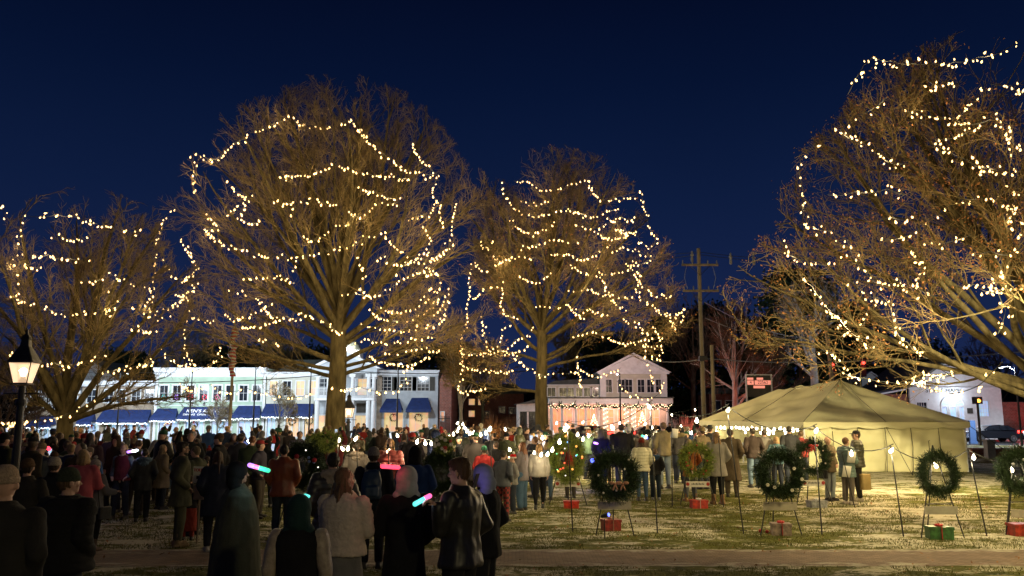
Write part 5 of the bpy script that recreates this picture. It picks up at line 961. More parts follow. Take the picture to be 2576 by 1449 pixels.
# ------------------------------------------------------------------ cars
def car(px, d, rz, label, body_col, tail=True, L_=4.6, zoff=0., head=True):
    p = W(px, 1050, d); root = empty('parked_car' if not tail else 'car', (p.x, d, gz(p.x, d)+.02+zoff), label, 'car', None, rz)
    prof = [(-2.3, .35), (-2.32, .62), (-2.2, .86), (-1.5, .96), (-1.15, 1.02), (-.5, 1.42), (.35, 1.50), (1.2, 1.42), (1.85, 1.08), (2.25, 1.0), (2.33, .7), (2.3, .35)]
    m = MB(); n = len(prof); W2 = .9
    vs = []
    for sgn, wv, dz in ((-1, W2, 0), (1, W2, 0)):
        for x, z in prof: inset = .22 if z > 1.05 else 0.; vs.append((x, sgn*(wv-inset), z))
    fs = [tuple(range(n))[::-1], tuple(range(n, 2*n))]+[(i, (i+1) % n, (i+1) % n+n, i+n) for i in range(n)]
    m.add(vs, fs); bd = m.build('body', 'car_paint', root, body_col); bv = bd.modifiers.new('b', 'BEVEL'); bv.width = .05; bv.segments = 3
    for sy in (-1, 1):
        g = MB(); y_ = sy*.70; g.add([(-1.02, sy*.90, 1.03), (-.42, sy*.71, 1.40), (.28, sy*.71, 1.46), (.28, sy*.905, 1.03)], [(0, 1, 2, 3)]); g.add([(.36, sy*.905, 1.03), (.36, sy*.71, 1.46), (1.12, sy*.71, 1.39), (1.62, sy*.9, 1.04)], [(0, 1, 2, 3)]); g.build('side_window', 'window_glass', root)
        for wx in (-1.42, 1.4):
            w_ = MB(); w_.tube([(wx, sy*.70, .34), (wx, sy*.93, .34)], .34, 22).build('wheel', 'tyre', root)
            rm = MB(); rm.tube([(wx, sy*.935, .34), (wx, sy*.945, .34)], .07, 10)
            for k_ in range(10): a = k_*PI/5; rm.tube([(wx+.05*math.cos(a), sy*.945, .34+.05*math.sin(a)), (wx+.23*math.cos(a), sy*.94, .34+.23*math.sin(a))], .022, 4)
            ring = [(wx+.235*math.cos(a*PI/10), sy*.94, .34+.235*math.sin(a*PI/10)) for a in range(21)]; rm.tube(ring, .02, 4); rm.build('rim', 'rim', w_ if False else root)
        MB().ell((-2.17, sy*.80, .72), (.16, .14, .09), 10, 6).build('headlight', 'headlight' if head else 'rim', root); MB().ell((2.08, sy*.82, .92), (.26, .15, .12), 10, 6).build('tail_light', 'red_light', root)
        MB().cap((-.95, sy*1.0, 1.02), (-.88, sy*.92, 1.0), .07, .05, 8).build('wing_mirror', 'car_paint', root, body_col)
    if tail: light('tail_glow', (2.7, -.4, .9), (1, .04, .03), 260, .1, root)
    if head: light('headlight_glow', (-2.7, -.6, .6), (.8, .9, 1), 80, .1, root)
    return root
m_, nt_, b_ = newmat('car_paint'); oi = N(nt_, 'ShaderNodeObjectInfo'); nt_.links.new(oi.outputs['Color'], b_.inputs['Base Color']); b_.inputs['Roughness'].default_value = .25; b_.inputs['Coat Weight'].default_value = .8; b_.inputs['Metallic'].default_value = .3
car(2490, 74, 0, 'dark car with glowing red tail lights passing before the chapel', (.03, .035, .05))
car(2618, 82, 0, 'car at the right edge with a red roof light and white headlight', (.06, .06, .07))
car(1470, 70, 0, 'pale snow dusted car parked before the porch house wing', (.55, .56, .58), tail=False, head=False)
car(1650, 69, PI, 'silver car parked before the porch house gable', (.3, .3, .32), tail=False, head=False)
car(30, 66, 0, 'pale car parked at the far left of the road', (.4, .42, .45), tail=False, head=False)
# low wall and post at right
p = W(2520, 1140, 46); o = MB().box(-2.0, 3.2, 0, .35, 0, .42).box(-2.05, 3.25, -.05, .4, .42, .5).build('low_wall', 'brick_red'); o.location = (W(2540, 1140, 46).x, 46, 0); tag(o, 'low brick wall in front of the road at the right edge', 'wall')
o = MB().box(-.2, .2, -.2, .2, 0, .9).box(-.24, .24, -.24, .24, .9, .98).build('stone_post', 'concrete'); o.location = (W(2490, 1140, 45).x, 45, 0); tag(o, 'square grey stone post at the left end of the low brick wall', 'post')
def shrub(px, d, w_, h, label, seed, mat='twig'):
    r = np.random.default_rng(seed); p = W(px, 1050, d); root = empty('shrub', (p.x, d, gz(p.x, d)), label, 'shrub'); n = 260; an = r.uniform(0, 2*PI, n); el = r.uniform(.4, 1.5, n)
    D = np.stack([np.cos(an)*np.cos(el), np.sin(an)*np.cos(el), np.sin(el)], 1); nodes = np.zeros((n, 5, 3)); ln = r.uniform(.5, 1, n)[:, None]
    for s in range(4): nodes[:, s+1] = nodes[:, s]+(D+r.normal(0, .25, (n, 3)))*ln*np.array([w_, w_, h])/4
    v = tubes_mesh('s', nodes, np.broadcast_to(np.array([.02, .018, .014, .01, .006]), (n, 5)).copy(), 3); link('stems', np_mesh('stems', [v]), mat, root)
shrub(1690, 76, 1.6, 2.2, 'bare twiggy shrub right of the porch house', 3, 'bark_pale'); shrub(1722, 66, 1.6, 2.4, 'pale bare shrub left of the tall utility pole', 4, 'bark_pale'); shrub(1290, 66, 2.2, 2.4, 'reddish bare shrub left of the second tallest trunk', 5, 'twig_red'); shrub(1235, 68, 2., 2.6, 'orange lit bare shrub behind the crowd near the dark brick house', 6, 'twig_red'); shrub(62, 44, 1.2, 1.6, 'low bush beside the small white sign at the left edge', 7, 'needle')
p = W(1235, 1060, 67); o = MB().ell((0, 0, .5), (.12, .12, .16), 8, 6).cap((0, 0, 0), (0, 0, .4), .04, .04, 6).build('path_light', 'amber_light'); o.location = (p.x, 67, 0); tag(o, 'small amber ground light under the orange lit shrub', 'ground light'); light('amber_wash', (0, -.4, .8), (1, .45, .1), 160, .1, o)
# ------------------------------------------------------------------ stakes and their bulb strings on the lawn
def stake(px0, py0, px1, py1, label, rr_=.014, d=None):
    d = d or EYE/((py1-1050)/F)/1.0; g = W(px1, py1, 20); r0 = ray(px1, py1); t = -EYE/r0.z; base = Vector((r0.x*t, r0.y*t, 0)); top = W(px0, py0, base.y); root = empty('garden_stake', base, label, 'stake', 'black stakes carrying bulb strings'); v = top-base
    MB().tube([(0, 0, -.02), v*.6, v], rr_, 6, rr_*.7).tube([v-Vector((.03, 0, 0)), v+Vector((.05, -.02, .04))], .008, 4).build('rod', 'black_metal', root); MB().tube([(-.07, 0, .06), (.07, 0, .06)], .006, 4).build('foot_step', 'black_metal', root); return base, top
st = {}
for k_, a in dict(a=(1427, 1062, 1441, 1338, 'stake in front of the light spangled wreath'), b=(1635, 1012, 1654, 1341, 'tallest straight stake beside the cream puffer coat'), c=(1828, 1020, 1871, 1343, 'tall stake leaning left before the tent'), d=(2048, 1072, 2068, 1346, 'stake right of the biggest round dark wreath'), e=(2240, 1122, 2273, 1350, 'stake left of the wreath with a green gift'), f=(2436, 1132, 2483, 1349, 'stake between the two rightmost wreaths'),
     g=(1351, 1130, 1351, 1275, 'stake in front of the white hooded girl'), h=(1690, 1058, 1691, 1275, 'stake right of the man in a dark jacket and jeans'), i=(1808, 1100, 1820, 1275, 'stake beside the grey coated woman'), j=(2118, 1140, 2150, 1275, 'stake in front of the couple in puffer coats'), k=(2336, 1110, 2344, 1190, 'short stake in front of the tent wall'), l=(1163, 1060, 1166, 1230, 'stake left of the flowered wreath'), m=(1233, 1070, 1240, 1290, 'stake behind the boy in the black jacket'), n=(1053, 1100, 1054, 1325, 'stake right of the speaker'), o=(896, 1090, 905, 1322, 'stake left of the speaker'), p=(850, 1098, 852, 1290, 'stake beside the bright pine spray'), q=(1375, 1090, 1378, 1215, 'stake behind the light spangled wreath'), r=(1510, 1080, 1514, 1205, 'stake behind the purple hooded person'), s=(1770, 1075, 1776, 1200, 'stake before the open side of the tent')).items(): st[k_] = stake(a[0], a[1], a[2], a[3], 'thin black '+a[4])
def T(k): p = st[k][1]; r_ = None; return p
def ts2(full, pts, step, **kw):
    """string through world points"""
    global W
    W0 = W; P = pts
    W = lambda *q: Vector(q)
    try: r = torch_string(full, [tuple(p) for p in P], step, **kw)
    finally: W = W0
    return r
ts2('bulb string from the speaker to the middle stakes', [T('p'), T('o'), T('n'), T('l'), T('m')], .8, every=1, power=8)
ts2('bulb string over the light spangled wreath', [T('m'), T('g'), T('a')], .9, every=1, power=3.5)
ts2('bulb string from the light spangled wreath to the tallest stake', [T('a'), T('b')], .9, every=1, power=12)
ts2('bulb string from the tallest stake to the leaning stake', [T('b'), T('c')], .95, every=1, power=12)
ts2('bulb string from the leaning stake past the grey coated woman', [T('c'), T('d')], .9, every=1, power=12)
ts2('bulb string before the couple and the tent wall', [T('d'), T('e')], .8, every=1, power=12)
ts2('bulb string over the rightmost wreaths', [T('e'), T('f'), T('f')+Vector((2.2, .5, -.15))], .85, every=1, power=12)
ts2('bulb string far behind the light spangled wreath', [T('q'), T('r'), T('s')], .9, every=1, power=34, rb=.05)
for i, (x0, y0, x1, y1, dd) in enumerate(((1270, 1075, 1340, 1075, 34), (1365, 1095, 1480, 1078, 27), (1640, 1070, 1760, 1060, 36), (1660, 1085, 1700, 1092, 30), (1150, 1060, 1180, 1055, 38), (1690, 1040, 1800, 1010, 50), (1560, 1060, 1640, 1060, 44), (1000, 1090, 1060, 1080, 30), (1190, 1082, 1260, 1072, 30), (1480, 1090, 1560, 1075, 29), (1580, 1078, 1640, 1050, 33), (1400, 1060, 1500, 1052, 40), (1715, 1080, 1770, 1074, 31))):
    torch_string('short bulb string over the crowd '+('left of the second tallest trunk', 'before the second tallest trunk', 'left of the tent', 'above the man stretching his arm', 'below the red brick gable', 'right of the porch house', 'before the porch house steps', 'behind the speaker', 'left of the auburn haired woman', 'above the purple hooded person', 'behind the tallest straight stake', 'before the porch house wing', 'just left of the tent edge')[i], [(x0, y0, dd), (x1, y1, dd)], .8+dd*.012, .045, 60, 2, .4)
# ------------------------------------------------------------------ wreaths, easels, gifts
def spray_mesh(r0, r1, n, seed, needle=.11, sq=1., depth=.09, lower=0):
    """ring of many pine sprigs, each a fan of needles"""
    r = np.random.default_rng(seed); a = r.uniform(0, 2*PI, n); q = r0+(r1-r0)*r.random(n)**.8; P = np.stack([q*np.cos(a), r.normal(0, depth*.5, n), q*np.sin(a)*sq], 1)
    tang = np.stack([-np.sin(a), np.zeros(n), np.cos(a)], 1); rad = np.stack([np.cos(a), np.zeros(n), np.sin(a)], 1); D = tang*r.uniform(.2, 1, n)[:, None]+rad*r.normal(.35, .5, n)[:, None]+r.normal(0, .35, (n, 3)); D /= np.linalg.norm(D, axis=1)[:, None]
    V = []; m_ = 9; base = np.repeat(P, m_, 0); Dd = np.repeat(D, m_, 0); t = np.tile(np.linspace(0, 1, m_), n)[:, None]; S = base+Dd*t*needle; Nd = Dd+r.normal(0, .75, (n*m_, 3)); Nd /= np.linalg.norm(Nd, axis=1)[:, None]; wd = np.cross(Nd, r.normal(size=Nd.shape)); wd /= np.linalg.norm(wd, axis=1)[:, None]
    ll = needle*r.uniform(.35, .7, (n*m_, 1)); w_ = .004+.0*ll; V = np.stack([S-wd*w_, S+wd*w_, S+Nd*ll+wd*w_*.3, S+Nd*ll-wd*w_*.3], 1).reshape(-1, 3)
    return V, np.arange(len(V)).reshape(-1, 4)
def wreath(px, py, d, rpx, label, seed, mat='needle', dec=(), sq=1., n=1100, hole=.45, lightn=0, tilt=0.):
    d = DD(d); c = W(px, py, d); r1 = rpx*d/F; root = empty('wreath', c, label, 'wreath', 'wreaths on easels'); link('greenery', np_mesh('greenery', [spray_mesh(r1*hole, r1*.93, n, seed, r1*.26, sq)], False), mat, root); rr = random.Random(seed)
    m = MB(); q = r1*(hole+1)/2
    ring = [(q*math.cos(t*PI/12), .03, q*math.sin(t*PI/12)*sq) for t in range(25)]; m.tube(ring, r1*(1-hole)*.24, 6); m.build('frame_core', 'needle', root)
    for kind, cnt, col, sz in dec:
        for i in range(cnt):
            a = rr.uniform(0, 2*PI); q = r1*rr.uniform(hole+.05, .9)
            if kind == 'bow':
                b = MB(); s_ = sz
                for sgn in (-1, 1): b.ell((sgn*s_*.55, 0, s_*.12), (s_*.5, s_*.22, s_*.28), 8, 6); b.cap((0, 0, 0), (sgn*s_*.35, 0, -s_*.95), s_*.1, s_*.16, 6)
                b.ell((0, -.02, 0), (s_*.16,)*3, 8, 6); b.build('bow', 'plain', root, col, True, (0 if i == 0 else r1*.3, -.12, r1*sq*(.62 if cnt == 1 else -.3)))
            elif kind == 'flower':
                b = MB(); s_ = sz
                for k_ in range(6): t = k_*PI/3; b.ell((s_*.45*math.cos(t), 0, s_*.45*math.sin(t)), (s_*.36, s_*.14, s_*.3), 6, 5)
                b.ell((0, -.03, 0), (s_*.18,)*3, 6, 5); b.build('flower', 'plain', root, col, True, (q*math.cos(a), -.11, q*math.sin(a)*sq))
            elif kind == 'glow': MB().ell((0, 0, 0), (sz,)*3, 8, 6).build('ornament', 'orn_'+col, root, None, True, (r1*rr.uniform(.1, .9)*math.cos(a), -.14, r1*rr.uniform(.3, .95)*math.sin(a)*sq))
            else: MB().ell((0, 0, 0), (sz,)*3, 10, 8).build('bauble', 'nylon', root, col, True, (q*math.cos(a), -.11, q*math.sin(a)*sq))
    return root
def easel(px, topy, footy, d, spread, label, plaque_y=None, pw=.5, deco=False, pcol=(.6, .58, .52)):
    d = DD(d)
    b0 = W(px, footy, d); gx = b0.x; t = W(px, topy, d); h = t.z; s_ = spread*d/F; root = empty('easel', (gx, d, 0), label, 'easel', 'wire easels on the lawn')
    for v in ((-s_, -.12, 0), (s_, -.12, 0), (.05, .55, 0)): MB().tube([(0, 0, h), Vector((0, 0, h)).lerp(Vector(v), .5), v], .012, 6).build('leg', 'black_metal', root)
    zc = h*.36; k_ = 1-zc/h; MB().tube([(-s_*k_, -.06, zc), (s_*k_, -.06, zc)], .01, 5).tube([(-s_*k_*.9, -.06, zc), (-s_*k_*.9, -.16, zc)], .01, 5).tube([(s_*k_*.9, -.06, zc), (s_*k_*.9, -.16, zc)], .01, 5).build('crossbar', 'black_metal', root)
    if plaque_y:
        z = W(px, plaque_y, d).z; pl = MB().box(-pw/2, pw/2, -.14, -.12, z-.07, z+.07).build('name_board', 'plain', root, pcol)
        if deco:
            for sg in (-1, 1): MB().ell((sg*pw*.42, -.15, z+.005), (.045, .01, .045), 8, 5).build('flower', 'plain', pl, (.4, .03, .02))
            m = MB()
            for i in range(9): m.box(-pw*.26+i*pw*.06, -pw*.26+i*pw*.06+pw*.035, -.145, -.1405, z-.015, z+.02+.01*(i % 2))
            m.build('lettering', 'black_metal', pl)
    return root
def gift(px, py, d, w_, h, label, col, bow, mat='plain', bowcol=(.5, .03, .03)):
    r0 = ray(px, py); t = -EYE/r0.z; root = empty('gift_box', (r0.x*t, r0.y*t, 0), label, 'gift box', 'gift boxes under the easels', random.uniform(-.25, .25)); w_ *= .88; h *= .88; col = tuple(c*.75 for c in col)
    MB().box(-w_/2, w_/2, -.14, .14, 0, h).build('box', 'giftwrap', root, col); MB().box(-w_/2-.012, w_/2+.012, -.152, .152, h, h+.05).build('lid', 'giftwrap', root, col); h *= 1.; MB().box(-.008, .008, -.156, -.1525, 0, h+.054).box(-.008, .008, -.156, .156, h+.0505, h+.054).build('ribbon', 'nylon', root, tuple(c*.6 for c in bowcol))
    if bow:
        m = MB()
        for k_ in range(7): a = k_*2*PI/7; m.ell((.04*math.cos(a), .04*math.sin(a), h+.07), (.034, .024, .024), 7, 5)
        m.ell((0, 0, h+.085), (.02,)*3, 6, 5); m.build('bow', 'nylon', root, bowcol, True)
basic('giftwrap', None, .45, .55, 14, .3, 9, obj=True)
dB_ = lambda y: -EYE/ray(1288, y).z*ray(1288, y).y
RD = dict()
# front row
easel(1545, 1120, 1335, 15.3, 46, 'easel holding the shaggy dark wreath with pink ribbons', 1270, .62, pcol=(.32, .28, .22)); wreath(1545, 1196, 15.05, 62, 'shaggy dark wreath with pink and white ribbons in its middle', 1, dec=(('bauble', 5, (.6, .55, .5), .02), ('bow', 2, (.35, .17, .11), .11)), n=1300, hole=.4)
easel(1960, 1120, 1335, 15.3, 50, 'easel holding the biggest round dark wreath', 1272, .62, pcol=(.34, .30, .24)); wreath(1961, 1190, 15.05, 58, 'biggest round dark wreath with a few pale flowers', 2, dec=(('flower', 5, (.6, .55, .45), .045),), n=1700, hole=.5)
easel(2363, 1120, 1345, 15.0, 52, 'easel holding the thin wreath above the green gift', 1282, .6, pcol=(.28, .26, .22)); wreath(2361, 1192, 14.8, 49, 'thin wreath lit yellow along its top edge, above the green gift', 3, 'needle', n=1300, hole=.58, sq=1.1)
easel(2572, 1120, 1335, 15.4, 50, 'easel at the right edge of the lawn', 1290, .5, pcol=(.3, .27, .22)); wreath(2566, 1185, 15.1, 56, 'bushy wreath cut by the right edge', 4, dec=(('bauble', 4, (.5, .5, .55), .025),), n=1500, hole=.42)
easel(1120, 1110, 1330, 16.0, 44, 'easel behind the white hooded person', None); wreath(1112, 1190, 15.8, 56, 'dark wreath crowned with white and red flowers', 5, dec=(('bauble', 3, (.4, .4, .4), .02),), n=1500, hole=.3)
wr = wreath(1115, 1118, 15.7, 30, 'spray of white and red flowers on the dark wreath', 6, 'needle_lit', dec=(('flower', 9, (.75, .68, .6), .05), ('flower', 4, (.45, .04, .04), .045)), n=350, hole=.1, sq=.7)
easel(755, 1110, 1350, 16.5, 50, 'easel behind the orange jacket', 1245, .4); wreath(760, 1170, 16.2, 56, 'dark wreath with red and blue baubles behind the orange jacket', 7, dec=(('bauble', 4, (.4, .02, .03), .05), ('bauble', 4, (.2, .3, .6), .03), ('glow', 3, 'white', .015)), n=1400, hole=.3)
wreath(815, 1112, 20.5, 42, 'bright yellow green pine spray beside the speaker', 8, 'needle_lit', dec=(('flower', 4, (.35, .2, .1), .04),), n=900, hole=.05, sq=.62); easel(815, 1105, 1262, 20.8, 36, 'easel holding the bright pine spray')
# back row
d2 = 20.6
easel(1428, 1100, 1262, d2, 46, 'easel holding the light spangled wreath', 1216, .62, True, (.62, .58, .5)); wreath(1425, 1152, d2-.25, 46, 'light spangled wreath shaped like a little tree', 9, 'needle_lit', dec=(('glow', 6, 'red', .022), ('glow', 6, 'orange', .026), ('glow', 2, 'blue', .02), ('glow', 3, 'green', .016), ('glow', 2, 'white', .016)), n=1500, hole=.32, sq=1.35)
easel(1754, 1100, 1262, d2, 44, 'easel holding the pale green wreath', 1217, .6, True, (.62, .58, .5)); wreath(1752, 1158, d2-.25, 42, 'pale green wreath with small red berries before the tent opening', 10, 'needle_lit', dec=(('bauble', 9, (.35, .05, .02), .025), ('bauble', 4, (.5, .4, .3), .02)), n=1000, hole=.5)
easel(2045, 1100, 1262, d2, 44, 'easel holding the dim wreath with a red bow', 1214, .55, True, (.62, .58, .5)); wreath(2043, 1150, d2-.25, 44, 'dim wreath with a red bow, behind the biggest round wreath', 11, 'needle', dec=(('bow', 1, (.45, .03, .03), .12), ('bauble', 5, (.5, .4, .35), .02)), n=1000, hole=.5)
gift(1437, 1278, d2, .40, .14, 'bright red gift box under the light spangled wreath', (.55, .03, .01), False); gift(1758, 1278, d2, .42, .16, 'bright red gift box with a white tuft under the pale green wreath', (.55, .03, .01), True, bowcol=(.6, .55, .5)); gift(2055, 1276, d2, .45, .13, 'silver gift box under the dim red bowed wreath', (.35, .35, .36), True, bowcol=(.6, .6, .6))
gift(1537, 1334, 15, .36, .18, 'dark red gift box under the shaggy dark wreath', (.26, .015, .01), True, bowcol=(.35, .2, .15)); gift(1965, 1346, 15, .38, .19, 'dusty pink gift box with red bow under the biggest round wreath', (.30, .22, .19), True); gift(2364, 1355, 15, .46, .19, 'green gift box with red bow under the thin wreath', (.04, .13, .03), True); gift(2568, 1347, 15, .40, .19, 'red gift box at the right edge of the lawn', (.38, .03, .015), False)
for i, (px, py) in enumerate(((1913, 1340), (1930, 1342), (1941, 1342))):
    r0 = ray(px, py); t = -EYE/r0.z; o = MB().ell((0, 0, .035), (.035,)*3, 10, 8).build('loose_bauble', 'nylon', None, (.4, .02, .02), True); o.location = (r0.x*t, r0.y*t, 0); tag(o, 'small red bauble on the grass left of the dusty pink gift, '+('leftmost', 'middle', 'rightmost')[i], 'bauble', 'red baubles on the grass')
# blue floodlight on the lawn
p_ = (W(1490, 1160, 26).x, 26, 0); root = empty('blue_floodlight', p_, 'blue floodlight glowing behind the shaggy dark wreath', 'floodlight'); MB().tube([(0, 0, 0), (0, 0, .8)], .015, 6).build('stake', 'black_metal', root); MB().ell((0, -.03, .85), (.06, .04, .06), 10, 8).build('lens', 'glow_blue', root); light('blue_glow', (0, -.2, .8), (.05, .1, 1), 16, .05, root)
p_ = (W(1520, 1274, 15.4).x, 15.4, 0); root = empty('blue_spotlight', p_, 'small blue spotlight at the foot of the shaggy wreath easel', 'spotlight'); MB().tube([(0, 0, 0), (0, 0, .35)], .01, 5).cap((-.04, 0, .4), (.03, 0, .42), .03, .045, 8).build('housing', 'black_metal', root); MB().ell((.075, -.02, .43), (.02, .03, .03), 8, 6).build('lens', 'glow_blue', root); light('blue_glow', (.15, -.1, .45), (.05, .1, 1), .3, .03, root)
# microphone stand
ms = W(978, 1160, 16.2); root = empty('microphone_stand', (ms.x, 16.2, 0), 'thin microphone stand in front of the speaker in red', 'microphone stand'); zt = W(978, 1128, 16.2).z; MB().tube([(0, 0, .02), (0, 0, zt-.2), (-.03, .05, zt)], .012, 6).loft([(0, .14, .14, 0, 0), (.02, .13, .13, 0, 0)], 14, 2).build('stand', 'black_metal', root); MB().cap((-.03, .05, zt), (-.035, .1, zt+.05), .02, .028, 8).build('microphone', 'black_metal', root)
# ------------------------------------------------------------------ people
SKIN = dict(fair=(.55, .33, .24), tan=(.42, .25, .17), brown=(.20, .11, .07))
PROTO_N = [0]
def arm_pts(kind, s):
    """elbow, wrist, hand direction for the arm on side s (-1 left, +1 right); forward is +Y"""
    P = dict(down=((.245, -.03, 1.15), (.235, .05, .90), (0, .15, -1)), pocket=((.285, -.09, 1.17), (.205, .09, 1.0), (-.5, .5, -.4)), phone=((.235, .06, 1.14), (.10, .29, 1.30), (-.25, .5, .6)),
             chest=((.25, .05, 1.14), (.08, .22, 1.22), (-.9, .25, .2)), up=((.27, .10, 1.52), (.20, .18, 1.78), (-.1, .1, 1)), out=((.42, .10, 1.40), (.66, .20, 1.42), (1, .2, .1)), hold=((.25, .08, 1.14), (.22, .33, 1.12), (0, 1, .15)), reach=((.27, .16, 1.22), (.20, .44, 1.24), (0, .9, .35)), fold=((.24, .06, 1.16), (-.02, .20, 1.14), (-.9, .1, .1)))[kind]
    return [Vector((s*a, b, c)) for a, b, c in P]
def hand(m, w, d, s, curl=.5, r=1.):
    """palm, four unequal bent fingers and a side thumb growing out of the wrist w along d"""
    d = d.normalized(); up = Vector((0, 0, 1)) if abs(d.z) < .8 else Vector((0, 1, 0)); side = d.cross(up).normalized(); nrm = side.cross(d).normalized()*(-1)
    if abs(d.z) >= .8: side, nrm = Vector((0, 1, 0)), Vector((-s, 0, 0))
    pc = w+d*.045
    for k in (-1.2, -.4, .4, 1.2): m.cap(w+side*(k*.012*r), w+d*.085+side*(k*.0185*r), .017*r, .0135*r, 8)
    for k, ln in ((-1.5, .062), (-.5, .078), (.5, .074), (1.5, .058)):
        b = w+d*.085+side*(k*.0195*r); a1 = curl*.9; q1 = b+(d*math.cos(a1)+nrm*math.sin(a1))*ln*.5; q2 = q1+(d*math.cos(a1*2.1)+nrm*math.sin(a1*2.1))*ln*.5; m.cap(b, q1, .0105*r, .0098*r, 7); m.cap(q1, q2, .0098*r, .0085*r, 7)
    b = w+d*.03+side*(-.030*r); q1 = b+(d*.6-side*.75+nrm*.35).normalized()*.036; q2 = q1+(d*.85-side*.1+nrm*.5).normalized()*.03; m.cap(b, q1, .013*r, .011*r, 7); m.cap(q1, q2, .011*r, .009*r, 7)
def person_parts(root, sp):
    """body (one skin surface) plus clothing, hair and headwear as children of root; local forward +Y, standing height 1.75"""
    near = sp.get('near', 1); vs = {2: .009, 1: .014, 0: .024}[near]; dv = PROTO_N[0]*1.37; PROTO_N[0] += 1
    skin = SKIN[sp.get('skin', 'fair')]; wd = sp.get('w', 1.); ty = sp.get('turn', 0.); tl = sp.get('tilt', 0.)
    HM = Matrix.Translation((0, 0, 1.50)) @ Matrix.Rotation(ty, 4, 'Z') @ Matrix.Rotation(-tl, 4, 'X') @ Matrix.Translation((0, 0, -1.50))
    arms = {s: arm_pts(sp.get(k, 'pocket'), s) for s, k in ((-1, 'la'), (1, 'ra'))}
    if 'wr' in sp: arms[sp['wr'][0]] = [Vector(v) for v in sp['wr'][1:]]
    st = sp.get('stance', 'stand'); kn = {}
    for s in (-1, 1):
        hip = Vector((s*.09, 0, .92)); k, a = Vector((s*.105, .02, .50)), Vector((s*.11, -.01, .085))
        if st == 'stride': k, a = Vector((s*.1, .10*s+.03, .50)), Vector((s*.09, .20*s-.02, .085))
        if st == 'relax': k, a = Vector((s*.12, .03+.03*s, .50)), Vector((s*.15, .03*s, .085))
        kn[s] = (hip, k, a)
    # body ---------------------------------------------------------
    m = MB(); m.M = HM; m.ell((0, -.008, 1.648), (.074, .094, .103), 16, 12); m.ell((0, .030, 1.585), (.052, .060, .052), 12, 8); m.ell((0, .066, 1.555), (.024, .022, .020), 8, 6)
    m.cap((0, .082, 1.652), (0, .104, 1.618), .0085, .0135, 8); m.cap((-.034, .070, 1.672), (.034, .070, 1.672), .014, .014, 8)
    for s in (-1, 1): m.ell((s*.040, .064, 1.612), (.020, .020, .018), 8, 6); m.ell((s*.083, -.004, 1.630), (.013, .020, .031), 8, 6)
    m.ell((0, .078, 1.583), (.026, .014, .010), 8, 6); m.cap((0, -.012, 1.45), (0, -.002, 1.58), .058*wd**.5, .052, 12); m.M = None
    m.ell((0, 0, 1.29), (.155*wd, .10*wd, .20), 14, 10); m.cap((-.14*wd, -.01, 1.405), (.14*wd, -.01, 1.405), .048, .048, 12); m.ell((0, .005, 1.08), (.135*wd, .10*wd, .17), 12, 8); m.ell((0, 0, .94), (.155*wd, .11*wd, .12), 12, 8)
    for s in (-1, 1):
        hip, k, a = kn[s]; m.cap(hip, k, .080, .054, 12); m.cap(k, a, .055, .036, 12); m.cap(a+Vector((0, -.03, -.04)), a+Vector((s*.015, .13, -.052)), .036, .030, 10)
        e, w_, hd = arms[s]; sh = Vector((s*.180*wd, -.01, 1.405)); m.cap(sh, e, .044, .038, 10); m.cap(e, w_, .038, .026, 10); hand(m, w_, hd, s, sp.get('curl', .55), 1. if near else 1.3)
    b = m.build('body', 'skin', root, skin); remesh(b, vs if near else .026, 2)
    # legs ---------------------------------------------------------
    t = .022 if not sp.get('wide') else .045; lc = sp.get('legs', (.03, .035, .05)); m = MB()
    if sp.get('skirt'):
        m.loft([(1.02, .15, .12, 0, 0), (.9, .19, .15, 0, 0), (.6, .22, .18, 0, 0), (sp['skirt'], .25, .21, 0, 0)], 24, 2.1); remesh(m.build('skirt', 'cloth', root, lc), .016 if near else .03, 2, ('fold', .02, dv) if near else None); m = MB()
    m.ell((0, 0, .95), (.165*wd, .118*wd, .12), 12, 8)
    for s in (-1, 1):
        hip, k, a = kn[s]; m.cap(hip, k, .085+t, .060+t, 12); m.cap(k, a+Vector((0, 0, .045)), .060+t, (.042+t) if not sp.get('tight') else .045, 12)
    remesh(m.build('trousers', sp.get('legmat', 'cloth'), root, lc), .014 if near else .03, 2, ('fold', .010, dv) if near else None)
    for s in (-1, 1):
        hip, k, a = kn[s]; m = MB(); m.cap(a+Vector((0, -.045, -.035)), a+Vector((s*.015, .15, -.045)), .046, .040, 10); m.ell(a+Vector((0, .0, .01)), (.05, .062, .06), 10, 8)
        if sp.get('boots'): m.cap(a, a+Vector((0, 0, .14)), .058, .058, 10)
        m.box(a.x-.045, a.x+.05, a.y-.085, a.y+.185, .002, .03)
        remesh(m.build('shoe', 'leather', root, sp.get('shoes', (.03, .025, .02))), .013 if near else .028, 2)
    # coat ---------------------------------------------------------
    ct = sp.get('coat', 'jacket'); cc = sp.get('cc', (.03, .03, .035)); T_ = dict(jacket=.030, puffer=.055, long=.038, sweater=.02, hoodie=.03, cape=.03)[ct]; mat = sp.get('cmat', 'nylon' if ct == 'puffer' else 'cloth'); hem = sp.get('hem', dict(jacket=.86, puffer=.84, long=.58, sweater=.90, hoodie=.86, cape=.42)[ct]); m = MB()
    cy = -.008; rings = [(hem, (.182+T_+(.04 if hem < .7 else 0))*wd, (.128+T_+(.03 if hem < .7 else 0))*wd, 0, 0), (hem+.03, (.186+T_)*wd+(.035 if hem < .7 else 0), (.132+T_)*wd+(.03 if hem < .7 else 0), 0, 0)]
    for z, rx, ry in ((.98, .168, .118), (1.10, .160, .108), (1.25, .172, .112), (1.36, .185, .110), (1.425, .180, .095), (1.47, .105, .075), (1.50, .072, .066)):
        if z > hem+.06: rings.append((z, (rx+T_*.8)*wd, (ry+T_)*wd, 0, cy if z > 1.2 else 0))
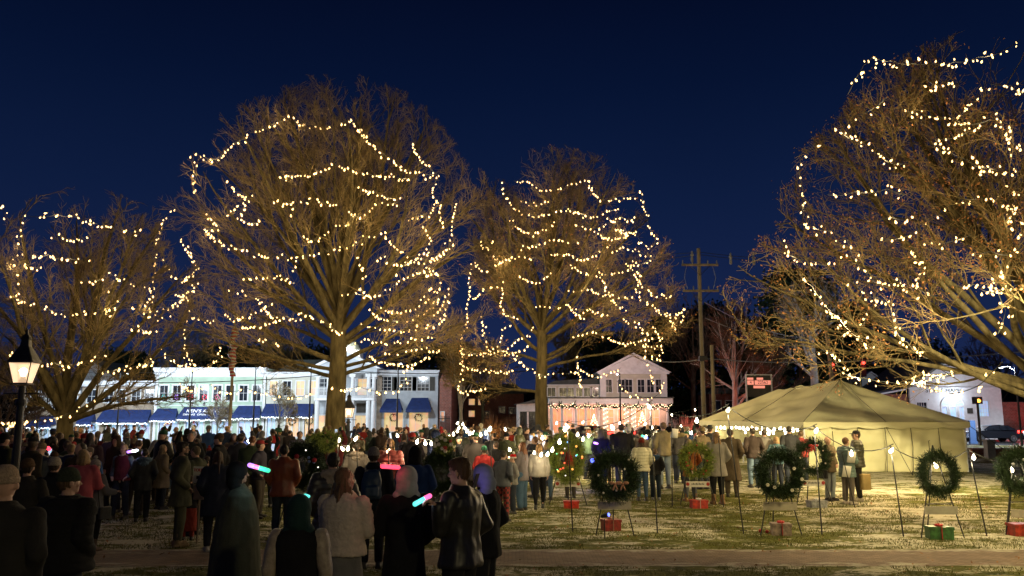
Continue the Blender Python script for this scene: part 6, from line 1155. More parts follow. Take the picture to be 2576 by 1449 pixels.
    if ct == 'cape': rings = [(hem, .40, .30, 0, 0), (hem+.3, .36, .28, 0, 0), (.98, .33, .25, 0, 0), (1.25, .31, .20, 0, 0), (1.40, .27, .165, 0, 0), (1.46, .20, .12, 0, 0), (1.50, .11, .09, 0, 0), (1.53, .08, .07, 0, 0)]
    m.loft(rings, 24, 2.3); sl = m if not sp.get('sleeve') else MB()
    for s in (-1, 1):
        e, w_, hd = arms[s]; sh = Vector((s*.185*wd, -.01, 1.415)); 
        if ct != 'cape' or sp.get('la') in ('hold', 'reach'): sl.cap(sh, e, .058+T_*.75, .048+T_*.7, 14); sl.cap(e, e.lerp(w_, .93), .048+T_*.7, .036+T_*.55, 14)
        if sp.get('sleeve'): m.cap((0, 0, 1.40), sh*.93+Vector((0, 0, 1.40))*.07, .05+T_, .045+T_, 12)
    if ct in ('jacket', 'puffer', 'long') and not sp.get('nocollar'): m.loft([(1.45, .095+T_*.4, .088+T_*.4, 0, -.005), (1.53, .082+T_*.4, .082+T_*.4, 0, .0)], 16, 2)
    disp = None
    if near: disp = ('quilt', .009, dv) if ct == 'puffer' else (('fluff', .006, dv) if mat == 'fleece' else ('fold', .014, dv))
    remesh(m.build('coat' if ct not in ('sweater', 'hoodie') else ct, mat, root, cc), vs*1.25 if near else .026, 3, disp)
    if sp.get('sleeve'): remesh(sl.build('sleeves', 'leather', root, sp['sleeve']), vs*1.25, 3, ('fold', .012, dv)); MB().loft([(1.475, .092, .085, 0, 0), (1.49, .094, .087, 0, 0), (1.50, .09, .084, 0, 0)], 20, 2).build('collar_stripe', 'plain', root, (.5, .5, .48), True)
    # hair, hats ---------------------------------------------------
    hs = sp.get('hair', 'short'); hc = sp.get('hc', (.05, .03, .018)); hat = sp.get('hat'); m = MB(); m.M = HM; r_ = .5 if hat in ('hood',) else 1
    if hs != 'bald' and not (hat == 'hood' and hs == 'short'):
        m.ell((0, -.022, 1.660), (.084, .092, .098), 14, 10); m.ell((0, -.042, 1.620), (.070, .056, .062), 12, 8)
        if hs == 'bushy': m.ell((0, .0, 1.715), (.075, .088, .055), 12, 8); m.ell((0, .045, 1.725), (.05, .05, .035), 10, 7); m.ell((0, -.03, 1.69), (.088, .09, .08), 12, 8)
        if hs in ('bob', 'long', 'pony'):
            for s in (-1, 1): m.cap((s*.06, -.01, 1.66), (s*.076, -.015, 1.53), .030, .028, 8)
        if hs == 'bob': m.ell((0, -.045, 1.56), (.09, .06, .08), 12, 8); m.cap((-.07, .02, 1.66), (-.088, .03, 1.53), .026, .024, 8); m.cap((.07, .02, 1.66), (.088, .03, 1.53), .026, .024, 8)
        m2 = m.M; 
        if hs == 'long':
            m.ell((0, -.06, 1.55), (.09, .05, .12), 12, 8)
            for q in (-.06, -.02, .02, .06): m.cap((q, -.075, 1.55), (q*1.15, -.125, 1.24+abs(q)), .040, .022, 8)
            for s in (-1, 1): m.cap((s*.075, .0, 1.55), (s*.11, .07, 1.30), .032, .02, 8)
        if hs == 'pony': m.cap((0, -.09, 1.69), (0, -.14, 1.64), .03, .034, 8); m.cap((0, -.14, 1.64), (.01, -.15, 1.36), .034, .014, 8)
        remesh(m.build('hair', 'hair', root, hc), .010 if near == 2 else .014 if near else .024, 2, ('strand', .010, dv) if near else None)
        if sp.get('beard'): m = MB(); m.M = HM; m.ell((0, .030, 1.568), (.055, .064, .045), 12, 8); remesh(m.build('beard', 'hair', root, hc), .012, 2)
    hcx = sp.get('hatc', (.05, .05, .05)); m = MB(); m.M = HM
    if hat in ('beanie', 'pom', 'santa', 'cap', 'cowboy'):
        if hat in ('beanie', 'pom', 'santa'):
            m.loft([(1.655, .086, .100, 0, -.010), (1.70, .088, .102, 0, -.012), (1.735, .080, .094, 0, -.014), (1.765, .060, .070, 0, -.016), (1.782, .030, .035, 0, -.016)], 20, 2)
            remesh(m.build('beanie', 'knit', root, hcx), .010 if near else .022, 2); m = MB(); m.M = HM; m.loft([(1.650, .086, .100, 0, -.010), (1.655, .093, .107, 0, -.010), (1.690, .094, .108, 0, -.011), (1.695, .088, .102, 0, -.011)], 20, 2); m.build('cuff', 'knit', root, hcx if hat != 'santa' else (.7, .68, .62), True)
            if hat in ('pom', 'santa'): MB_ = MB(); MB_.M = HM; MB_.ell((0 if hat == 'pom' else -.05, -.016, 1.815), (.042,)*3, 12, 9); remesh(MB_.build('pompom', 'fleece', root, sp.get('pomc', (.12, .07, .04))), .010, 1, ('fluff', .008, dv))
        elif hat == 'cap': m.loft([(1.675, .084, .098, 0, -.010), (1.73, .080, .092, 0, -.012), (1.765, .045, .055, 0, -.012)], 18, 2); m.ell((0, .11, 1.682), (.065, .065, .010), 12, 6); remesh(m.build('cap', 'cloth', root, hcx), .012, 1)
        else: m.loft([(1.685, .085, .1, 0, -.01), (1.75, .075, .09, 0, -.01), (1.79, .06, .08, 0, -.01)], 16, 2); m.ell((0, -.005, 1.69), (.15, .18, .012), 16, 6); remesh(m.build('brimmed_hat', 'cloth', root, hcx), .014, 1)
    if hat == 'hood':
        pk = sp.get('peak', .0); m.ell((0, -.028-pk*.3, 1.655), (.112, .118, .132), 18, 14); m.ell((0, -.045, 1.56), (.115, .095, .11), 16, 10); m.ell((0, -.055-pk, 1.60-pk*.8), (.075, .085, .12), 12, 8); m.cap((-.07, -.02, 1.47), (.07, -.02, 1.47), .075, .075, 12)
        h_ = m.build('hood', sp.get('hoodmat', mat), root, hcx); h_rem = remesh(h_, .011 if near else .024, 3, ('fold', .009, dv) if near else None)
        # the face opening: cut the front with an ellipsoid
        cm = MB(); cm.M = HM; cm.ell((0, .11, 1.64), (.070, .085, .100), 16, 12); cu = cm.build('cutter', None, None); bo = h_.modifiers.new('b', 'BOOLEAN'); bo.object = cu; bo.operation = 'DIFFERENCE'; bo.solver = 'FAST'; CUTTERS.append(cu)
    if sp.get('fur'):
        m = MB(); ring = [(.13*math.cos(a*PI/10), -.05+.115*math.sin(a*PI/10), 1.475+.03*math.sin(a*PI/10-PI)) for a in range(21)]; m.tube(ring, .052, 10); m.ell((0, -.13, 1.42), (.12, .06, .09), 12, 8); remesh(m.build('fur_hood', 'fleece', root, sp['fur']), .013, 2, ('fluff', .014, dv))
    if sp.get('scarf'): MB().loft([(1.455, .10, .10, 0, 0), (1.50, .105, .105, 0, 0), (1.55, .085, .09, 0, .005)], 18, 2).build('scarf', 'knit', root, sp['scarf'], True)
    # face ---------------------------------------------------------
    if near and sp.get('face', 1):
        for s in (-1, 1):
            m = MB(); m.M = HM; m.ell((s*.031, .077, 1.645), (.0125, .008, .0075), 10, 8); ey = m.build('eye', 'plain', root, (.35, .33, .31), True); m = MB(); m.M = HM; m.ell((s*.031, .0835, 1.645), (.0055, .0035, .006), 8, 6); m.build('iris', 'plain', ey, (.02, .015, .01), True)
            m = MB(); m.M = HM; m.cap((s*.018, .083, 1.667), (s*.046, .074, 1.665), .0045, .0035, 6); m.build('eyebrow', 'hair', root, hc)
        m = MB(); m.M = HM; m.cap((-.02, .086, 1.583), (.02, .086, 1.583), .006, .006, 8); m.build('mouth', 'plain', root, tuple(c*.55 for c in skin), True)
    if sp.get('glasses'):
        m = MB(); m.M = HM
        for s in (-1, 1): m.tube([(s*.031+.022*math.cos(a*PI/6), .094, 1.645+.018*math.sin(a*PI/6)) for a in range(13)], .003, 4); m.tube([(s*.053, .092, 1.648), (s*.078, .0, 1.65)], .003, 4)
        m.tube([(-.01, .095, 1.648), (.01, .095, 1.648)], .003, 4); m.build('glasses', 'black_metal', root)
    if sp.get('backpack'):
        m = MB(); m.loft([(1.02, .13, .06, 0, -.20), (1.06, .155, .085, 0, -.205), (1.3, .15, .09, 0, -.2), (1.42, .12, .06, 0, -.185), (1.45, .08, .03, 0, -.17)], 18, 3); m.loft([(1.06, .10, .03, 0, -.285), (1.08, .115, .045, 0, -.285), (1.2, .11, .045, 0, -.285), (1.22, .09, .03, 0, -.28)], 16, 3)
        bp_ = m.build('backpack', 'nylon', root, sp['backpack']); remesh(bp_, .012, 3, ('fold', .01, dv))
        m = MB(); 
        for s in (-1, 1): m.tube([(s*.10, -.15, 1.43), (s*.11, -.02, 1.495), (s*.12, .14, 1.36), (s*.15, .12, 1.15), (s*.17, -.1, 1.05)], .018, 6)
        m.build('strap', 'nylon', root, sp['backpack'])
    if sp.get('bag'):
        m = MB(); m.loft([(.62, .04, .14, .29, .03), (.64, .05, .15, .29, .03), (.84, .045, .14, .29, .03), (.86, .03, .12, .29, .03)], 14, 4); bg_ = m.build('shoulder_bag', 'leather', root, sp['bag']); MB().tube([(.27, -.08, .85), (.2, -.12, 1.3), (.12, -.08, 1.5), (.16, .12, 1.4), (.28, .14, .85)], .01, 5).build('strap', 'leather', root, sp['bag'])
emis('phone_screen', (.75, .85, 1.), .9, var=.4, scale=30.)
CUTTERS = []; PROT = []
HEADTOP = dict(beanie=1.79, pom=1.85, santa=1.85, cap=1.77, cowboy=1.8, hood=1.79)
def place(px, topy, d, yaw, label, group=None, **sp):
    """a person whose head top is seen at px, topy and who stands d metres away; yaw 0 = back to us, 180 facing us, 90 facing left, -90 facing right"""
    d = DD(d); p = W(px, topy, d); top = HEADTOP.get(sp.get('hat'), 1.755 if sp.get('hair') != 'bushy' else 1.775); s = (p.z-gz(p.x, d))/top
    PROT.append((px, d))
    if 'wrW' in sp:
        sd, ex, wx, hx = sp['wrW']; Mi = Matrix.Rotation(-R(yaw), 3, 'Z'); o_ = Vector((p.x, d, gz(p.x, d))); tol = lambda q: (Mi @ (W(q[0], q[1], DD(q[2]))-o_))/s
        sp['wr'] = (sd, tol(ex), tol(wx), tol(hx)-tol(wx))
    root = empty('person', (p.x, d, gz(p.x, d)), label, 'person', group, R(yaw), s); person_parts(root, sp); return root
B_ = (.022, .022, .026); OLV = (.075, .075, .05); NAVY = (.018, .025, .06); GREY = (.16, .16, .17); JEAN = (.06, .095, .15); DJ = (.025, .03, .05); CREAM = (.5, .43, .35); TAN = (.25, .19, .12)
persons = []
P_ = place
P_(18, 1165, 5.7, 8, 'person in a pale tan beanie and dark coat at the lower left corner', near=2, hat='beanie', hatc=(.42, .31, .22), cc=(.03, .028, .026), coat='jacket', w=1.15, hair='bald', skin='fair', face=0)
P_(178, 1172, 7.2, -18, 'person in a dark green beanie and shiny black puffer, lower left foreground', near=2, hat='beanie', hatc=(.045, .055, .035), cc=(.016, .016, .017), coat='puffer', cmat='cloth', w=1.2, hair='short', turn=-.5, face=0, hc=(.1, .06, .03), la='pocket')
P_(141, 1137, 11.2, 5, 'person in a cream pompom hat and black coat behind the dark green beanie', near=1, hat='pom', hatc=(.42, .36, .28), cc=B_, coat='jacket', scarf=(.015, .015, .015))
P_(72, 1150, 10.5, 15, 'person in brown hat standing right behind the lantern post', near=1, hat='beanie', hatc=(.12, .07, .04), cc=(.04, .035, .03))
P_(211, 1130, 12.8, 10, 'blond child in a pink hooded top raised above the crowd', near=1, hair='bob', hc=(.32, .20, .09), cc=(.42, .09, .11), coat='hoodie', la='hold', ra='hold')
P_(243, 1146, 13.4, -20, 'woman in a grey bobble hat, grey coat and thin black leggings', near=1, hat='pom', hatc=(.32, .29, .27), pomc=(.3, .28, .26), cc=(.17, .165, .17), coat='long', hem=.72, legs=(.012, .012, .014), tight=1, boots=1, shoes=(.10, .05, .025), ra='hold', skin='fair', bag=(.02, .02, .02))
P_(312, 1117, 17.6, 172, 'short haired blond man in an open blue grey jacket over a maroon sweater', near=1, hair='short', hc=(.38, .26, .13), cc=(.14, .025, .035), sleeve=(.09, .12, .16), coat='sweater', legs=DJ, la='pocket', ra='pocket', stance='relax')
P_(366, 1128, 17.2, 15, 'person in a dark coat with a blue hood lying down, back to us', near=1, cc=(.045, .045, .045), coat='jacket', hem=.74, legs=B_, fur=(.08, .12, .17), hc=(.03, .02, .012))
P_(412, 1118, 19.5, -40, 'person with light hair in a tan coat behind the tall bearded man', near=1, cc=TAN, hair='long', hc=(.25, .17, .09), coat='long')
P_(462, 1110, 13.9, -62, 'tall bearded man with glasses in a long olive coat and tan boots', near=2, hair='bushy', hc=(.03, .02, .012), beard=1, glasses=1, cc=(.085, .085, .055), coat='long', hem=.68, legs=(.10, .095, .06), boots=1, shoes=(.28, .18, .08), skin='tan', la='pocket', ra='pocket')
P_(496, 1122, 15.2, 75, 'man with light hair facing the tall bearded man', near=1, hair='short', hc=(.15, .11, .06), cc=(.06, .065, .04), coat='jacket', legs=(.05, .035, .03), tilt=.25)
P_(480, 1195, 14.6, 20, 'child in a dark top with a long red skirt beside the arrow sign', near=1, cc=B_, legs=(.22, .03, .02), skirt=.25, coat='jacket', hc=(.05, .03, .02))
P_(549, 1135, 13.4, 28, 'woman with a ponytail in a dark navy coat right of the arrow sign', near=1, hair='pony', hc=(.07, .035, .02), cc=(.022, .026, .045), coat='long', hem=.62, legs=(.015, .015, .02), shoes=(.3, .28, .26))
P_(603, 1158, 8.8, -58, 'figure in a long dark olive cape and black hood facing right', near=2, hat='hood', hatc=(.012, .012, .012), hoodmat='cloth', coat='cape', cc=(.075, .08, .06), hem=.28, la='down', ra='down', turn=-.35, skin='fair')
P_(716, 1118, 14.6, 8, 'person in a rust orange jacket and dark jeans, back to us', near=1, coat='jacket', cc=(.26, .065, .022), cmat='nylon', legs=(.035, .045, .06), hair='short', hc=(.02, .015, .01), w=1.12, hem=.80)
P_(757, 1241, 6.2, 0, 'teenager in a black varsity jacket with cream sleeves and dark teal hood, lowest foreground', near=2, hat='hood', hatc=(.018, .045, .045), hoodmat='cloth', coat='jacket', cc=(.014, .014, .016), sleeve=(.36, .29, .22), nocollar=1, w=1.0, la='down', ra='down', face=0)
P_(869, 1176, 7.6, -20, 'long haired woman in a fluffy cream coat and grey skirt', near=2, hair='long', hc=(.16, .09, .045), coat='jacket', cc=(.62, .52, .42), cmat='fleece', skirt=.2, legs=(.20, .19, .18), hem=.92, turn=-.55, la='phone', ra='phone', w=1.12)
P_(838, 1138, 10.2, 25, 'dark haired person with a thick beige fur hood lying down behind the fluffy coat', near=1, hair='short', hc=(.02, .014, .01), cc=(.035, .03, .028), coat='puffer', fur=(.36, .29, .23), hem=.8)
P_(941, 1122, 11.9, 3, 'man in a grey beanie with a dark blue backpack and black trousers', near=2, hat='beanie', hatc=(.24, .21, .20), cc=(.016, .018, .026), coat='jacket', backpack=(.022, .05, .10), legs=(.012, .012, .014), w=1.08, scarf=(.012, .012, .014))
P_(1022, 1168, 7.7, 22, 'person in a black coat with a pointed pale grey hood', near=2, hat='hood', hatc=(.42, .44, .40), peak=.03, hoodmat='cloth', cc=(.012, .012, .014), coat='long', hem=.40, la='hold', ra='pocket', skirt=.15, legs=(.3, .27, .22), face=0)
P_(1044, 1120, 12.4, 15, 'dark hooded person in a bright blue jacket behind the pale hood', near=1, hat='hood', hatc=(.012, .012, .015), cc=(.018, .045, .15), coat='jacket', w=1.1, hoodmat='cloth', legs=NAVY)
P_(981, 1103, 16.6, 180, 'blonde woman in a coral red jacket speaking at the microphone', near=2, hair='bob', hc=(.42, .22, .07), cc=(.42, .085, .075), coat='puffer', la='chest', ra='chest', legs=B_, skin='fair')
P_(897, 1112, 17.2, 10, 'person in a grey hooded coat left of the speaker, back to us', near=1, hair='short', cc=(.22, .19, .16), coat='jacket', fur=(.28, .23, .18), hc=(.06, .04, .02))
jb = P_(1160, 1148, 7.15, 62, 'boy in a shiny black jacket with tousled brown hair looking left', near=2, hair='bushy', hc=(.09, .045, .02), cc=(.018, .017, .016), coat='jacket', cmat='nylon', hem=.84, legs=(.02, .02, .022), w=1.06, turn=.15, tilt=.12, wrW=(-1, (1108, 1335, 6.95), (1100, 1272, 6.9), (1072, 1255, 6.88)), la='hold', ra='pocket', curl=.9)
P_(1222, 1164, 8.3, 70, 'person in a black coat with a grey blue hood lit violet, leaning forward', near=2, hat='hood', hatc=(.30, .34, .42), hoodmat='cloth', cc=(.014, .014, .016), coat='jacket', tilt=.35, hem=.8, legs=B_, w=1.05)
# cluster at the middle right of the lawn
P_(1290, 1136, 18.6, 100, 'child in a red santa hat half hidden by the woman in a grey cardigan', near=1, hat='santa', hatc=(.55, .01, .01), pomc=(.7, .68, .62), cc=(.2, .19, .18), coat='jacket')
P_(1265, 1133, 17.2, -30, 'person in a grey jacket with red tartan trousers bending at the left of the cluster', near=1, cc=(.10, .105, .12), coat='jacket', legs=(.2, .02, .02), legmat='tartan', hc=(.06, .045, .03), tilt=.3, la='down')
P_(1313, 1112, 19.3, 62, 'woman with long auburn hair in a grey cardigan and blue jeans', near=1, hair='long', hc=(.16, .06, .025), cc=(.15, .13, .14), coat='jacket', hem=.76, legs=(.055, .10, .16), wide=1, la='phone', ra='chest')
P_(1356, 1117, 19.6, -4, 'girl with a long blond ponytail in a white hoodie and black leggings', near=1, hair='pony', hc=(.48, .28, .12), cc=(.40, .37, .33), coat='jacket', legs=(.01, .01, .012), tight=1, la='down', ra='down', stance='stride', shoes=(.03, .03, .03))
P_(1345, 1098, 22.4, 60, 'brown haired man with arms folded behind the white hoodie', near=1, hc=(.12, .055, .025), cc=(.03, .035, .05), la='fold', ra='fold', legs=NAVY)
P_(1376, 1112, 21.6, 15, 'person in a light blue denim jacket right of the white hoodie', near=1, hair='bob', hc=(.3, .2, .1), cc=(.12, .20, .32), coat='jacket', legs=JEAN)
P_(1247, 1112, 23, 40, 'person in a black top left of the auburn haired woman', near=1, hc=(.09, .05, .03), cc=B_)
P_(1218, 1120, 19.8, 10, 'person in a red plaid jacket and green beanie', near=1, hat='beanie', hatc=(.03, .12, .07), cc=(.36, .03, .03), coat='jacket', legs=B_)
P_(1434, 1110, 22.2, 12, 'person in a red vest standing behind the light spangled wreath', near=1, hc=(.05, .03, .02), cc=(.30, .025, .02), sleeve=(.04, .03, .03), coat='sweater', legs=(.06, .05, .045), boots=1)
P_(1511, 1078, 26.0, 10, 'person in a purple blue hood with a glowing back', near=1, hat='hood', hatc=(.12, .11, .11), cc=(.03, .03, .10), hoodmat='cloth', coat='jacket')
P_(1562, 1066, 25.5, 5, 'broad person in a plain black coat before the porch house', near=1, cc=(.012, .012, .013), coat='long', hc=(.02, .012, .01), w=1.35)
P_(1613, 1101, 21.4, 5, 'woman in a cream puffer jacket, red beanie and blue jeans, back to us', near=2, hat='beanie', hatc=(.16, .025, .02), cc=(.62, .58, .42), coat='puffer', legs=(.05, .085, .15), tight=1, hair='bob', hc=(.06, .03, .02))
P_(1647, 1128, 21.7, -10, 'person in a dark jacket with a blue hood beside the cream puffer', near=1, cc=(.03, .03, .034), coat='jacket', fur=(.05, .09, .17), hc=(.12, .07, .04), legs=(.025, .035, .05), shoes=(.3, .3, .3))
P_(1668, 1062, 25.2, 8, 'man in a khaki jacket stretching his right arm out, pale jeans', near=1, cc=(.22, .18, .10), coat='jacket', ra='out', la='pocket', legs=(.20, .24, .28), hc=(.10, .06, .035))
P_(1705, 1070, 27.2, 0, 'person in a dark jacket right of the man stretching his arm', near=1, cc=(.045, .04, .04), legs=DJ)
P_(1733, 1105, 21.4, 12, 'person in an orange coat behind the pale green wreath', near=1, cc=(.40, .13, .04), coat='jacket', legs=(.13, .14, .16), boots=1, shoes=(.30, .14, .05), stance='relax', hair='bob', hc=(.3, .2, .1), hem=.7)
P_(1800, 1085, 20.6, 8, 'woman in a long grey coat with black leggings and brown boots', near=1, cc=(.22, .20, .18), coat='long', hem=.68, legs=(.012, .012, .014), tight=1, boots=1, shoes=(.20, .10, .04), hair='long', hc=(.22, .12, .05), scarf=(.35, .12, .04))
P_(1836, 1078, 22.5, -20, 'person in a long brown coat right of the grey coated woman', near=1, cc=(.10, .075, .05), coat='long', hem=.42, hc=(.05, .03, .02), legs=(.09, .07, .05))
P_(1765, 1072, 25, 30, 'person in a fleece cap and brown coat at the left end of the tent', near=1, hat='beanie', hatc=(.2, .15, .08), cc=(.17, .13, .08), coat='jacket')
P_(1786, 1068, 28, -30, 'person in a black hat beneath the tent corner', near=1, hat='cowboy', hatc=(.02, .02, .02), cc=(.03, .03, .03))
P_(1892, 1076, 25.5, 8, 'man in a dark jacket and pale blue jeans at the tent opening', near=1, cc=(.055, .04, .035), coat='jacket', legs=(.14, .20, .27), hc=(.04, .03, .02))
P_(1921, 1080, 27, 12, 'person in a long grey coat beside the man in pale blue jeans', near=1, cc=(.16, .145, .13), coat='long', hc=(.06, .04, .03))
P_(1952, 1098, 24.5, -20, 'person in a teal jacket partly behind a stake bulb', near=1, cc=(.09, .17, .20), coat='jacket', hair='bob', hc=(.4, .25, .12))
P_(1984, 1072, 26.5, 0, 'tall person in a black coat inside the tent opening', near=1, cc=(.03, .03, .033), coat='jacket', hc=(.02, .015, .01))
P_(2014, 1084, 27.5, -5, 'person in a red jacket at the tent corner', near=1, cc=(.28, .045, .04), coat='jacket', hair='short', hc=(.1, .06, .03))
P_(2081, 1098, 21.5, -150, 'man in an open brown coat and pale trousers facing the couple', near=1, cc=(.16, .125, .08), coat='long', hem=.78, legs=(.24, .27, .29), hair='bald', skin='fair', la='pocket', ra='phone', bag=(.015, .015, .015))
P_(2126, 1100, 20.6, -65, 'woman in a teal puffer coat holding white papers', near=2, cc=(.11, .17, .16), coat='puffer', hem=.72, legs=(.13, .11, .095), hair='short', hc=(.13, .06, .03), la='phone', ra='chest', shoes=(.35, .3, .25), tilt=.15)
P_(2152, 1082, 21.4, 70, 'man in a black cap and dark jacket behind the woman in teal', near=2, hat='cap', hatc=(.012, .012, .014), cc=(.05, .05, .03), coat='puffer', legs=(.02, .018, .016), glasses=1, la='phone', ra='hold', skin='fair', shoes=(.3, .26, .2), turn=.3)
P_(2566, 1122, 30, 60, 'person in a dark coat with red glow near the right edge', near=1, cc=(.03, .02, .02), coat='jacket')
# things they hold
def held(name, mb, mat, loc, rot, label, cat, color=None, group=None):
    o = mb.build(name, mat, None, color, True); o.location = loc; o.rotation_euler = rot; tag(o, label, cat, group); return o
def glowstick(a, b, d, r, mats, label, lc, lp):
    d = DD(d); A, B = W(*a, d), W(*b, d+.05); n = len(mats); root = empty('glow_stick', A, label, 'glow stick', 'glow sticks in the crowd')
    for i, m_ in enumerate(mats): MB().cap((B-A)*(i/n), (B-A)*((i+.92)/n), r, r*.95, 10).build('glowing_tube', m_, root, None, True)
    light('stick_glow', (B-A)*.5+Vector((0, -.08, 0)), lc, lp, .05, root); return root
glowstick((628, 1170), (676, 1184), 8.6, .024, ('glow_violet', 'glow_pink', 'glow_green', 'glow_green'), 'violet to green glow stick held by the caped figure', (.5, .8, .8), 1.2)
glowstick((962, 1173), (1004, 1176), 7.5, .02, ('glow_red', 'glow_red'), 'red glow stick before the pale grey hood', (1, .1, .12), .3)
glowstick((1044, 1268), (1082, 1247), 6.95, .022, ('glow_teal', 'glow_teal', 'glow_pink'), 'teal and pink glow stick in the hand of the boy in the shiny jacket', (.7, .6, .8), .6)
glowstick((322, 1137), (345, 1133), 17.2, .028, ('glow_violet', 'headlight'), 'violet white glow stick right of the blond man', (.6, .5, 1), 1.5)
glowstick((624, 1109), (634, 1121), 22, .03, ('headlight', 'headlight'), 'white glow stick in the crowd below the flagpole', (.7, .8, 1), 4)
glowstick((1615, 1096), (1628, 1102), 24.5, .03, ('glow_green', 'glow_blue'), 'green and blue glow stick before the porch house', (.3, .6, 1), 4)
glowstick((768, 1246), (777, 1249), 6.25, .014, ('glow_teal',), 'small teal glow above the dark teal hood', (.3, 1, .9), .12)
glowstick((121, 1127), (124, 1130), 18, .04, ('glow_red',), 'tiny red light in the crowd left of the forked tree', (1, .1, .1), 2)
glowstick((1495, 1114), (1503, 1116), 24.8, .035, ('glow_violet', 'glow_violet'), 'violet light on the back of the purple hooded person', (.5, .3, 1), 4)
p_ = W(1197, 1210, DD(8.0)); o = MB().box(-.04, .04, -.004, .004, -.075, .075).build('mobile_phone', 'black_metal'); o.location = p_; o.rotation_euler = (.3, 0, 1.2); tag(o, 'phone held by the person with the violet lit hood', 'phone'); light('phone_glow', (.0, .03, 0), (.35, .2, 1), .45, .03, o)
for i, (px, py, d, l_) in enumerate(((2142, 1150, 20.3, 'white paper held by the woman in teal'), (2130, 1186, 20.25, 'folded white paper lower in the hands of the woman in teal'), (1697, 1090, 24.6, 'white card in the raised hand of the khaki jacketed man'))): held('paper_sheet', MB().box(-.11, .11, -.003, .003, -.14, .14), 'paper', W(px, py, DD(d)), (.2, .1, .2), l_, 'paper')
held('paper_bag', MB().loft([(0, .12, .07, 0, 0), (.02, .13, .08, 0, 0), (.38, .13, .08, 0, 0), (.40, .125, .075, 0, 0)], 16, 6), 'plain', W(2178, 1232, DD(21.2)), (0, 0, .3), 'tan paper bag beside the man in the black cap', 'bag', (.35, .25, .10))
# ------------------------------------------------------------------ the crowd
protos = []
PC = [dict(coat='jacket', hat='beanie'), dict(coat='puffer', hair='short'), dict(coat='long', hair='long'), dict(coat='jacket', hat='hood'), dict(coat='jacket', hair='pony'), dict(coat='puffer', hat='pom'), dict(coat='long', hat='beanie'), dict(coat='jacket', hat='cap'), dict(coat='puffer', hat='hood'), dict(coat='jacket', hair='short', la='phone', ra='chest'), dict(coat='jacket', hair='bob', la='down', ra='phone'), dict(coat='jacket', hair='short', ra='up'), dict(coat='long', hat='cowboy'), dict(coat='jacket', hair='bushy', la='down')]
for i, sp in enumerate(PC):
    root = bpy.data.objects.new('person', None); COL.objects.link(root); person_parts(root, dict(near=0, stance='relax', turn=(0, .5, -.4, .3, -.6, .2, 0, .6, -.3, 0, .4, -.2, .5, -.5)[i], tilt=(0, .1, 0, .15, 0, -.1, .1, 0, .1, .3, .2, -.2, 0, .1)[i], **sp)); protos.append((root, sp))
bake_all()
for c in CUTTERS: me = c.data; bpy.data.objects.remove(c); bpy.data.meshes.remove(me)
CCOL = dict([('black', (.015, .015, .017)), ('dark grey', (.05, .05, .052)), ('navy blue', (.018, .026, .065)), ('dark brown', (.06, .04, .028)), ('olive', (.07, .07, .04)), ('tan', (.22, .16, .10)), ('maroon', (.12, .018, .022)), ('red', (.32, .03, .025)), ('grey', (.16, .155, .15)), ('dark green', (.03, .06, .04)), ('cream', (.40, .35, .28)), ('blue', (.035, .08, .20)), ('rust', (.22, .08, .03))])
CW = [.2, .14, .12, .1, .08, .08, .05, .05, .07, .03, .03, .03, .02]
HCOL = dict(dark=(.025, .016, .012), brown=(.08, .045, .025), blond=(.32, .2, .09), auburn=(.14, .05, .02), grey=(.25, .24, .22)); TCOL = [('black', (.015, .015, .017)), ('white', (.45, .43, .40)), ('grey', (.15, .15, .15)), ('red', (.3, .03, .03)), ('navy', (.02, .03, .08)), ('tan', (.26, .19, .11)), ('green', (.03, .09, .05)), ('brown', (.10, .06, .035))]
taken = [(o.location.x, o.location.y) for o in COL.objects if o.type == 'EMPTY' and o.get('category') in ('person', 'easel', 'wreath')]
taken += [(xA, 44), (xB, 50), (xC, 35)]
def blocked(x, y, px):
    for a, b in taken:
        if (a-x)**2+(b-y)**2 < (.62 if y < 40 else .8)**2: return True
    if math.hypot(x-xA, y-44) < 1.3 or math.hypot(x-xB, y-50) < 1.1 or math.hypot(x-xC, y-35) < 1.1: return True
    return False
r = random.Random(99); crowd = []
tries = 0
bands = [(15, 18.5, 0, 440, 12), (17.5, 24, -30, 700, 40), (22, 32, -30, 1260, 58), (26, 34, 1240, 1780, 30), (30, 46, -20, 900, 28), (32, 46, 900, 1790, 44), (46, 64, 0, 1760, 26), (19, 24, 1080, 1300, 6)]
for (y0, y1, xa, xb, cnt) in bands:
    got = 0; t_ = 0
    while got < cnt and t_ < 4000:
        t_ += 1; y = r.uniform(y0, y1); px = r.uniform(xa, xb); x = W(px, 1050, y).x
        if y < 24 and 560 < px < 800 and r.random() < .6: continue
        if y < 17.3 and px > 400: continue
        if 11 < x < 20 and 32 < y < 52: continue
        if blocked(x, y, px): continue
        if any(y < d_+.3 and abs(px-q_) < F*(.26/y+.24/d_) for q_, d_ in PROT): continue
        taken.append((x, y)); crowd.append((x, y, px)); got += 1
crowd.sort(key=lambda c: c[1]); used = set(); recs = []
def zone(px, y):
    if px < 110: return 'by the lantern post'
    if px < 240: return 'by the forked tree'
    if px < 395: return 'before the brick shop'
    if px < 560: return 'before the green shop'
    if px < 680: return 'below the flagpole'
    if px < 800: return 'before the grey shop'
    if px < 930: return 'by the big trunk'
    if px < 1110: return 'before the shuttered shop'
    if px < 1310: return 'before the brick gable'
    if px < 1420: return 'by the second trunk'
    if px < 1600: return 'before the porch house'
    return 'left of the tent'
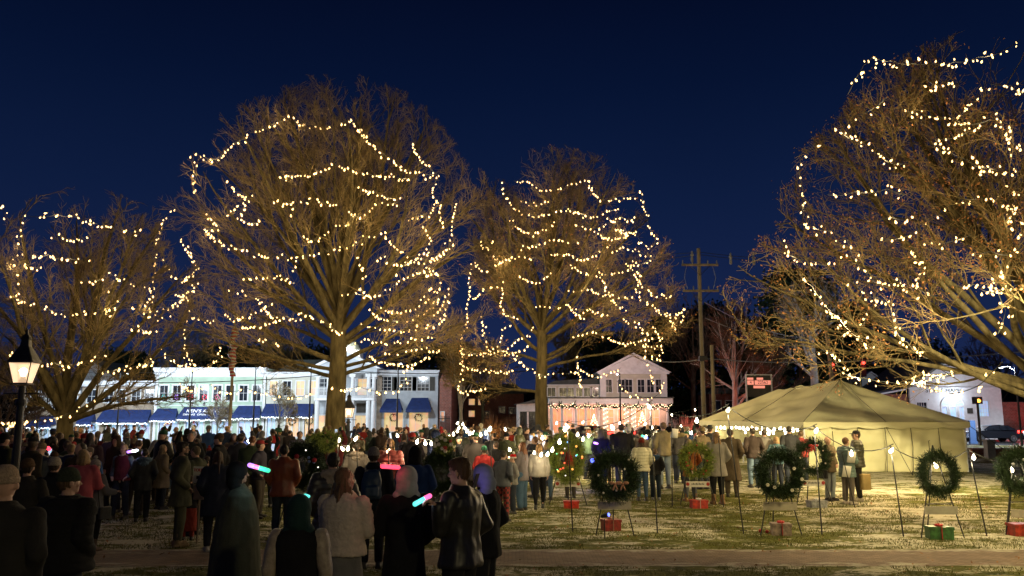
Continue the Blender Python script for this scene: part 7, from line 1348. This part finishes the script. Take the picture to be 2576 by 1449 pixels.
for i, (x, y, px) in enumerate(crowd):
    k = r.randrange(len(protos)); src, sp = protos[k]; cn = r.choices(list(CCOL), CW if y > 21 else [.25, .2, .12, .15, .12, .06, .03, .01, .06, .03, 0, .01, .01])[0]; cc = CCOL[cn]; hn = r.choices(list(HCOL), [.35, .3, .15, .1, .1])[0]; tn, tc_ = r.choice(TCOL); lc = r.choice([(.02, .02, .025), DJ, JEAN, (.05, .04, .03)]); sk = SKIN[r.choices(['fair', 'tan', 'brown'], [.7, .2, .1])[0]]
    root = src if k not in used else src.copy()
    if k in used: COL.objects.link(root)
    s = r.uniform(.90, 1.05) if r.random() > .1 else r.uniform(.68, .8); root.location = (x, y, gz(x, y)); root.rotation_euler = (0, 0, R(r.choice([0, 0, 0, 10, -15, 25, -30, 60, -60, 90, -90, 150, 180, 200])+r.uniform(-12, 12))); root.scale = (s*r.uniform(.97, 1.12), s, s); root.name = 'person'
    ch = list(src.children) if k in used else list(root.children)
    for c in ch:
        o = c
        if k in used: o = c.copy(); COL.objects.link(o); o.parent = root
        base = c.name.split('.')[0]
        if base in ('coat', 'hoodie', 'sweater'): o.color = (*[v*r.uniform(.8, 1.2) for v in cc], 1)
        elif base == 'body': o.color = (*sk, 1)
        elif base in ('trousers', 'skirt'): o.color = (*lc, 1)
        elif base == 'hair': o.color = (*HCOL[hn], 1)
        elif base in ('beanie', 'cuff', 'cap', 'brimmed_hat', 'hood', 'pompom'): o.color = (*(tc_ if base != 'hood' else cc), 1)
    used.add(k); hat = sp.get('hat'); kid = 'child' if s < .82 else 'person'
    hd = {'beanie': f'{tn} beanie', 'pom': f'{tn} pompom hat', 'cap': f'{tn} cap', 'hood': 'raised hood', 'cowboy': f'{tn} brimmed hat', None: f'{hn} {dict(short="short", long="long", pony="ponytailed", bob="bobbed", bushy="tousled").get(sp.get("hair", "short"))} hair'}[hat]
    recs.append((root, f'{kid} in {cn} {dict(jacket="jacket", puffer="puffer", long="long coat")[sp["coat"]]}, {hd}, {zone(px, y)}', px, y))
phone_me = MB().box(-.045, .045, -.006, .006, -.085, .085).mesh('mobile_phone'); phone_me.materials.append(MATS['phone_screen']); nph = 0
for i, (root, l_, px, y) in enumerate(recs):
    k_ = [c for c in root.children if c.name.startswith('coat')]
    if i % 7 == 3 and nph < 26:
        nph += 1; o = bpy.data.objects.new('mobile_phone', phone_me); COL.objects.link(o); q = root.rotation_euler.z; s = root.scale.y; v = Vector((-.10, .36, 1.47+.25*(i % 3)*.4)) if True else None
        v.rotate(Matrix.Rotation(q, 3, 'Z')); o.location = root.location+v*s; o.rotation_euler = (-.2, 0, q); tag(o, 'small glowing phone held up by a person in the crowd', 'phone', 'phones held up in the crowd')
by = {}
for q in recs: by.setdefault(q[1], []).append(q)
for l_, q in by.items():
    if len(q) == 1: tag(q[0][0], l_, 'person', 'people in the crowd'); continue
    q.sort(key=lambda a: a[3]); names = ['nearest', 'next nearest', 'third nearest', 'fourth nearest', 'fifth nearest']
    for j, a in enumerate(q): tag(a[0], names[min(j, 4)]+' '+l_, 'person', 'people in the crowd')
for k, (src, sp) in enumerate(protos):
    if k not in used:
        for c in list(src.children): bpy.data.objects.remove(c)
        bpy.data.objects.remove(src)
